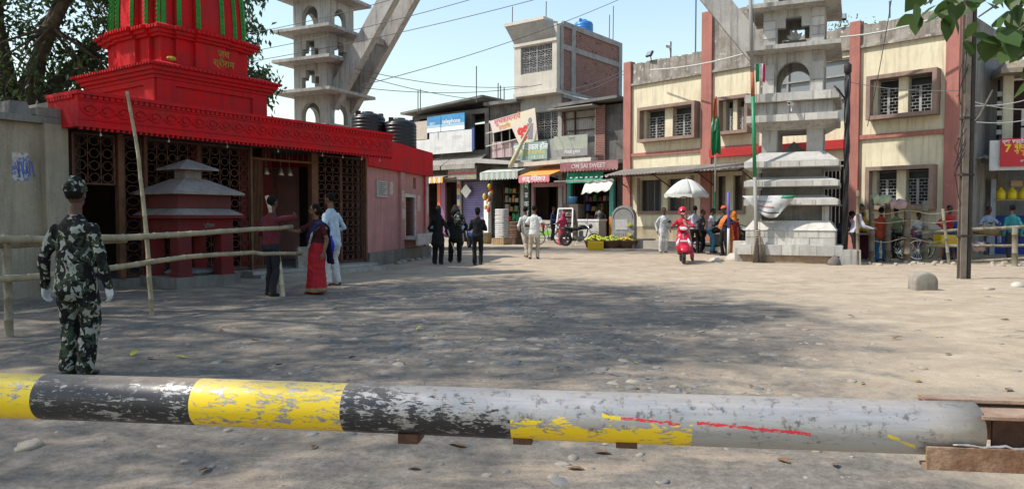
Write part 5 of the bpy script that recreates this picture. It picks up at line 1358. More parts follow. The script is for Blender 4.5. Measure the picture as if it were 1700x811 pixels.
# ================================================================ shop on the far right
FR = Frame(*W(1632, 400, 25.0)[:2], 1, -.42)
rs = thing('shop_building', 'open-fronted shop with a low tin roof behind the right-hand fence', 'building', frame=FR)
pxr = lambda a, b, y=0.0: FR.px(a, b, y)
mb = MB(); mb.box(-.3, 5.0, 2.6, 2.8, -.1, 4.6); mb.box(-.35, -.1, -.1, 2.6, -.1, 3.9); mb.build('wall', mat('blue_grey_wall', (.30, .33, .38), (.22, .24, .27), 1.4, streak=(.12, .12, .13)), rs)
mb = MB(); mb.box(-.4, 5.0, -.3, 2.7, 3.15, 3.30); mb.build('ceiling', conc_d, rs)
mb = MB(); corrugated(mb, -.5, 5.0, .0, 3.42, -1.0, 3.26, .22); mb.build('tin_roof', tin, rs)
x0, z0 = pxr(1664, 232, -.3); x1, z1 = pxr(1692, 150, -.3)
mb = MB(); mb.box(x0, x0 + .3, -.25, .2, 3.45, 6.1); mb.build('column', mat('cream_column', (.50, .46, .34), (.42, .38, .29), 1.5, streak=(.25, .22, .17)), rs)
mb = MB(); mb.box(x0, x0 + 4.5, .5, .6, 3.3, 6.1); mb.build('upper_wall', dark_in, rs)
mb = MB(); mb.box(x0 - .2, x0 + 4.6, -.9, 1.5, 6.05, 6.2); mb.taper(x0 - .2, x0 + 4.6, -.9, 1.5, 6.201, 6.5, .2, .3); mb.build('upper_roof', mat('thatchy_roof', (.20, .17, .13), (.28, .24, .18), 4, bump=.6), rs)
for k in range(5): mb = MB(); z = 4.1 + k * .32; mb.box(x0 - .16, x0 - .01, -.24, -.1, z, z + .16); mb.build('brick_tooth', conc, rs)
for k in range(2): mb = MB(); x = x0 + .55; mb.box(x, x + .55, -.2, -.14, 3.75 + k * .62, 4.3 + k * .62); q = mb.build('window_card', plain('card_grey', (.42, .40, .38)), rs); mb = MB(); mb.box(x + .12, x + .43, -.21, -.201, 3.85 + k * .62, 4.2 + k * .62); mb.build('orange_print', plain('print_orange', (.65, .33, .03)), q)
t = board('shop_sign', 'red advertising hoarding with yellow and white lettering', FR, pxr(1661, 250, -1.1)[0], pxr(1661, 250, -1.1)[0] + 2.4, pxr(1670, 276, -1.1)[1], pxr(1670, 230, -1.1)[1], -1.1, plain('hoarding_red', (.50, .02, .03), .5, fine=.03))
yel = plain('sign_yellow_bright', (.75, .55, .03), fine=0)
text('एक हफ्ते में..', .17, white_t, t, (-.75, -.004, .80), bold=.004, align='CENTER'); text('7', .34, yel, t, (-1.0, -.004, .58), bold=.012); text('बेहतर लोग', .19, yel, t, (-.45, -.004, .63), bold=.006); text('से सुरक्षित'.replace('क्षि', 'िक्ष'), .19, yel, t, (-.42, -.004, .45), bold=.006); text('अभी खरीदें', .1, white_t, t, (-.45, -.004, .16), bold=.002)
board('hoarding', 'plain white board behind the red advertising hoarding', FR, pxr(1643, 250, -1.0)[0], pxr(1643, 250, -1.0)[0] + 2.9, pxr(1645, 283, -1.0)[1], pxr(1650, 233, -1.0)[1], -1.0, sheet_w)
t = board('roof_sign', 'green and white lettered sign on the roof of the right-hand shop', FR, pxr(1680, 100, .4)[0], pxr(1680, 100, .4)[0] + 2.5, pxr(1680, 134, .4)[1], pxr(1680, 82, .4)[1], .4, plain('sign_white', (.75, .75, .75)))
mb = MB(); mb.box(-1.25, 1.25, -.004, -.001, .5, 1.1); mb.build('green_field', plain('field_green', (.06, .30, .20)), t); text('डॉ.', .5, white_t, t, (-.9, -.006, .8), bold=.01); text('दवा', .3, plain('strip_red', (.5, .04, .05)), t, (-.8, -.004, .2), bold=.01)
# ================================================================ people
def cloth(name, col, col2=None, rough=.85): return mat('cloth_' + name, col, col2 or tuple(q * .78 for q in col), 6.0, rough=rough, bump=.5, bscale=9.0, fine=.06, spec=.2)
SKIN = mat('skin_brown', (.17, .085, .05), (.14, .068, .04), 9, rough=.6, bump=0, fine=.04)
SKIN_D = mat('skin_dark', (.09, .045, .03), (.075, .038, .025), 9, rough=.6, bump=0, fine=.04)
HAIR = mat('hair_black', (.008, .007, .006), None, rough=.8, bump=.0, fine=.1, spec=.1)
EYE = plain('eye_dark', (.012, .01, .01), .3, fine=0)
def camo_mat():
    m, nt, b = new_mat('camouflage_cloth'); L = nt.links.new
    co = N(nt, 'TexCoord').outputs['Object']
    def blob(sc, off, lo):
        n = noise_tex(nt, mapping(nt, co, (1.0, 1.0, .8), (0, .35, .2), off), sc, 1.6, .5, 1.1); return ramp(nt, n, [(lo, 0.), (lo + .012, 1.)])
    c = mixc(nt, blob(13., (0, 0, 0), .49), (.016, .019, .014), (.25, .26, .225))
    c = mixc(nt, blob(14., (4, 2, 1), .53), c, (.035, .048, .03))
    c = mixc(nt, blob(14., (9, 5, 3), .54), c, (.010, .010, .011))
    L(c, b.inputs['Base Color']); b.inputs['Roughness'].default_value = .9; b.inputs['Specular IOR Level'].default_value = .15
    bp = N(nt, 'Bump', i_Strength=.5, i_Distance=.02); L(noise_tex(nt, mapping(nt, co, (1, 1, .6)), 9, 4, .6), bp.inputs['Height']); L(bp.outputs[0], b.inputs['Normal'])
    return m
CAMO = camo_mat()
def ik(a, c, l1, l2, pole):
    d = c - a; D = min(d.length, (l1 + l2) * .999); u = d.normalized()
    c = a + u * D
    x = (l1 * l1 - l2 * l2 + D * D) / (2 * D); h = math.sqrt(max(l1 * l1 - x * x, 1e-6))
    p = Vector(pole); p = p - u * p.dot(u)
    p = p.normalized() if p.length > 1e-4 else u.orthogonal().normalized()
    return a + u * x + p * h, c
class Fig(MB):
    def limb(s, pts, rad, m, n=12, ref=None):
        P = [Vector(p) for p in pts]
        d0 = (P[1] - P[0]).normalized(); d1 = (P[-1] - P[-2]).normalized()
        r0 = rad[0] if not isinstance(rad[0], tuple) else min(rad[0]); r1 = rad[-1] if not isinstance(rad[-1], tuple) else min(rad[-1])
        sc = lambda r, k: tuple(q * k for q in r) if isinstance(r, tuple) else r * k
        s.tube([P[0] - d0 * r0 * .6] + P + [P[-1] + d1 * r1 * .6], [sc(rad[0], .6)] + list(rad) + [sc(rad[-1], .6)], n, m, True, ref)
    def blob(s, c, r, m, rot=None, n=12, k=8):
        t = MB(); t.ball((0, 0, 0), r, n, k); Rm = rot or Matrix.Identity(3)
        s.add([Vector(c) + Rm @ Vector(v) for v in t.v], t.f, m)
PEOPLE = []
def person(label, pos, heading, H=1.66, vox=.014, top=None, bottom=None, shoe=None, skin=None, sleeve='long', lower='pants', hem=.0,
           rw=(-.25, -.03, .80), lw=(.25, -.03, .80), rf=(-.10, .02, .08), lf=(.10, .02, .08), pelvis=(0, 0, .92), lean=4, side=0, twist=0,
           turn=0, nod=0, hair='short', head=None, head_m=None, extra=None, build=1.0, glove=None, beard=False, rpole=None, lpole=None, mask=None, pallu=None, blouse=None, group=None, cat='person', curl=.5, kpole=None):
    skin = skin or SKIN; shoe = shoe or plain('shoe_black', (.02, .018, .017), .6)
    slots = []
    def S(m):
        if m not in slots: slots.append(m)
        return slots.index(m)
    F = Fig(); P = Vector(pelvis)
    Rt = Matrix.Rotation(R(twist), 3, 'Z') @ Matrix.Rotation(R(side), 3, 'Y') @ Matrix.Rotation(R(lean), 3, 'X')
    up, sx, fw = Rt @ Vector((0, 0, 1)), Rt @ Vector((1, 0, 0)), Rt @ Vector((0, -1, 0))
    q = build
    def tor(z, a, b, y=0.0): return (P + up * z + fw * y, (a * q, b * q))
    topm = blouse or top
    rings = [tor(-.03 - hem, .168 + hem * .12, .128 + hem * .10), tor(.03, .162, .122), tor(.14, .147 + (.012 if hem > .05 else 0), .110 + (.008 if hem > .05 else 0)), tor(.25, .158, .116, .01), tor(.35, .168, .118, .012), tor(.415, .150, .102), tor(.46, .108, .082), tor(.505, .064, .062)]
    if hem > .25: rings.insert(1, tor(-.12, .172, .132))
    F.limb([r[0] for r in rings], [r[1] for r in rings], S(topm), 20, ref=sx)
    nk = P + up * .50
    F.limb([nk, nk + up * .10 + fw * .012], [.058, .052], S(skin), 12)
    # head
    hr = Matrix.Rotation(R(turn + twist * .5), 3, 'Z') @ Matrix.Rotation(R(nod + lean * .3), 3, 'X')
    hc = nk + up * .19 + fw * .018
    hp = lambda x, y, z: hc + hr @ Vector((x, y, z))
    F.blob(hp(0, .004, .018), (.074, .092, .098), S(skin), hr, 16, 12); F.blob(hp(0, -.024, -.045), (.056, .062, .068), S(skin), hr)
    F.blob(hp(0, -.092, -.012), (.013, .018, .026), S(skin), hr)
    for sgn in (-1, 1):
        F.blob(hp(sgn * .076, .008, -.005), (.012, .02, .032), S(skin), hr)
        F.blob(hp(sgn * .032, -.081, .012), (.015, .012, .008), S(EYE), hr); F.blob(hp(sgn * .033, -.083, .034), (.021, .010, .006), S(HAIR), hr)
    F.blob(hp(0, -.087, -.052), (.024, .008, .007), S(mat('lip_brown', (.13, .045, .035), bump=0)), hr)
    if beard: F.blob(hp(0, -.083, -.040), (.032, .012, .010), S(HAIR), hr)
    hm = S(HAIR)
    if hair == 'short': F.blob(hp(0, .020, .034), (.081, .094, .094), hm, hr, 16, 12)
    elif hair == 'bun':
        F.blob(hp(0, .018, .030), (.083, .094, .096), hm, hr, 16, 12); F.blob(hp(0, .10, -.015), (.045, .04, .045), hm, hr); F.blob(hp(0, .045, -.03), (.075, .06, .08), hm, hr)
    if mask: F.blob(hp(0, -.055, -.045), (.062, .058, .048), S(mask), hr)
    if head == 'cap':
        k = S(head_m); F.limb([hp(0, .006, .035), hp(0, .006, .075), hp(0, .002, .122)], [(.089, .106), (.091, .108), (.080, .096)], k, 16, ref=hr @ Vector((1, 0, 0)))
        F.blob(hp(0, -.115, .045), (.062, .055, .009), k, hr)
    elif head == 'helmet':
        k = S(head_m); F.blob(hp(0, .012, .035), (.128, .145, .128), k, hr, 18, 14); F.limb([hp(-.10, .02, -.05), hp(0, .12, -.05), hp(.10, .02, -.05)], [.04, .04, .04], k)
        F.blob(hp(0, -.105, .025), (.085, .045, .035), S(plain('visor_dark', (.015, .015, .018), .15)), hr)
    elif head == 'turban':
        k = S(head_m)
        for j in range(3): F.blob(hp(0, .01, .05 + j * .028), (.108 - j * .014, .118 - j * .014, .034), k, hr @ Matrix.Rotation(R(12 * (j - 1)), 3, 'Y'), 16, 8)
    elif head == 'scarf':
        k = S(head_m)
        F.limb([hp(0, .03, .115), hp(0, .026, .06), hp(0, .03, -.02), nk + up * .07 + hr @ Vector((0, .02, 0)), nk + up * -.01, nk - up * .10], [(.06, .06), (.094, .104), (.098, .105), (.092, .088), (.15, .105), (.195, .13)], k, 18, ref=hr @ Vector((1, 0, 0)))
    # arms
    for sgn, w_, pole in ((-1, rw, rpole), (1, lw, lpole)):
        sh = P + up * .388 + sx * (sgn * .160 * q); wr = Vector(w_)
        el, wr = ik(sh, wr, .285, .255, pole or (sgn * .55, .75, -.2))
        F.blob(sh, (.060 * q, .058 * q, .058 * q), S(topm), Rt)
        if sleeve == 'long': F.limb([sh, sh.lerp(el, .5), el, el.lerp(wr, .5), wr], [.057 * q, .054 * q, .048 * q, .044 * q, .038 * q], S(topm))
        else:
            cut = .62 if sleeve == 'short' else .35
            F.limb([sh, sh.lerp(el, .3), sh.lerp(el, cut)], [.064 * q, .062 * q, .060 * q], S(topm)); F.limb([sh.lerp(el, cut - .1), el, el.lerp(wr, .5), wr], [.046 * q, .040 * q, .038, .028], S(skin))
        # hand: palm, four fingers, thumb
        g = S(glove) if glove else S(skin); d = (wr - el).normalized()
        pn = Vector((-sgn, 0, 0)); pn = pn - d * pn.dot(d); pn = pn.normalized() if pn.length > .1 else d.orthogonal().normalized()
        sd_ = d.cross(pn).normalized(); fwd = sd_ if sd_.dot(fw) > 0 else -sd_
        fat = 1.18 if glove else 1.0
        F.limb([wr, wr + d * .04, wr + d * .085], [(.030 * fat, .019 * fat), (.040 * fat, .019 * fat), (.040 * fat, .016 * fat)], g, 10, ref=fwd)
        for f_, ln in ((.030, .066), (.010, .076), (-.010, .072), (-.029, .056)):
            b0 = wr + d * .082 + fwd * f_; b1 = b0 + (d + pn * curl * .5).normalized() * ln * .5; b2 = b1 + (d + pn * curl * 1.4).normalized() * ln * .5
            F.limb([b0, b1, b2], [.0095 * fat, .009 * fat, .008 * fat], g, 6)
        b0 = wr + d * .028 + fwd * .030; b1 = b0 + (d * .75 + fwd * .65 + pn * .25).normalized() * .036; b2 = b1 + (d * .95 + fwd * .25 + pn * .35).normalized() * .032
        F.limb([b0, b1, b2], [.0125 * fat, .0108 * fat, .009 * fat], g, 6)
    # legs
    bm = S(bottom or top)
    if lower in ('pants', 'loose'):
        w_ = 1.0 if lower == 'pants' else 1.22
        F.limb([P + up * .08, P, P - Vector((0, 0, .10))], [(.152 * q, .115 * q), (.163 * q, .124 * q), (.155 * q, .118 * q)], bm, 18, ref=sx)
        for sgn, f_ in ((-1, rf), (1, lf)):
            hip = P + sx * (sgn * .088 * q) - Vector((0, 0, .03)); an = Vector(f_)
            kn, an = ik(hip, an, .425, .40, kpole or (sgn * .12, -1, 0))
            F.limb([hip, hip.lerp(kn, .5), kn, kn.lerp(an, .5), an - Vector((0, 0, .015))], [.092 * q, .082 * q * w_, .066 * w_, .062 * w_, .060 * w_], bm)
            toe = Vector((sgn * .035, -1, 0)).normalized(); toe = Matrix.Rotation(R(twist * .3), 3, 'Z') @ toe
            F.limb([an + Vector((0, 0, -.04)) - toe * .055, an + Vector((0, 0, -.042)) + toe * .03, an + Vector((0, 0, -.055)) + toe * .115, an + Vector((0, 0, -.058)) + toe * .165], [(.034, .036), (.042, .038), (.044, .026), (.032, .018)], S(shoe), 10, ref=Vector((1, 0, 0)))
            F.limb([an + Vector((0, 0, .03)), an - Vector((0, 0, .05))], [.046, .044], S(shoe))
    else:
        # long wrapped skirt with pleats
        n, zz = 40, [P.z + .08, P.z - .02, P.z - .2, P.z - .42, P.z - .65, .055, .03]
        aa = [(.150, .118), (.172, .135), (.185, .145), (.185, .150), (.200, .165), (.225, .19), (.20, .17)]
        foot = (Vector(rf) + Vector(lf)) / 2
        vs = []
        for i, z in enumerate(zz):
            t = i / (len(zz) - 1); c0 = P.lerp(Vector((foot.x, foot.y, 0)), max(0, t))
            for j in range(n):
                a = 2 * math.pi * j / n; front = max(0, math.cos(a + math.pi / 2 + .3))
                pl_ = 1 + t * (.025 * math.sin(9 * a) + .05 * front * math.sin(22 * a))
                vs.append((c0.x + aa[i][0] * q * pl_ * math.cos(a), c0.y + aa[i][1] * q * pl_ * math.sin(a), z))
        fs = [(i * n + j, i * n + (j + 1) % n, (i + 1) * n + (j + 1) % n, (i + 1) * n + j) for i in range(len(zz) - 1) for j in range(n)]
        fs += [tuple(reversed(range(n))), tuple(range((len(zz) - 1) * n, len(zz) * n))]
        F.add(vs, [tuple(reversed(f)) for f in fs], bm)
        if extra and 'border' in extra:
            k = S(extra['border']); i = len(zz) - 2
            F.add([(x + (x - foot.x) * .03, y + (y - foot.y) * .03, z) for (x, y, z) in [tuple(v) for v in vs[i * n:(i + 1) * n]]] + [(x + (x - foot.x) * .03, y + (y - foot.y) * .03, z + .06) for (x, y, z) in [tuple(v) for v in vs[i * n:(i + 1) * n]]],
                  [(j, (j + 1) % n, n + (j + 1) % n, n + j) for j in range(n)] + [tuple(reversed(range(n))), tuple(range(n, 2 * n))], k)
        for sgn, f_ in ((-1, rf), (1, lf)):
            an = Vector(f_); F.limb([an + Vector((0, .04, -.045)), an + Vector((0, -.06, -.05)), an + Vector((sgn * .02, -.14, -.055))], [(.036, .03), (.042, .028), (.03, .018)], S(shoe), 10, ref=Vector((1, 0, 0)))
    if pallu:
        k = S(pallu)
        pp = [P + up * .04 - sx * .13 + fw * .11, P + up * .16 - sx * .06 + fw * .135, P + up * .30 + sx * .05 + fw * .15, P + up * .44 + sx * .13 + fw * .08, P + up * .475 + sx * .15 - fw * .02, P + up * .36 + sx * .14 - fw * .14, P + up * .12 + sx * .12 - fw * .155, P - up * .12 + sx * .13 - fw * .165, P - up * .36 + sx * .14 - fw * .18]
        F.limb(pp, [(.09, .022), (.10, .022), (.10, .022), (.085, .024), (.085, .024), (.09, .022), (.10, .022), (.11, .022), (.12, .02)], k, 12, ref=(sx * .7 - up * .3))
        if extra and 'edge' in extra: F.limb([p + sx * .02 - up * .065 + fw * (.012 if i < 4 else -.012) for i, p in enumerate(pp)], [(.022, .026)] * len(pp), S(extra['edge']), 8, ref=(sx * .7 - up * .3))
    if extra and 'fn' in extra: extra['fn'](F, S, P, up, sx, fw)
    # one continuous skin over all of it
    sc = H / 1.70
    V = [Vector(v) * sc for v in F.v]
    raw = bpy.data.meshes.new('person'); raw.from_pydata([tuple(v) for v in V], [], F.f)
    tmp = bpy.data.objects.new('tmp', raw); COL.objects.link(tmp)
    rm = tmp.modifiers.new('r', 'REMESH'); rm.mode = 'VOXEL'; rm.voxel_size = vox; rm.use_smooth_shade = True
    sm = tmp.modifiers.new('s', 'SMOOTH'); sm.factor = .45; sm.iterations = 2
    dg = bpy.context.evaluated_depsgraph_get()
    me = bpy.data.meshes.new_from_object(tmp.evaluated_get(dg))
    bpy.data.objects.remove(tmp)
    bvh = BVHTree.FromPolygons(V, F.f)
    me.materials.clear()
    for m_ in slots: me.materials.append(m_)
    idx = [0] * len(me.polygons); fm = F.m
    for i, p in enumerate(me.polygons):
        r = bvh.find_nearest(p.center); idx[i] = fm[r[2]] if r[2] is not None else 0
    me.polygons.foreach_set('material_index', idx); me.polygons.foreach_set('use_smooth', [True] * len(idx))
    # folds in the clothes
    hard = {i for i, m_ in enumerate(slots) if m_.name.startswith(('skin', 'hair', 'eye', 'lip', 'shoe', 'boot', 'mask', 'visor', 'scooter', 'white_glove', 'sandal'))}
    nv = len(me.vertices); soft = np.ones(nv); nf = len(me.polygons)
    for i, p in enumerate(me.polygons):
        if idx[i] in hard:
            for v in p.vertices: soft[v] = 0
    co = np.empty(nv * 3); me.vertices.foreach_get('co', co); co = co.reshape(-1, 3)
    no = np.empty(nv * 3); me.vertex_normals.foreach_get('vector', no); no = no.reshape(-1, 3)
    ph = len(PEOPLE) * 3.7; th = np.arctan2(co[:, 1], co[:, 0])
    f1 = vnoise(co[:, 0] * 16 + co[:, 1] * 11 + ph, co[:, 2] * 7 + th * .8, 31) - .5; f2 = vnoise(co[:, 2] * 20 + co[:, 0] * 8 + ph, (co[:, 0] - co[:, 1]) * 13, 32) - .5
    co = co + no * (soft * (.018 * f1 + .014 * f2))[:, None]
    me.vertices.foreach_set('co', co.ravel()); me.update()
    me.name = 'person'; bpy.data.meshes.remove(raw)
    p = Vector(pos)
    o = obj_from('person', me, None, p, (0, 0, R(heading)))
    PEOPLE.append(o)
    return tag(o, label, cat, group)
def stand(px, py): return on_ground(G(px, py)) + Vector((0, 0, .0))

blackc = cloth('black', (.012, .012, .013)); denim = cloth('denim', (.05, .075, .13)); bootm = plain('boot_black', (.012, .012, .012), .4)
white_s = cloth('white_shirt', (.62, .62, .60)); khaki = cloth('khaki', (.42, .36, .28)); sandal = plain('sandal_brown', (.08, .05, .035), .7)
# soldier with his back turned
person('soldier seen from behind in camouflage uniform and cap with white gloves', stand(129, 618), 176, 1.60, .010, top=CAMO, bottom=CAMO, shoe=bootm, skin=SKIN_D, lower='loose', hem=.13,
       rw=(-.285, -.02, .80), lw=(.30, -.02, .80), rf=(-.085, .03, .08), lf=(.085, .0, .08), head='cap', head_m=CAMO, glove=plain('white_glove', (.55, .56, .58), .8), build=1.03, turn=8, curl=.9, lean=1)
# man reaching up to a bell
person('man in maroon shirt and dark trousers with raised hand at the temple door', stand(450, 488), 155, 1.66, .012, top=cloth('maroon', (.11, .022, .03)), bottom=cloth('dark_trousers', (.022, .022, .027)), shoe=plain('shoe_black', (.02, .018, .017), .6), skin=SKIN_D,
       rw=(-.24, -.34, 1.40), lw=(.22, -.28, 1.02), rf=(-.10, .08, .08), lf=(.11, -.06, .08), nod=-8)
person('woman in a red sari with a dark blue border pallu, arm stretched out', stand(528, 484), -38, 1.54, .011, top=cloth('dark_blouse', (.06, .012, .016)), bottom=cloth('red_sari', (.36, .012, .022), (.27, .01, .018), .6), lower='sari', sleeve='short', hair='bun', skin=SKIN,
       rw=(-.47, -.42, 1.24), lw=(.26, -.05, .80), pallu=cloth('navy_pallu', (.015, .018, .06)), extra={'border': cloth('gold_border', (.26, .19, .11)), 'edge': cloth('silver_edge', (.42, .40, .37))}, shoe=sandal, turn=-30, rpole=(-.3, .2, -1),
       lf=(.08, -.02, .08), rf=(-.07, -.10, .08))
person('man in pale blue shirt and white trousers standing behind the red sari', stand(553, 473), -115, 1.74, .011, top=cloth('pale_blue', (.40, .50, .61)), bottom=cloth('white_trousers', (.52, .53, .55)), shoe=sandal, lower='loose', hem=.14, beard=True,
       rw=(-.24, -.20, .98), lw=(.25, -.12, .90), turn=8, rf=(-.09, .04, .08), lf=(.10, -.04, .08))
# three figures in black
blk_scarf = cloth('black_scarf', (.014, .014, .016))
person('veiled figure in plain black standing by the pink wall corner', stand(727, 437), 165, 1.60, .014, top=blackc, bottom=blackc, head='scarf', head_m=blk_scarf, hem=.30, rw=(-.18, -.2, 1.0), lw=(.18, -.2, 1.0), skin=SKIN_D, lower='loose')
def pack(F, S, P, up, sx, fw):
    k = S(CAMO); F.blob(P + up * .34 - sx * .10 + fw * -.15, (.17, .13, .24), k); F.blob(P + up * .60 + fw * -.07, (.15, .15, .13), S(cloth('black_scarf', (.014, .014, .016))))
person('figure in black carrying a bulky camouflage pack and a pale stick', stand(757, 434), 190, 1.66, .014, top=blackc, bottom=blackc, head='scarf', head_m=blk_scarf, hem=.2, lean=14, rw=(-.28, -.25, .95), lw=(.22, -.30, .85), skin=SKIN_D, lower='loose', extra={'fn': pack}, build=1.08, lf=(.16, -.12, .08))
person('figure in black with folded arms, seen from behind', stand(793, 437), 183, 1.60, .014, top=blackc, bottom=blackc, hair='bun', rw=(-.10, -.22, 1.12), lw=(.10, -.22, 1.14), skin=SKIN_D, hem=.04, rf=(-.085, .02, .08), lf=(.085, .02, .08))
mb = MB(); p0, p1 = W(740, 372, 21.0), G(760, 434); mb.tube([p0, p1], [.018, .022], 7); tag(mb.build('walking_stick', plain('pale_stick', (.55, .54, .5)), smooth=True), 'pale stick held by the figure with the camouflage pack', 'stick')
# two men walking
person('man in white shirt and cream trousers seen from behind mid-stride', stand(887, 429), 172, 1.66, .013, top=white_s, bottom=khaki, hem=.1, sleeve='short', rw=(-.28, -.08, .86), lw=(.16, -.18, 1.06), lf=(.14, .02, .08), rf=(-.10, -.10, .08), skin=SKIN_D)
person('man in off-white shirt stepping beside the white-shirted walker', stand(873, 427), 200, 1.64, .013, top=cloth('offwhite_shirt', (.55, .54, .50)), bottom=cloth('cream_trousers', (.46, .41, .33)), hem=.08, rw=(-.26, .12, .84), lw=(.2, -.15, .95), rf=(-.10, -.24, .09), lf=(.06, .30, .10), skin=SKIN_D)
# shop people
person('shop assistant in a green T-shirt inside the general store', FH.w(-6.35, .1, .14), 20, 1.62, .016, top=cloth('green_tee', (.02, .24, .12)), bottom=denim, sleeve='short', skin=SKIN_D)
person('man in dark blue clothes standing by the pale lettered counter', FH.w(-3.6, -.7, .14), 60, 1.66, .016, top=cloth('navy', (.025, .028, .085)), bottom=blackc, skin=SKIN_D, rw=(-.2, -.3, 1.0))
person('woman in a bright pink sari bending by the fruit baskets', FH.w(-1.75, -2.6, 0), 20, 1.52, .014, top=cloth('pink_sari', (.52, .05, .13)), bottom=cloth('rose_sari', (.42, .06, .10)), lower='sari', head='scarf', head_m=cloth('pink_sari', (.52, .05, .13)), lean=14, sleeve='half', skin=SKIN_D, rw=(-.3, -.2, .98), lw=(.28, -.12, .80))
person('sweet seller in a grey vest behind the shop counter', FH.w(-1.6, .5, .3), 10, 1.6, .018, top=cloth('grey_vest', (.30, .28, .26)), bottom=blackc, sleeve='half', skin=SKIN_D)
# right-hand group
person('elderly man in a pale kurta and white pyjamas standing still', stand(1101, 418), 8, 1.66, .013, top=cloth('pale_kurta', (.50, .54, .57)), bottom=cloth('white_pyjama', (.60, .60, .58)), hem=.22, lower='loose', skin=SKIN_D, rw=(-.26, -.02, .84), lw=(.26, -.06, .86), shoe=sandal)
person('man in a lilac shirt and black trousers seen from behind', stand(1153, 419), 160, 1.72, .013, top=cloth('lilac_shirt', (.44, .44, .56)), bottom=blackc, rw=(-.2, -.2, 1.0), lw=(.28, -.1, .9), skin=SKIN_D)
person('dark-clad man standing close behind the lilac shirt', stand(1164, 419), 60, 1.58, .014, top=cloth('dim_grey', (.06, .06, .065)), bottom=blackc, skin=SKIN_D)
# ================================================================ vehicles
rubber = mat('tyre_rubber', (.022, .021, .02), (.07, .06, .05), 9, rough=.9, bump=.2)
chrome = plain('chrome', (.55, .55, .56), .22, .9, fine=0); blackp = plain('black_paint', (.014, .014, .016), .3); engine_m = mat('engine_metal', (.16, .16, .165), (.10, .10, .10), 12, rough=.5, metal=.5)
def wheel(parent, y, r, w, spokes=0, disc=True, name='wheel'):
    t = bpy.data.objects.new(name, None); COL.objects.link(t); t.parent = parent; t.location = (0, y, r)
    n = 28; mb = MB(); prof = [(r - w * 1.1, -w * .42), (r - w * .35, -w * .5), (r - .008, -w * .28), (r, 0), (r - .008, w * .28), (r - w * .35, w * .5), (r - w * 1.1, w * .42)]
    vs = [(x, p * math.cos(6.28318 * j / n), p * math.sin(6.28318 * j / n)) for p, x in prof for j in range(n)]; k = len(prof)
    mb.add(vs, [(i * n + j, i * n + (j + 1) % n, ((i + 1) % k) * n + (j + 1) % n, ((i + 1) % k) * n + j) for i in range(k) for j in range(n)]); mb.build('tyre', rubber, t, smooth=True)
    mb = MB(); rr = r - w * 1.1
    prof = [(rr, -w * .4), (rr + .004, w * .4), (rr - .02, w * .35), (rr - .02, -w * .35)]; k = 4
    vs = [(x, p * math.cos(6.28318 * j / n), p * math.sin(6.28318 * j / n)) for p, x in prof for j in range(n)]
    mb.add(vs, [(i * n + j, i * n + (j + 1) % n, ((i + 1) % k) * n + (j + 1) % n, ((i + 1) % k) * n + j) for i in range(k) for j in range(n)])
    mb.lathe([(.04, -w * .5), (.04, w * .5)], (0, 0, 0), 10, axis='X')
    ns = spokes or 6
    for i in range(ns):
        a = 6.28318 * i / ns + .2; b = a + (.35 if spokes else 0)
        mb.bar((0.0 if not spokes else w * .3 * (-1) ** i, .035 * math.cos(a), .035 * math.sin(a)), (0, (rr - .01) * math.cos(b), (rr - .01) * math.sin(b)), .006 if spokes else .028)
    mb.build('rim', chrome if spokes else engine_m, t)
    return t
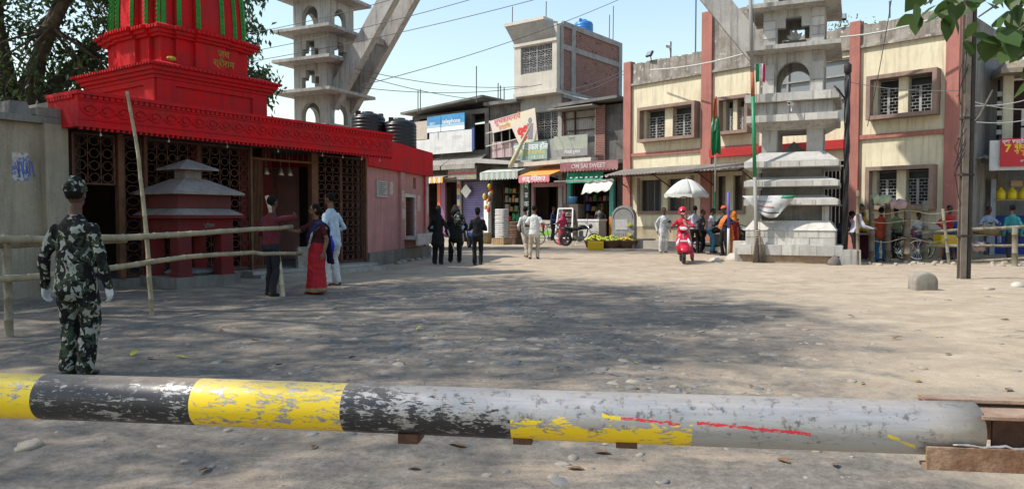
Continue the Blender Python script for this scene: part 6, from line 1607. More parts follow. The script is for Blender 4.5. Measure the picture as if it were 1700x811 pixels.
def motorcycle(label, pos, heading, paint, group=None, scale=1.0):
    t = thing('motorcycle', label, 'motorcycle', pos, R(heading), group); t.scale = (scale,) * 3
    wheel(t, -.66, .30, .10); wheel(t, .62, .30, .12)
    B = lambda nm, m, mb, sm=True: mb.build(nm, m, t, smooth=sm)
    mb = MB()
    for s in (-.075, .075): mb.tube([(s, -.66, .30), (s, -.50, .62), (s, -.40, .88)], [.022, .026, .024], 8)
    B('fork', chrome, mb)
    mb = MB(); mb.tube([(-.36, -.28, 1.03), (-.2, -.36, 1.04), (0, -.40, .98), (.2, -.36, 1.04), (.36, -.28, 1.03)], .014, 8); B('handlebar', blackp, mb)
    for s in (-1, 1):
        mb = MB(); mb.tube([(s * .27, -.33, 1.04), (s * .33, -.36, 1.2)], .008, 5); mb.ball((s * .35, -.36, 1.24), (.06, .02, .045), 10, 6); B('mirror', blackp, mb)
    mb = MB(); mb.ball((0, -.50, .90), (.10, .10, .11), 12, 8); hl = B('headlight', blackp, mb); mb = MB(); mb.ball((0, -.545, .90), (.085, .065, .09), 12, 8); mb.build('lens', plain('lamp_lens', (.6, .62, .62), .1), hl, smooth=True)
    mb = MB(); mb.tube([(0, -.34, .80), (0, -.22, .86), (0, -.02, .86), (0, .14, .76)], [(.06, .06), (.13, .10), (.14, .11), (.09, .07)], 14, ref=(1, 0, 0)); B('fuel_tank', paint, mb)
    mb = MB(); mb.tube([(0, .08, .79), (0, .25, .78), (0, .5, .82), (0, .74, .88)], [(.11, .04), (.13, .055), (.12, .055), (.07, .03)], 12, ref=(1, 0, 0)); B('seat', plain('seat_black', (.02, .02, .021), .7), mb)
    mb = MB(); mb.tube([(0, .3, .66), (0, .62, .74), (0, .86, .84)], [(.11, .08), (.09, .06), (.03, .03)], 10, ref=(1, 0, 0)); B('tail', paint, mb)
    mb = MB(); mb.box(-.05, .05, .84, .88, .74, .82); B('tail_lamp', plain('lamp_red', (.5, .02, .02), .2), mb, False)
    mb = MB(); mb.box(-.11, .11, -.22, .16, .28, .46); mb.lathe([(.10, -.1), (.10, .1)], (0, -.06, .58), 12, axis='X'); mb.box(-.08, .08, -.16, .02, .46, .70)
    for k in range(6): mb.box(-.11, .11, -.18, .04, .48 + k * .035, .493 + k * .035)
    B('engine', engine_m, mb, False)
    mb = MB(); mb.tube([(0, -.40, .86), (0, -.30, .45), (0, -.1, .26), (0, .25, .28), (0, .62, .30)], .028, 8); mb.tube([(0, -.38, .82), (0, .1, .72), (0, .7, .78)], .026, 8); mb.tube([(.09, .62, .30), (.1, .50, .72)], .022, 8); mb.tube([(-.09, .62, .30), (-.1, .50, .72)], .022, 8); B('frame', blackp, mb)
    mb = MB(); mb.tube([(.12, -.12, .42), (.14, -.22, .26), (.15, 0, .22), (.16, .35, .28), (.17, .78, .36)], [.022, .022, .024, .05, .045], 10); B('exhaust', chrome, mb)
    mb = MB(); mb.tube([(0, -.66 + .36 * math.cos(a), .30 + .36 * math.sin(a)) for a in [1.0 + .2 * k for k in range(9)]], [(.07, .012)] * 9, 8, ref=(1, 0, 0)); B('front_mudguard', paint, mb)
    mb = MB(); mb.tube([(0, .62 + .37 * math.cos(a), .30 + .37 * math.sin(a)) for a in [.2 + .2 * k for k in range(9)]], [(.075, .012)] * 9, 8, ref=(1, 0, 0)); B('rear_mudguard', blackp, mb)
    mb = MB(); mb.bar((-.12, .1, .26), (-.28, .18, .02), .02); B('side_stand', blackp, mb, False)
    return t
def bicycle(label, pos, heading, paint, group=None, lean_=0.0):
    t = thing('bicycle', label, 'bicycle', pos, R(heading), group); t.rotation_euler = (0, R(lean_), R(heading))
    wheel(t, -.52, .34, .04, 20); wheel(t, .52, .34, .04, 20)
    for nm, pts, r in (('fork', [(0, -.52, .34), (0, -.40, .66), (0, -.36, .88)], .014), ('top_tube', [(0, -.38, .82), (0, .12, .84)], .016), ('down_tube', [(0, -.39, .74), (0, .02, .30)], .017), ('seat_tube', [(0, .02, .30), (0, .14, .92)], .016), ('chain_stay', [(0, .02, .30), (0.02, .52, .34)], .012), ('seat_stay', [(0, .12, .80), (.02, .52, .34)], .011), ('handlebar', [(-.28, -.22, .98), (-.2, -.36, 1.0), (0, -.40, .97), (.2, -.36, 1.0), (.28, -.22, .98)], .012)):
        mb = MB(); mb.tube(pts, r, 8); mb.build(nm, paint if 'bar' not in nm else chrome, t, smooth=True)
    mb = MB(); mb.tube([(0, .02, .95), (0, .14, .96), (0, .28, .98)], [(.03, .02), (.07, .03), (.10, .035)], 10, ref=(1, 0, 0)); mb.build('saddle', plain('saddle_brown', (.06, .035, .025), .6), t, smooth=True)
    mb = MB(); mb.box(-.07, .07, .34, .72, .70, .715); mb.bar((0.06, .68, .70), (.03, .54, .36), .012); mb.bar((-.06, .68, .70), (-.03, .54, .36), .012); mb.build('carrier', chrome, t)
    mb = MB(); mb.lathe([(.09, -.006), (.09, .006)], (.03, .02, .30), 16, axis='X'); mb.bar((.05, .02, .30), (.05, -.1, .18), .015); mb.bar((-.04, .02, .30), (-.04, .14, .42), .015); mb.build('crank', chrome, t)
    return t
def scooter(label, pos, heading, paint):
    t = thing('scooter', label, 'scooter', pos, R(heading))
    B = lambda nm, m, mb, sm=True: mb.build(nm, m, t, smooth=sm)
    wheel(t, -.60, .225, .10); wheel(t, .55, .225, .11)
    mb = MB(); mb.tube([(0, -.50, .30), (0, -.47, .45), (0, -.41, .62), (0, -.36, .78), (0, -.33, .90)], [(.15, .05), (.215, .08), (.215, .085), (.185, .075), (.12, .06)], 18, ref=(1, 0, 0)); B('apron', paint, mb)
    mb = MB(); mb.tube([(0, -.60 + .27 * math.cos(a), .235 + .27 * math.sin(a)) for a in [.75 + .22 * k for k in range(10)]], [(.05, .02)] + [(.10, .03)] * 8 + [(.05, .02)], 10, ref=(1, 0, 0)); B('front_mudguard', paint, mb)
    mb = MB(); mb.tube([(0, -.42, .94), (0, -.38, 1.02), (0, -.30, 1.07)], [(.13, .06), (.16, .075), (.10, .05)], 14, ref=(1, 0, 0)); cw = B('handlebar_cowl', paint, mb)
    mb = MB(); mb.ball((0, -.455, 1.00), (.105, .03, .05), 14, 8); mb.build('headlight', plain('headlamp', (.72, .74, .74), .12), cw, smooth=True)
    for s in (-1, 1):
        mb = MB(); mb.tube([(s * .1, -.33, 1.04), (s * .26, -.30, 1.05), (s * .36, -.24, 1.04)], [.018, .017, .02], 8); B('grip', blackp, mb)
        mb = MB(); mb.tube([(s * .25, -.31, 1.06), (s * .36, -.36, 1.18)], .007, 5); mb.ball((s * .40, -.36, 1.20), (.06, .02, .042), 10, 6); B('mirror', blackp, mb)
        mb = MB(); mb.tube([(s * .185, -.505, .50), (s * .165, -.50, .60), (s * .12, -.47, .72)], [(.02, .012), (.042, .014), (.012, .01)], 8, ref=(1, 0, 0)); B('indicator', plain('indicator_white', (.7, .72, .72), .2), mb)
    mb = MB(); mb.box(-.15, .15, -.40, .15, .26, .30); B('footboard', blackp, mb, False)
    mb = MB(); mb.tube([(0, .05, .45), (0, .25, .55), (0, .55, .58), (0, .85, .62)], [(.13, .17), (.19, .20), (.19, .17), (.08, .08)], 16, ref=(1, 0, 0)); B('body', paint, mb)
    mb = MB(); mb.tube([(0, .02, .77), (0, .3, .78), (0, .72, .82)], [(.12, .05), (.15, .06), (.12, .05)], 12, ref=(1, 0, 0)); B('seat', plain('seat_black', (.02, .02, .021), .7), mb)
    mb = MB(); mb.box(-.10, .10, -.535, -.525, .635, .675); B('number_plate', white_t, mb, False)
    mb = MB(); mb.tube([(0, -.60, .225), (0, -.48, .5), (0, -.40, .9)], .03, 8); B('steering_column', engine_m, mb)
    return t
sp_ = stand(1133, 434); pink_r = plain('scooter_red', (.52, .012, .045), .3, fine=.03)
scooter('red scooter ridden towards the barrier by a helmeted woman', sp_, -10, pink_r)
def drape(F, S, P, up, sx, fw):
    F.limb([P + sx * .10 + fw * .18, P + sx * .22 + fw * .12 - Vector((0, 0, .2)), P + sx * .26 - Vector((0, 0, .45)), P + sx * .25 - Vector((0, 0, .62))], [(.12, .07), (.13, .06), (.15, .05), (.16, .04)], S(cloth('rose_sari', (.42, .06, .10))), 12, ref=Vector((0, 1, 0)))
    F.limb([P + up * .45 + sx * .05 + fw * .12, P + up * .2 + sx * .12 + fw * .2, P + sx * .2 + fw * .2 - Vector((0, 0, .15)), P + sx * .2 + fw * .15 - Vector((0, 0, .45))], [(.04, .02), (.06, .03), (.09, .03), (.10, .03)], S(cloth('buff_scarf', (.38, .27, .18))), 10, ref=Vector((1, 0, 0)))
person('woman in red with a red helmet and white face mask riding the scooter', sp_, -10, 1.60, .013, top=cloth('red_kurta', (.46, .025, .05)), bottom=cloth('rose_sari', (.42, .06, .10)), pelvis=(0, .28, .90), lean=6, rw=(-.36, -.24, 1.08), lw=(.36, -.24, 1.08), rf=(-.13, -.22, .38), lf=(.30, .05, .14), head='helmet', head_m=pink_r, mask=plain('mask_white', (.7, .7, .7), .8), extra={'fn': drape}, skin=SKIN, kpole=(.6, -1, .2))
mp = stand(1186, 419)
motorcycle('dark motorcycle straddled by a man in blue jeans', mp, 78, blackp)
person('man in a pale lilac shirt and bright blue jeans astride a motorcycle', mp, 78, 1.68, .013, top=cloth('pale_lilac', (.50, .46, .56)), bottom=cloth('bright_jeans', (.05, .25, .42)), sleeve='short', pelvis=(0, .22, .88), lean=12, rw=(-.30, -.30, 1.08), lw=(.30, -.30, 1.08), rf=(-.22, .10, .10), lf=(.22, .02, .10), skin=SKIN_D, beard=True, kpole=(.4, -1, .3))
person('man in dark blue with an orange head-cloth and orange shawl', stand(1203, 423), -60, 1.68, .013, top=cloth('dark_blue', (.02, .03, .065)), bottom=blackc, head='turban', head_m=cloth('saffron', (.70, .10, .03)), skin=SKIN_D, rw=(-.3, -.25, 1.05), lw=(.3, -.15, 1.1), pallu=cloth('orange_shawl', (.65, .20, .06)))
person('woman in an orange and crimson sari beside the blue pole', stand(1219, 421), -150, 1.50, .013, top=cloth('crimson_veil', (.36, .02, .04)), bottom=cloth('orange_sari', (.62, .17, .02)), lower='sari', head='scarf', head_m=cloth('orange_sari', (.62, .17, .02)), pallu=cloth('crimson_veil', (.36, .02, .04)), skin=SKIN_D, sleeve='half')
motorcycle('silver-grey motorcycle parked beside the woman in orange', stand(1236, 419), 150, plain('grey_paint', (.2, .2, .21), .3))
motorcycle('black motorcycle parked side-on behind the bicycle', stand(962, 408), 84, blackp)
bicycle('old black bicycle parked in front of the pale counter', stand(912, 406), 96, blackp)
# vehicles by the pavement at the left shops
motorcycle('blue-tanked motorcycle parked in front of the purple shutter', stand(772, 409), 20, plain('tank_blue', (.03, .12, .42), .3))
motorcycle('black motorcycle parked at the striped yellow awning', stand(716, 410), 150, plain('tank_grey', (.12, .12, .14), .3))
# behind the right-hand fence
bicycle('black bicycle leaning behind the wooden fence posts', stand(1492, 431), 70, blackp, lean_=6)
bicycle('red-framed bicycle behind the wooden fence posts', stand(1518, 429), 110, plain('frame_red', (.35, .03, .03), .4), lean_=-5)
motorcycle('grey motorcycle parked behind the thick fence posts', stand(1516, 424), 40, plain('grey_paint', (.2, .2, .21), .3))
# ================================================================ bamboo and poles
bamboo = mat('dry_bamboo', (.34, .29, .19), (.26, .22, .15), 5, rough=.7, bump=.2, streak=(.16, .13, .09))
bamboo_d = mat('grey_bamboo', (.24, .21, .155), (.17, .15, .11), 5, rough=.8, bump=.2, streak=(.1, .085, .06))
wood_p = mat('weathered_post', (.20, .155, .11), (.14, .11, .08), 4, rough=.95, bump=.6, bscale=14, streak=(.08, .065, .05))
def bamboo_pole(pts, r0, r1, seed=0, step=.28):
    """cane with swollen joints along a bent path"""
    rnd = random.Random(seed); P = [Vector(p) for p in pts]; L = [0]
    for i in range(len(P) - 1): L.append(L[-1] + (P[i + 1] - P[i]).length)
    def at(s):
        for i in range(len(P) - 1):
            if s <= L[i + 1] or i == len(P) - 2: return P[i].lerp(P[i + 1], (s - L[i]) / max(1e-6, L[i + 1] - L[i]))
    path, rad, s = [], [], 0.0; nxt = step * rnd.uniform(.4, 1)
    while s < L[-1]:
        k = s / L[-1]; r = r0 * (1 - k) + r1 * k; w_ = Vector((rnd.gauss(0, .004), rnd.gauss(0, .004), rnd.gauss(0, .004)))
        path += [at(s) + w_, at(min(s + .012, L[-1])) + w_, at(min(s + .024, L[-1])) + w_]; rad += [r, r * 1.22, r]
        s += step * rnd.uniform(.8, 1.2)
    path.append(P[-1]); rad.append(r1)
    return MB().tube(path, rad, 8)
fe = thing('bamboo_fence', 'bamboo fence with two rails and a tall leaning pole before the temple', 'fence')
pA, pB, pC = on_ground(G(15, 556)), on_ground(G(253, 521)), on_ground(G(470, 488))
bamboo_pole([pA - Vector((0, 0, .1)), pA + Vector((-.02, .02, 1.15))], .045, .04, 1).build('post', bamboo_d, fe, smooth=True)
bamboo_pole([pB - Vector((0, 0, .1)), W(243, 380, pB.y + .02), W(228, 250, pB.y + .06), W(211, 152, pB.y + .1)], .034, .02, 2).build('tall_pole', bamboo, fe, smooth=True)
bamboo_pole([pC - Vector((0, 0, .05)), W(455, 375, pC.y), W(443, 325, pC.y + .02)], .05, .035, 3).build('stake', mat('pale_bamboo', (.48, .43, .32), (.38, .33, .24), 5, bump=.2), fe, smooth=True)
def rail(px, d, r0, r1, seed, m=bamboo):
    bamboo_pole([W(x, y, dd) for (x, y), dd in zip(px, d)], r0, r1, seed).build('rail', m, fe, smooth=True)
dB, dC = pB.y, pC.y
rail([(-120, 401), (60, 397), (200, 394), (330, 387), (485, 376)], [7.0, pA.y + .3, dB - .5, dB + 1, dC + .2], .045, .036, 4)
rail([(-120, 412), (60, 406), (210, 399)], [7.2, pA.y + .38, dB - .35], .034, .028, 5, bamboo_d)
rail([(-120, 470), (60, 459), (182, 445), (300, 427), (400, 420), (500, 421)], [7.0, pA.y + .2, dB - .7, dB + .5, dB + 1.5, dC + .4], .040, .030, 6)
# fence on the right
fr = thing('post_fence', 'rough fence of thick wooden posts and bamboo rails before the fruit sellers', 'fence')
for i, (px, py, pt, r, m_) in enumerate(((1447, 434, 334, .085, wood_p), (1474, 433, 327, .095, wood_p), (1506, 434, 334, .10, wood_p), (1536, 432, 333, .085, bamboo_d), (1577, 437, 436 - 90, .045, bamboo_d), (1612, 434, 362, .05, wood_p), (1685, 440, 376, .075, bamboo_d), (1424, 438, 316, .05, wood_p))):
    p = on_ground(G(px, py)); dx = {1577: -12}.get(px, 0)
    mb = bamboo_pole([p - Vector((0, 0, .15)), W(px + dx, pt, p.y + .05)], r, r * .88, 20 + i, .45); mb.build('post', m_, fr, smooth=True)
for k, (a, b, da, db, r) in enumerate((((1530, 386), (1610, 379), 21.2, 21.0, .05), ((1610, 381), (1740, 373), 20.9, 20.3, .055), ((1536, 408), (1740, 406), 21.2, 20.4, .045), ((1478, 433), (1600, 432), 21.3, 20.9, .035), ((1600, 434), (1740, 425), 20.9, 20.3, .045), ((1530, 409), (1600, 404), 21.4, 21.2, .03))):
    bamboo_pole([W(*a, da), W((a[0] + b[0]) / 2, (a[1] + b[1]) / 2 + 1, (da + db) / 2), W(*b, db)], r, r * .85, 40 + k).build('rail', bamboo_d, fr, smooth=True)
for k, (y0, sag) in enumerate(((352, 3), (368, 2), (398, 4))):
    mb = MB(); pts = [W(1447 + (1612 - 1447) * i / 16, y0 + sag * math.sin(i * .8), 21.1) for i in range(17)]; mb.tube(pts, .012, 5); mb.build('tie_rope', plain('rope_buff', (.35, .30, .22), .9), fr)
# steel line pole on the right
pp = on_ground(G(1600, 461)); lp = thing('line_pole', 'tall steel joist electricity pole with hanging cables at the right', 'pole', pp)
steel = mat('dull_steel', (.24, .20, .165), (.17, .135, .11), 3, rough=.7, metal=.2, bump=.2, streak=(.12, .09, .07)); steel_d = mat('dark_steel', (.05, .04, .036), (.035, .03, .028), 4, rough=.8)
mb = MB(); mb.box(-.11, .02, -.06, -.045, -.3, 8.0); mb.box(-.052, -.038, -.045, .06, -.3, 8.0); mb.box(-.11, .02, .06, .075, -.3, 8.0); mb.build('joist', steel, lp)
mb = MB(); mb.box(.045, .12, -.05, -.035, -.3, 9.0); mb.box(.075, .09, -.035, .08, -.3, 9.0); mb.box(.045, .12, .08, .095, -.3, 9.0); mb.build('joist', steel_d, lp)
for z in (.9, 2.2, 3.4): mb = MB(); mb.box(-.12, .13, -.075, .1, z, z + .05); mb.build('clamp', steel_d, lp)
rnd = random.Random(4)
for k in range(9):
    a = Vector((rnd.uniform(-.12, -.05), -.1, rnd.uniform(2.4, 5.2))); b = a + Vector((rnd.uniform(-.35, .15), rnd.uniform(-.1, .1), -rnd.uniform(.4, 1.4)))
    mb = MB(); mb.tube([a, a.lerp(b, .4) + Vector((-.22 * rnd.random(), 0, -.1)), a.lerp(b, .75) + Vector((-.15 * rnd.random(), 0, -.15)), b], .009, 5); mb.build('loose_cable', blackp, lp)
# black cable post beside the gateway
cp = on_ground(G(1402, 437)); ck = thing('cable_post', 'thin black post wrapped in cables beside the gateway tower', 'pole', cp)
mb = MB(); mb.tube([(0, 0, -.1), (.01, 0, 2.5), (0, 0, 5.4)], [.06, .055, .05], 8); mb.build('post', plain('post_black', (.018, .017, .017), .7), ck, smooth=True)
for k in range(4):
    mb = MB(); mb.tube([(.07 * math.cos(k * 1.6 + i * .5), .07 * math.sin(k * 1.6 + i * .5), .2 + i * .27) for i in range(20)], .016, 5); mb.build('cable', blackp, ck, smooth=True)
mb = MB(); mb.lathe([(.05, 0), (.10, .05), (.10, .25), (.03, .32)], (0, 0, 5.3), 10); mb.tube([(-.05, 0, 4.6), (-.25, .05, 4.9), (-.33, .1, 5.0)], .025, 6); mb.build('cap_insulator', plain('post_black', (.018, .017, .017), .7), ck, smooth=True)
# ================================================================ flags
def pole_seg(t, pts, r, cols):
    for (a, b, m_, nm) in cols: mb = MB(); mb.tube([pts[0].lerp(pts[1], a), pts[0].lerp(pts[1], b)], r, 12, cap=True); mb.build(nm, m_, t, smooth=True)
fp = on_ground(G(1257, 434)); ft = thing('flagpole', 'tall flagpole painted green below and red above, bound with rope at its foot', 'flagpole', fp)
top_ = W(1244.5, -60, fp.y) - fp
Zf = lambda py: max(0., (W(1250, py, fp.y).z - fp.z)) / top_.z
grp = plain('pole_grey', (.25, .24, .225), .6)
pole_seg(ft, (Vector((0, 0, -.1)), top_), .055, [(0, Zf(290), grp, 'lower_tube'), (Zf(290), Zf(158), plain('pole_green', (.02, .20, .085), .45), 'green_tube'), (Zf(158), Zf(118), mat('pole_rust_red', (.40, .11, .06), (.3, .09, .06), 6), 'red_tube'), (Zf(118), 1, grp, 'upper_tube')])
rp = plain('rope_buff', (.35, .30, .22), .9)
mb = MB(); mb.tube([(.075 * math.cos(i * .7), .075 * math.sin(i * .7), .62 + i * .007) for i in range(50)], .022, 6); mb.build('rope', rp, ft, smooth=True)
for k, x in enumerate((-.12, .05, .15)): mb = MB(); mb.tube([(x * .5, -.07, .75), (x, -.12, .4), (x * 1.1, -.1, 0)], [.03, .03, .035], 7); mb.build('prop_stick', wood_p, ft, smooth=True)
mb = MB(); mb.tube([(.085, 0, .5), tuple(top_ + Vector((.09, 0, 0)))], .007, 4); mb.build('halyard', rp, ft)
def flag(t, o, w_, h, fold, cols, droop=0.0):
    for k, m_ in enumerate(cols):
        g = []
        for i in range(5):
            z = -h * (k + i / 4) / len(cols)
            g.append([o + Vector((w_ * j / 10 * (1 - fold) + .03 * math.sin(j * 1.3 + z * 5), .05 * math.sin(j * 1.9 + z * 3), z - droop * (j / 10) ** 1.2)) for j in range(11)])
        mb = MB(); mb.sheet(g, 0, .004); mb.build('stripe', m_, t, smooth=True)
saff, grn, wht = cloth('flag_saffron', (.65, .13, .03)), cloth('flag_green', (.02, .22, .08)), cloth('flag_white', (.65, .65, .65))
mb = MB()
q = W(1252, 105, fp.y) - fp
for k, m_ in enumerate((cloth('flag_green', (.02, .22, .08)), wht, cloth('flag_red', (.5, .03, .08)))):
    mb = MB(); mb.sheet([[q + Vector((.06 + k * .09 + j * .0225, -.03 * math.sin((k * 4 + j) * .9), -i * .13 - .02 * abs(k * 4 + j - 5) * .3)) for j in range(5)] for i in range(5)], 0, .004); mb.build('flag_stripe', m_, ft, smooth=True)
sp2 = on_ground(G(1186, 417)); sf = thing('flagpole', 'thin white pole carrying a drooping saffron, white and green flag', 'flagpole', sp2)
hz = lambda py: W(1186, py, sp2.y).z - sp2.z
tp = Vector((0, 0, hz(160)))
pole_seg(sf, (Vector((0, 0, -.1)), tp), .028, [(0, hz(315) / tp.z, plain('pole_green', (.02, .20, .085), .45), 'green_tube'), (hz(315) / tp.z, 1, plain('pole_white', (.6, .6, .58), .5), 'white_tube')])
for k, (m_, y0, y1, w0, w1) in enumerate(((saff, 163, 200, .09, .16), (wht, 200, 218, .18, .26), (grn, 196, 256, .20, .28))):
    mb = MB(); g = []
    for i in range(7):
        a = i / 6; z = hz(y0 + (y1 - y0) * a); w_ = w0 + (w1 - w0) * math.sin(a * 2.2)
        o = .0 if k < 2 else -.05
        g.append([Vector((o - (w_ * .5 if k == 2 else w_ * .8) + w_ * (1.3 if k == 2 else 1.1) * j / 8, -.04 - .06 * math.sin(j * 1.4 + i * .4) - .02 * k, z - .05 * math.sin(j * .9))) for j in range(9)])
    mb.sheet(g, 0, .005); mb.build('flag_fold', m_, sf, smooth=True)
bp_ = on_ground(G(1209, 425)); mb = MB(); mb.tube([(0, 0, -.1), (0, 0, .95)], .045, 8); bl = thing('blue_pole', 'short pole painted blue above pale grey beside the orange sari', 'pole', bp_); mb.build('lower_tube', plain('pole_pale', (.5, .5, .47)), bl, smooth=True)
mb = MB(); mb.tube([(0, 0, .951), (-.02, 0, 2.15)], .042, 8); mb.build('upper_tube', plain('pole_blue', (.10, .09, .42)), bl, smooth=True)
# ================================================================ parasol
up_ = on_ground(G(1139, 421)); um = thing('parasol', 'faded white patterned parasol shading the street sellers', 'umbrella', up_)
zt, zb_ = W(1139, 296, up_.y).z, W(1139, 322, up_.y).z; rU = 37 * up_.y / FPX
nU = 8; pan = [plain('parasol_white', (.58, .58, .55), .7), mat('parasol_grey', (.42, .45, .42), (.5, .5, .47), 6)]
for k in range(nU):
    mb = MB(); g = []
    for i in range(6):
        a = i / 5; row = []
        for j in range(5):
            th_ = 2 * math.pi * (k + j / 4) / nU; sc_ = 1 - .05 * math.sin(j / 4 * math.pi) * a
            row.append((rU * a * sc_ * math.cos(th_), rU * a * sc_ * math.sin(th_), zt - (zt - zb_) * (a ** 1.7) + .012))
        g.append(row)
    mb.sheet(g, 0, .004); mb.build('panel', pan[k % 2], um, smooth=True)
    mb = MB(); g2 = [g[-1], [(x * 1.005, y * 1.005, z - .10 - .03 * math.sin(i_ * 2.1)) for i_, (x, y, z) in enumerate(g[-1])]]; mb.sheet(g2, 0, .004); mb.build('fringe', pan[(k + 1) % 2], um)
    th_ = 2 * math.pi * k / nU; mb = MB(); mb.tube([(0, 0, zt - .1), (rU * .6 * math.cos(th_), rU * .6 * math.sin(th_), zt - (zt - zb_) * .42 - .02), (rU * .97 * math.cos(th_), rU * .97 * math.sin(th_), zb_ + .01)], .008, 4); mb.build('rib', steel, um)
mb = MB(); mb.tube([(0, 0, -.1), (0, 0, zt + .08)], .022, 8); mb.build('pole', steel, um, smooth=True)
# ================================================================ memorial stone, kerb stone
mp_ = on_ground(G(1036, 411)); ms = thing('memorial_stone', 'round-topped grey memorial stone with a pale tablet behind the fruit', 'memorial', mp_, R(-28))
w2, hz_ = .50, 1.28; arcp = [(-w2, -.1), (w2, -.1), (w2, hz_)] + [(w2 * math.cos(a), hz_ + .52 * math.sin(a)) for a in [math.pi * k / 14 for k in range(1, 14)]] + [(-w2, hz_)]
MB().prism(arcp, -.18, .18).build('slab', conc, ms)
MB().box(-.33, .22, -.20, -.181, .78, 1.22).build('tablet', mat('tablet_pale', (.50, .49, .46), (.42, .41, .39), 6), ms)
for k in range(11): mb = MB(); x = -.44 + k * .085; mb.box(x, x + .05, -.195, -.181, .05, .66); mb.build('fluting', conc, ms)
mb = MB(); n_ = 16; pr = [(w2 * .86 * math.cos(math.pi * k / n_), hz_ + .43 * math.sin(math.pi * k / n_)) for k in range(n_ + 1)]
mb.tube([(x, -.18, z) for x, z in pr], .025, 5); mb.build('arch_moulding', conc_d, ms)
for x, z in ((.33, .98), (.33, .55)):
    mb = MB(); mb.ball((x, -.22, z), (.11, .05, .09), 8, 5); mb.ball((x - .05, -.24, z + .05), (.06, .03, .05), 6, 4); mb.build('garland', mat('garland_yellow', (.50, .47, .08), (.2, .28, .05), 14), ms)
bp2 = on_ground(G(1532, 478)); bo_ = thing('kerb_stone', 'low round-topped concrete kerb stone in the dust', 'stone', bp2)
mb = MB(); w3 = .225; arcp = [(-w3, -.1), (w3, -.1), (w3, .14)] + [(w3 * math.cos(a), .14 + .19 * math.sin(a)) for a in [math.pi * k / 12 for k in range(1, 12)]] + [(-w3, .14)]
mb.prism(arcp, -.13, .13); st = mb.build('stone', mat('kerb_concrete', (.30, .27, .225), (.22, .195, .165), 5, bump=.5, streak=(.14, .12, .1)), bo_)
bv = st.modifiers.new('b', 'BEVEL'); bv.width = .05; bv.segments = 4; st.data.polygons.foreach_set('use_smooth', [True] * len(st.data.polygons))
# ================================================================ goods outside the shops
sackm = mat('white_sack', (.60, .58, .56), (.50, .48, .46), 5, bump=.3); shaded_s = mat('shaded_bundle', (.17, .09, .06), (.12, .07, .05), 6, bump=.3)
sk = MB(); n_ = 24
ring = lambda z, k: [((.30 * k) * (abs(math.cos(a)) ** .5) * (1 if math.cos(a) > 0 else -1), (.24 * k) * (abs(math.sin(a)) ** .5) * (1 if math.sin(a) > 0 else -1), z) for a in [2 * math.pi * j / n_ for j in range(n_)]]
vs = []
for z, k in ((0, .9), (.015, 1.0), (.05, 1.03), (.075, 1.0), (.09, .88)): vs += ring(z, k)
sk.add(vs, [(i * n_ + j, i * n_ + (j + 1) % n_, (i + 1) * n_ + (j + 1) % n_, (i + 1) * n_ + j) for i in range(4) for j in range(n_)] + [tuple(reversed(range(n_))), tuple(range(4 * n_, 5 * n_))])
base = on_ground(G(833, 405)); sme = None; rnd = random.Random(6)
cr = MB()
for k in range(6): cr.box(-.36, -.30, 0, 0, 0, 0) if False else None
def wooden_crate(label, p, w_, d_, h, rz, m_=None, group=None):
    t = thing('wooden_crate', label, 'crate', p, rz, group); m_ = m_ or mat('crate_wood', (.38, .27, .15), (.30, .21, .12), 5, bump=.3)
    for s in (-1, 1):
        n = max(3, int(w_ / .12))
        for k in range(n): mb = MB(); x = -w_ / 2 + w_ * k / n; mb.box(x + .008, x + w_ / n - .008, s * d_ / 2 - .01, s * d_ / 2 + .01, 0, h); mb.build('slat', m_, t)
        mb = MB(); mb.box(s * w_ / 2 - .012, s * w_ / 2 + .012, -d_ / 2 + .011, d_ / 2 - .011, .01, h - .01); mb.build('end_board', m_, t)
    mb = MB(); mb.box(-w_ / 2, w_ / 2, -d_ / 2 - .012, d_ / 2 + .012, h, h + .02); mb.build('lid', m_, t)
    return t
wooden_crate('slatted wooden crate under the white stack of trays', base, .72, .6, .30, FH.a)
for i in range(15):
    mb_p = base + Vector((rnd.uniform(-.012, .012), rnd.uniform(-.012, .012), .322 + i * .093))
    if sme is None: o = sk.build('tray_bundle', sackm, smooth=True, loc=mb_p, rz=FH.a); sme = o.data
    else: o = obj_from('tray_bundle', sme, None, mb_p, (0, 0, FH.a + rnd.uniform(-.05, .05)))
    tag(o, 'white bundle in the tall stack on the slatted crate', 'bundle', 'white stacked bundles')
b2 = on_ground(G(856, 404)); wooden_crate('low dark wooden crate beside the tall white stack', b2, .8, .6, .25, FH.a, mat('crate_dark', (.16, .10, .07), (.11, .07, .05), 5))
sm2 = sme.copy(); sm2.materials.clear(); sm2.materials.append(shaded_s)  # same bundles in a dark brown that stands in for shade
for i in range(9):
    o = obj_from('tray_bundle', sm2, None, b2 + Vector((rnd.uniform(-.02, .02), rnd.uniform(-.02, .02), .272 + i * .093)), (0, 0, FH.a + rnd.uniform(-.06, .06))); tag(o, 'bundle darkened in colour for shade in the stack beside the white one', 'bundle', 'shade-coloured stacked bundles')
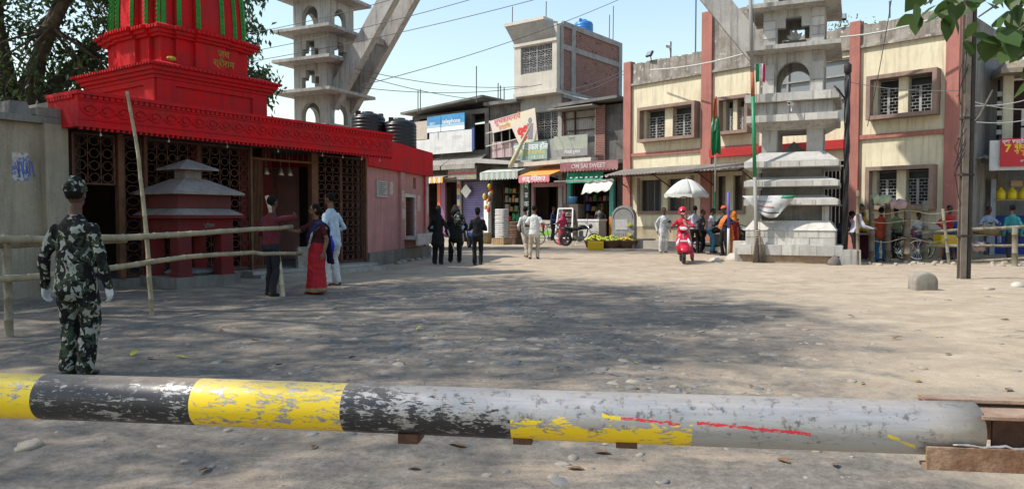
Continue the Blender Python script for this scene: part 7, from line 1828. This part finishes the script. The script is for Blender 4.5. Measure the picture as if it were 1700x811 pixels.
for (px, py, w_, h, c_, lb) in ((806, 404, .55, .55, (.40, .31, .18), 'pale wicker stool beside the white-stacked crate'), (870, 402, .5, .4, (.5, .47, .4), 'pale sack lying behind the two walking men')):
    p = on_ground(G(px, py)); t = thing('goods_basket', lb, 'basket', p); mb = MB(); mb.lathe([(w_ * .42, 0), (w_ * .5, h * .4), (w_ * .48, h * .9), (w_ * .52, h), (w_ * .2, h * 1.02)], (0, 0, 0), 14); mb.build('basket', mat('wicker_%d' % px, c_, tuple(q * .7 for q in c_), 14, bump=.6), t, smooth=True)
    for k in range(14): a = 6.283 * k / 14; mb = MB(); mb.bar((w_ * .52 * math.cos(a), w_ * .52 * math.sin(a), .02), (w_ * .54 * math.cos(a), w_ * .54 * math.sin(a), h), .03); mb.build('stake', mat('wicker_%d' % px, c_), t)
# shelves and hanging packets in the open shops
cols = [(.55, .05, .05), (.6, .45, .06), (.5, .5, .45), (.06, .3, .12), (.08, .12, .42), (.55, .25, .06), (.45, .42, .38), (.3, .05, .2)]
cnames = ['red', 'yellow', 'pale grey', 'green', 'blue', 'orange', 'dull beige', 'purple']
def shop_stock(x0, x1, label_s, label_g, group, y=.9, nz=5, seed=0, sh=True):
    rnd = random.Random(seed)
    if sh:
        t = thing('shelf_rack', label_s, 'shelf', frame=FH)
        for k in range(nz): mb = MB(); mb.box(x0, x1, y, y + .35, .6 + k * .5, .63 + k * .5); mb.build('shelf', mat('shelf_wood', (.14, .09, .06), (.1, .07, .05), 4), t)
        for x in (x0, x1): mb = MB(); mb.box(x - .02, x + .02, y - .01, y + .36, .14, 3.1); mb.build('upright', mat('shelf_wood', (.14, .09, .06)), t)
    for k in range(nz):
        x = x0 + .05
        while x < x1 - .2:
            w_ = rnd.uniform(.12, .26); h = rnd.uniform(.18, .4)
            mb = MB(); mb.taper(0, w_, 0, .22, 0, h, rnd.choice([0, .02, .04]), .02)
            ci = rnd.randrange(8); o = mb.build('packet', plain('pack_%d' % ci, cols[ci], .5), loc=FH.w(x, y + .04, .632 + k * .5), rz=FH.a); tag(o, cnames[ci] + ' ' + label_g + ', ' + ('lowest', 'second', 'third', 'fourth', 'topmost')[k] + ' shelf', 'packet', group)
            x += w_ + rnd.uniform(.03, .12)
shop_stock(-8.0, -6.9, 'dark wooden shelf rack in the general store', 'packet standing in the general store rack', 'packets on the general store shelf', seed=1)
shop_stock(-4.9, -3.8, 'dark shelf rack at the back of the pink-framed shop', 'packet in the pink-framed shop rack', 'packets in the pink-framed shop', y=1.6, nz=4, seed=2)
shop_stock(-3.0, -1.7, 'sweet shop shelf rack behind the freezer', 'packet on the sweet shop rack', 'packets in the sweet shop', y=1.3, nz=4, seed=3)
shop_stock(-12.9, -12.2, 'shelf rack in the shop with the striped yellow awning', 'packet in the rack behind the orange post', 'packets behind the orange post', y=.8, nz=4, seed=4)
rnd = random.Random(12)
for k in range(10):
    mb = MB(); mb.ball((0, 0, 0), (.10, .08, rnd.uniform(.12, .2)), 8, 6); p = FH.w(-8.15 + rnd.uniform(0, .4), -.35 - rnd.uniform(0, .3), 1.7 + k * .14)
    tag(mb.build('hanging_packet', plain('pack_%d' % (0, 1, 2, 5)[k % 4], cols[(0, 1, 2, 5)[k % 4]], .5), smooth=True, loc=p), ('red', 'yellow', 'pale grey', 'orange')[k % 4] + ' packet hanging in the bunch at the general store corner', 'packet', 'hanging packets at the store corner')
mb = MB(); mb.box(-8.42, -8.12, -.3, -.02, .14, 2.2); tag(mb.build('white_pillar', white_t, frame=FH), 'white painted pillar between the purple shutter and the general store', 'pillar')
# glass display cart
dc = thing('display_cabinet', 'white-framed glass cabinet of small wares standing on the roadside', 'cabinet', stand(940, 404), FH.a)
for (a, b) in (((-.5, -.25, .3), (-.42, -.05, 1.75)), ((.5, -.25, .3), (.42, -.05, 1.75)), ((-.5, .3, .3), (-.42, .3, 1.75)), ((.5, .3, .3), (.42, .3, 1.75)), ((-.5, -.25, .3), (.5, -.25, .3)), ((-.42, -.05, 1.75), (.42, -.05, 1.75)), ((-.47, -.18, .82), (.47, -.18, .82)), ((-.42, .3, 1.75), (.42, .3, 1.75))): mb = MB(); mb.bar(a, b, .06); mb.build('frame_bar', white_t, dc)
for z in (.32, .82, 1.1, 1.38): mb = MB(); mb.box(-.45, .45, -.1, .28, z, z + .02); mb.build('shelf', white_iron, dc)
for z in (.84, 1.12, 1.4):
    for k in range(6): mb = MB(); x = -.38 + k * .14; mb.tube([(x, -.06, z), (x + .03, -.08, z + .1), (x + .09, -.06, z + .13)], [.03, .035, .02], 6); mb.build('ware', plain('ware_%d' % (k % 3), [(.5, .5, .5), (.1, .1, .1), (.3, .25, .2)][k % 3]), dc, smooth=True)
mb = MB(); mb.box(-.46, .46, .28, .29, .34, 1.74); mb.build('back_panel', plain('cab_back', (.16, .16, .17)), dc)
for x in (-.45, .45): mb = MB(); mb.bar((x, 0, 0), (x, 0, .3), .06); mb.build('leg', iron, dc)
mb = MB(); mb.lathe([(.20, 0), (.24, .34), (.25, .36)], (0, 0, 0), 16); tag(mb.build('bucket', plain('bucket_blue', (.10, .30, .60)), smooth=True, loc=FH.w(-2.6, -.4, 1.95)), 'pale blue plastic bucket high on the sweet shop stand', 'bucket')
mb = MB(); mb.box(-3.0, -2.1, -.7, -.1, .14, 1.94); tag(mb.build('shop_stand', mat('stand_dark', (.09, .07, .06), (.13, .1, .08), 4), frame=FH), 'dark wooden stand left of the white freezer', 'stand')
# fruit baskets
lemon = mat('fruit_lemon', (.52, .50, .05), (.35, .42, .05), 20, rough=.5, bump=0); gold_f = mat('fruit_gold', (.62, .42, .03), (.55, .32, .03), 20, rough=.5, bump=0)
def fruit_basket(label, px, py, w_, m_, seed, yaw=0):
    p = on_ground(G(px, py)); t = thing('fruit_basket', label, 'basket', p); rnd = random.Random(seed)
    mb = MB(); mb.lathe([(w_ * .38, 0), (w_ * .5, .30), (w_ * .52, .32), (w_ * .47, .30), (w_ * .3, .27)], (0, 0, 0), 18); mb.build('basket', mat('basket_brown', (.14, .085, .05), (.09, .06, .04), 18, bump=.7), t, smooth=True)
    mb = MB()
    for k in range(90):
        r = w_ * .47 * math.sqrt(rnd.random()); a = rnd.uniform(0, 6.28); mb.ball((r * math.cos(a), r * math.sin(a), .32 + .22 * (1 - (r / (w_ * .5)) ** 1.5) * rnd.uniform(.6, 1.1)), .045, 6, 5)
    stuff(mb.build('fruit', m_, t, smooth=True)); return t
fruit_basket('basket heaped with green-yellow lemons behind the yellow crate', 988, 411, .95, lemon, 1)
fruit_basket('basket heaped with pale limes between the other two', 1016, 411, .95, mat('fruit_lime', (.42, .46, .06), (.3, .38, .05), 20, bump=0), 2)
fruit_basket('basket heaped with golden oranges before the memorial stone', 1040, 411, 1.0, gold_f, 3)
def crate(label, p, rz, m_, w_=.6, d_=.4, h=.3, z=0):
    t = thing('plastic_crate', label, 'crate', p, rz)
    for nm, a in (('side', (-w_ / 2, w_ / 2, -d_ / 2, -d_ / 2 + .02)), ('side', (-w_ / 2, w_ / 2, d_ / 2 - .02, d_ / 2)), ('end', (-w_ / 2, -w_ / 2 + .02, -d_ / 2 + .021, d_ / 2 - .021)), ('end', (w_ / 2 - .02, w_ / 2, -d_ / 2 + .021, d_ / 2 - .021))): mb = MB(); mb.box(*a, 0, h); mb.build(nm, m_, t)
    for z_ in (.08, .18, .27): mb = MB(); mb.box(-w_ / 2 - .012, w_ / 2 + .012, -d_ / 2 - .012, -d_ / 2 - .001, z_, z_ + .03); mb.build('rib', m_, t)
    mb = MB(); mb.box(-w_ / 2 + .021, w_ / 2 - .021, -d_ / 2 + .021, d_ / 2 - .021, 0, .02); mb.build('floor', m_, t); return t
ycr = plain('crate_yellow', (.62, .42, .01), .5)
crate('bright yellow plastic crate in front of the lemon basket', on_ground(G(989, 414)) , R(-8), ycr, .62, .42, .36)
crate('yellow plastic crate on the ground beside the memorial stone', on_ground(G(1060, 406)) , R(-20), ycr, .5, .4, .32)
for px, lb in ((1066, 'grey concrete kerb block right of the yellow crate'), (1078, 'dark weathered kerb block below the cream building')): block(lb, px, 411, .55, .4, .4, conc if px < 1070 else conc_d, .3)
# ================================================================ sellers behind the right-hand fence
person('man in a dark jacket bending at the gateway tower base', stand(1389, 432), 95, 1.66, .015, top=cloth('dark_jacket', (.03, .032, .045)), bottom=blackc, lean=42, rw=(-.2, -.5, .95), lw=(.2, -.5, .95), skin=SKIN_D)
person('man in a white shirt and dark trousers picking bananas', stand(1417, 436), 75, 1.70, .015, top=cloth('white_violet', (.48, .47, .55)), bottom=cloth('charcoal', (.035, .035, .038)), lean=14, rw=(-.2, -.45, 1.0), lw=(.2, -.45, 1.0), skin=SKIN_D)
person('man in a rust-orange shirt and blue trousers between the fence posts', stand(1462, 432), 160, 1.62, .015, top=cloth('rust_orange', (.42, .07, .03)), bottom=cloth('blue_trouser', (.03, .14, .28)), sleeve='short', skin=SKIN_D, hem=.1)
person('man in an olive shirt behind the thick fence posts', stand(1488, 427), 190, 1.62, .016, top=cloth('olive', (.13, .15, .07)), bottom=blackc, skin=SKIN_D)
person('man in a red shirt with a hand on his hip at the fence', stand(1573, 430), 10, 1.66, .015, top=cloth('red_shirt', (.40, .03, .035)), bottom=denim, rw=(-.20, -.10, 1.02), lw=(.26, -.1, .84), rpole=(-1, .3, -.2), skin=SKIN_D)
person('dark-clothed man standing behind the red shirt', stand(1580, 425), 30, 1.82, .016, top=cloth('dark_maroon', (.045, .02, .025)), bottom=blackc, skin=SKIN_D)
person('man in deep blue half hidden by the steel pole', stand(1594, 432), -60, 1.50, .016, top=cloth('deep_blue', (.03, .07, .22)), bottom=denim, skin=SKIN_D)
person('seller in a grey-blue shirt sitting behind a basket tray', stand(1637, 426) + Vector((0, 0, .42)), 0, 1.62, .015, top=cloth('grey_blue', (.28, .33, .42)), bottom=cloth('grey_blue', (.28, .33, .42)), pelvis=(0, 0, .50), rf=(-.2, -.35, .08), lf=(.2, -.35, .08), rw=(-.2, -.35, .72), lw=(.2, -.35, .72), skin=SKIN_D, lean=8)
person('woman in a mustard shawl standing at the banana stall', stand(1432, 429), -30, 1.52, .016, top=cloth('mustard', (.34, .22, .04)), bottom=cloth('plum_sari', (.12, .03, .06)), lower='sari', head='scarf', head_m=cloth('mustard', (.34, .22, .04)), skin=SKIN_D, sleeve='half')
person('boy in a white vest behind the bicycles', stand(1522, 426), 20, 1.45, .016, top=cloth('white_vest', (.52, .51, .48)), bottom=denim, sleeve='half', skin=SKIN_D)
person('man in a checked grey shirt walking behind the fence', stand(1548, 425), 70, 1.64, .016, top=cloth('check_grey', (.22, .22, .24)), bottom=cloth('tan_trousers', (.26, .2, .13)), skin=SKIN_D, rf=(-.1, -.18, .08), lf=(.1, .2, .09))
person('customer in a teal shirt at the fruit stall', stand(1680, 432), 175, 1.66, .015, top=cloth('teal_shirt', (.03, .20, .22)), bottom=cloth('charcoal', (.035, .035, .038)), skin=SKIN_D)
def table(label, px, py, w_, d_, h, m_, rz=0):
    t = thing('stall_table', label, 'table', on_ground(G(px, py)), rz)
    n = 5
    for k in range(n): mb = MB(); y = -d_ / 2 + d_ * k / n; mb.box(-w_ / 2, w_ / 2, y + .006, y + d_ / n - .006, h, h + .04); mb.build('plank', m_, t)
    for sx_ in (-1, 1):
        for sy in (-1, 1): mb = MB(); mb.box(sx_ * (w_ / 2 - .06) - .03, sx_ * (w_ / 2 - .06) + .03, sy * (d_ / 2 - .06) - .03, sy * (d_ / 2 - .06) + .03, -.05, h - .001); mb.build('leg', m_, t)
    return t
plk = mat('stall_plank', (.30, .25, .17), (.22, .18, .13), 4, bump=.4)
table('rough plank stall heaped with bananas', 1438, 430, 1.1, .8, .80, plk)
ban = thing('banana_heap', 'heap of yellow bananas on the rough plank stall', 'fruit', on_ground(G(1438, 430)) + Vector((0, 0, .845)))
rnd = random.Random(17); bm = mat('banana_yellow', (.66, .46, .02), (.5, .4, .04), 12, rough=.5, bump=0)
for k in range(46):
    a = rnd.uniform(0, 6.28); c_ = Vector((rnd.gauss(0, .2), rnd.gauss(0, .16), .03 + .10 * rnd.random())); d_ = Vector((math.cos(a), math.sin(a), 0))
    mb = MB(); mb.tube([c_ - d_ * .10, c_ - d_ * .05 + Vector((0, 0, .03)), c_ + d_ * .05 + Vector((0, 0, .03)), c_ + d_ * .10], [.008, .022, .022, .008], 6); mb.build('banana', bm, ban, smooth=True)
table('long plank stall carrying fruit trays behind the bamboo rails', 1668, 430, 3.0, .9, .74, plk, -.2)
sp3 = on_ground(G(1668, 430)); 
def tray(label, dx, dy, w_, m_, seed):
    p = sp3 + Vector((dx, dy, .785)); t = thing('fruit_tray', label, 'tray', p); rnd = random.Random(seed)
    mb = MB(); mb.lathe([(w_ * .45, 0), (w_ * .5, .1), (w_ * .52, .12), (w_ * .44, .08)], (0, 0, 0), 18); mb.build('tray', mat('basket_tan', (.36, .27, .15), (.25, .19, .11), 18, bump=.6), t, smooth=True)
    mb = MB()
    for k in range(60):
        r = w_ * .43 * math.sqrt(rnd.random()); a = rnd.uniform(0, 6.28); mb.ball((r * math.cos(a), r * math.sin(a), .12 + .16 * (1 - (r / (w_ * .5)) ** 2) * rnd.random()), .05, 6, 5)
    stuff(mb.build('fruit', m_, t, smooth=True))
tray('round tan tray with dusty pale fruit in front of the grey-blue seller', -.55, .0, .95, mat('fruit_dull', (.34, .29, .2), (.26, .22, .15), 14, bump=0), 1)
tray('round tray heaped with pale green guavas at the end of the stall', .75, -.2, .9, mat('fruit_guava', (.42, .52, .10), (.34, .44, .08), 14, bump=0), 2)
crate('yellow plastic crate hung at the fence below the red shirt', W(1570, 408, 21.6), R(6), ycr, .55, .35, .33)
# jugs on the shelf of the right-hand shop
x0, z0 = FR.px(1655, 331, .2); t = thing('wall_shelf', 'shelf of the right-hand shop carrying yellow oil jugs', 'shelf', frame=FR); mb = MB(); mb.box(x0 - .1, x0 + 3.2, .05, .5, z0 - .05, z0); mb.build('board', plk, t)
mb = MB(); mb.box(x0 - .2, x0 - .05, .1, .4, 0, z0 + .7); mb.build('upright', mat('blue_grey_wall', (.30, .33, .38)), t)
jug = MB(); jug.lathe([(.135, 0), (.15, .03), (.15, .22), (.10, .32), (.045, .36), (.045, .41), (.03, .42)], (0, 0, 0), 12); jm = None
for k in range(8):
    p = FR.w(x0 + .12 + k * .33, .25, z0 + .002)
    if jm is None: o = jug.build('oil_jug', plain('jug_yellow', (.68, .52, .01), .35), smooth=True, loc=p); jm = o.data
    else: o = obj_from('oil_jug', jm, None, p)
    tag(o, 'bright yellow plastic oil jug on the shop shelf', 'jug', 'yellow oil jugs on the shelf')
for k, (dx, lb) in enumerate(((.55, 'brown carton stacked on the yellow jugs'), (1.2, 'pale brown carton on the shelf above the jugs'))):
    mb = MB(); mb.box(-.17, .17, -.12, .12, 0, .2); tag(mb.build('carton', plain('carton_%d' % k, [(.35, .24, .15), (.42, .33, .24)][k]), loc=FR.w(x0 + dx, .28, z0 + .43), rz=FR.a), lb, 'carton')
mb = MB(); mb.box(x0 - .0, x0 + 2.6, .9, 1.6, 0, 1.35); tag(mb.build('blue_tarpaulin', cloth('tarp_blue', (.03, .06, .25)), frame=FR), 'goods covered with a blue tarpaulin inside the right-hand shop', 'tarpaulin')
# cloth bundles on the fence, rubble below
for (px, py, c_, lb) in ((1462, 330, (.38, .40, .26), 'green-grey cloth bundle tied on top of the fence posts'), (1490, 338, (.40, .27, .26), 'pink cloth hung over the fence wires'), (1618, 408, (.45, .30, .30), 'pinkish sack hanging on the bamboo rails')):
    mb = MB(); mb.sheet([[(-.28 + .07 * j, .05 * math.sin(j * 1.3 + i) - (.10 if i > 2 else -.02), .12 - .09 * abs(i - 2) - .03 * math.sin(j * 2.1)) for j in range(9)] for i in range(6)], 0, .01); tag(mb.build('cloth_bundle', cloth('bundle_%d' % px, c_), smooth=True, loc=W(px, py, 21.2)), lb, 'cloth')
for k in range(22): rock(1440 + rub.uniform(0, 250), 436 + rub.uniform(-2, 4), rub.uniform(.12, .3), rub.uniform(.06, .14), 'loose stone lying along the foot of the right-hand fence', mat('field_stone_buff', (.40, .34, .26), (.3, .26, .2), 6, bump=.4), 'stones along the right-hand fence')
# blue things at the temple door
mb = MB(); vs, fs = rock_mesh(rnd, 10, 8); mb.add([Vector((v.x * .09, v.y * .06, v.z * .21)) for v in vs], fs); p = W(548, 410, G(553, 473).y - .28); tag(mb.build('bag', cloth('bright_blue_bag', (.02, .04, .42)), smooth=True, loc=p), 'bright blue bag between the red sari and the white trousers', 'bag')
# ================================================================ wires against the sky
wire_m = plain('wire_grey', (.10, .10, .11), .6); wire_w = plain('wire_pale', (.5, .5, .48), .6)
def cable(label, a, b, da, db, sag, r=.012, m_=None, n=24, group='overhead wires'):
    A, B = W(*a, da), W(*b, db); mb = MB()
    mb.tube([A.lerp(B, i / n) - Vector((0, 0, sag * 4 * (i / n) * (1 - i / n))) for i in range(n + 1)], r, 5); tag(mb.build('overhead_wire', m_ or wire_m, smooth=True), label, 'wire', group)
for k, (a, b) in enumerate((((380, 62), (790, -45)), ((380, 92), (880, -30)), ((380, 108), (960, -20)))): cable(('uppermost', 'middle', 'lowest')[k] + ' of three parallel wires passing the far gateway tower', a, b, 22, 20, .15, .010)
for k, (a, b) in enumerate((((590, 114), (875, 143)), ((590, 122), (870, 168)), ((595, 145), (900, 140)), ((600, 142), (1060, -15)))): cable(('sagging thin wire from the far tower to the tall house bay', 'steep thin wire from the far tower down to the tall house', 'nearly level thin wire from the far tower across to the tall house', 'rising thin wire from the far tower over the blue water tank')[k], a, b, 27, 36, .3, .014)
cable('pale cable looped down the corner of the tall house', (928, 152), (1003, 168), 36.5, 36.0, .1, .035, wire_w, group='house cables'); cable('pale cable hanging down beside the brick pier', (1003, 168), (1006, 262), 36.0, 35.6, -.3, .035, wire_w, group='house cables')
for a, b in (((940, 150), (1050, 110)), ((945, 158), (1050, 115)), ((990, 232), (1048, 231))): cable('thin wire between the tall house and the cream building', a, b, 36.5, 33.5, .15, .014, group='house cables')
cable('white conduit sagging along the cream building parapet', (1080, 116), (1240, 88), 31, 26.5, .12, .03, wire_w, group='parapet conduits'); cable('white conduit along the right parapet of the cream building', (1395, 62), (1560, 28), 24.3, 22.6, .1, .03, wire_w, group='parapet conduits')
cable('thin black wire crossing the cream facade', (1480, 0), (1440, 210), 21, 23, .2, .012, group='facade wires'); cable('thin black wire to the black cable post', (1405, 135), (1600, 150), 21, 16, .1, .01, group='facade wires')
for a, b in (((1605, 175), (1720, 160)), ((1600, 200), (1720, 195)), ((1605, 165), (1720, 180))): cable('pale wire between the steel pole and the right-hand shop', a, b, 16, 22, .1, .012, wire_w, group='wires at the steel pole')
mb = MB(); mb.tube([W(1590, 230, 15.9), W(1625, 195, 16.0), W(1648, 150, 16.2)], [.03, .028, .02], 7); tag(mb.build('dead_branch', bark, smooth=True), 'bent dry stick caught on the steel pole', 'branch')
for (px, y0, y1, d_) in ((791, 110, 170, 39), (694, 150, 188, 41), (698, 148, 188, 41), (827, 138, 168, 39), (831, 142, 168, 39), (837, 146, 168, 39), (1477, 2, 30, 26)):
    mb = MB(); mb.tube([W(px, y1, d_), W(px, y0, d_)], .03, 5); tag(mb.build('roof_rod', wire_m), 'thin rod standing on the low shop roofs' if px < 1000 else 'thin rod above the cream parapet', 'rod', 'rods on the low shop roofs' if px < 1000 else None)
# ================================================================ fallen leaves, stones in the square
lv = MB(); lv.add([(0, 0, 0), (.3, -.22, .06), (.62, -.2, .1), (1, 0, .03), (.62, .2, .14), (.3, .22, .08), (.45, 0, .02)], [(0, 1, 6), (1, 2, 6), (2, 3, 6), (3, 4, 6), (4, 5, 6), (5, 0, 6)])
lmats = [mat('fallen_yellow', (.50, .44, .06), (.42, .36, .06), 9, bump=0), mat('fallen_green', (.26, .33, .06), (.32, .34, .06), 9, bump=0), mat('fallen_brown', (.17, .10, .055), (.12, .07, .04), 9, bump=0)]
lmes = []
for m_ in lmats: o = lv.build('fallen_leaf', m_); lmes.append(o.data); bpy.data.objects.remove(o)
spots = [(310, 589, 0), (217, 587, 0), (245, 590, 2), (755, 470, 1), (530, 540, 1), (690, 545, 1), (1435, 631, 0), (1555, 556, 0), (1530, 626, 0), (1245, 512, 1), (1345, 668, 0), (1655, 765, 0), (1650, 492, 0), (580, 592, 2), (940, 766, 2), (985, 741, 2), (775, 735, 2), (1385, 763, 2), (1290, 755, 2), (120, 690, 2), (640, 700, 2), (430, 560, 2), (1060, 601, 1), (1010, 540, 2), (1660, 527, 2), (1420, 522, 2), (1480, 560, 2), (1580, 585, 2), (845, 545, 2), (370, 545, 2), (470, 600, 2), (1680, 640, 2), (1250, 640, 2), (1100, 700, 2), (700, 770, 2), (350, 770, 2), (520, 740, 2)]
for k, (px, py, c_) in enumerate(spots):
    p = on_ground(G(px, py)) + Vector((0, 0, .006)); o = obj_from('fallen_leaf', lmes[c_], None, p, (rub.uniform(-.2, .2), rub.uniform(-.3, .1), rub.uniform(0, 6.28)), [rub.uniform(.07, .13)] * 3)
    tag(o, ['yellow fallen leaf lying on the dusty ground', 'green fallen leaf lying on the worn ground', 'curled brown fallen leaf on the ground'][c_], 'leaf', ['yellow fallen leaves', 'green fallen leaves', 'brown fallen leaves'][c_])
rock(50, 734, .20, .05, 'smooth buff stone half buried below the yellow end of the barrier', mat('field_stone_buff', (.40, .34, .26)))
rock(1690, 473, .3, .14, 'pale rough stone beyond the kerb stone', mat('pale_boulder', (.48, .44, .38))); rock(1640, 478, .25, .08, 'small buff stone near the kerb stone', mat('field_stone_buff', (.40, .34, .26)))
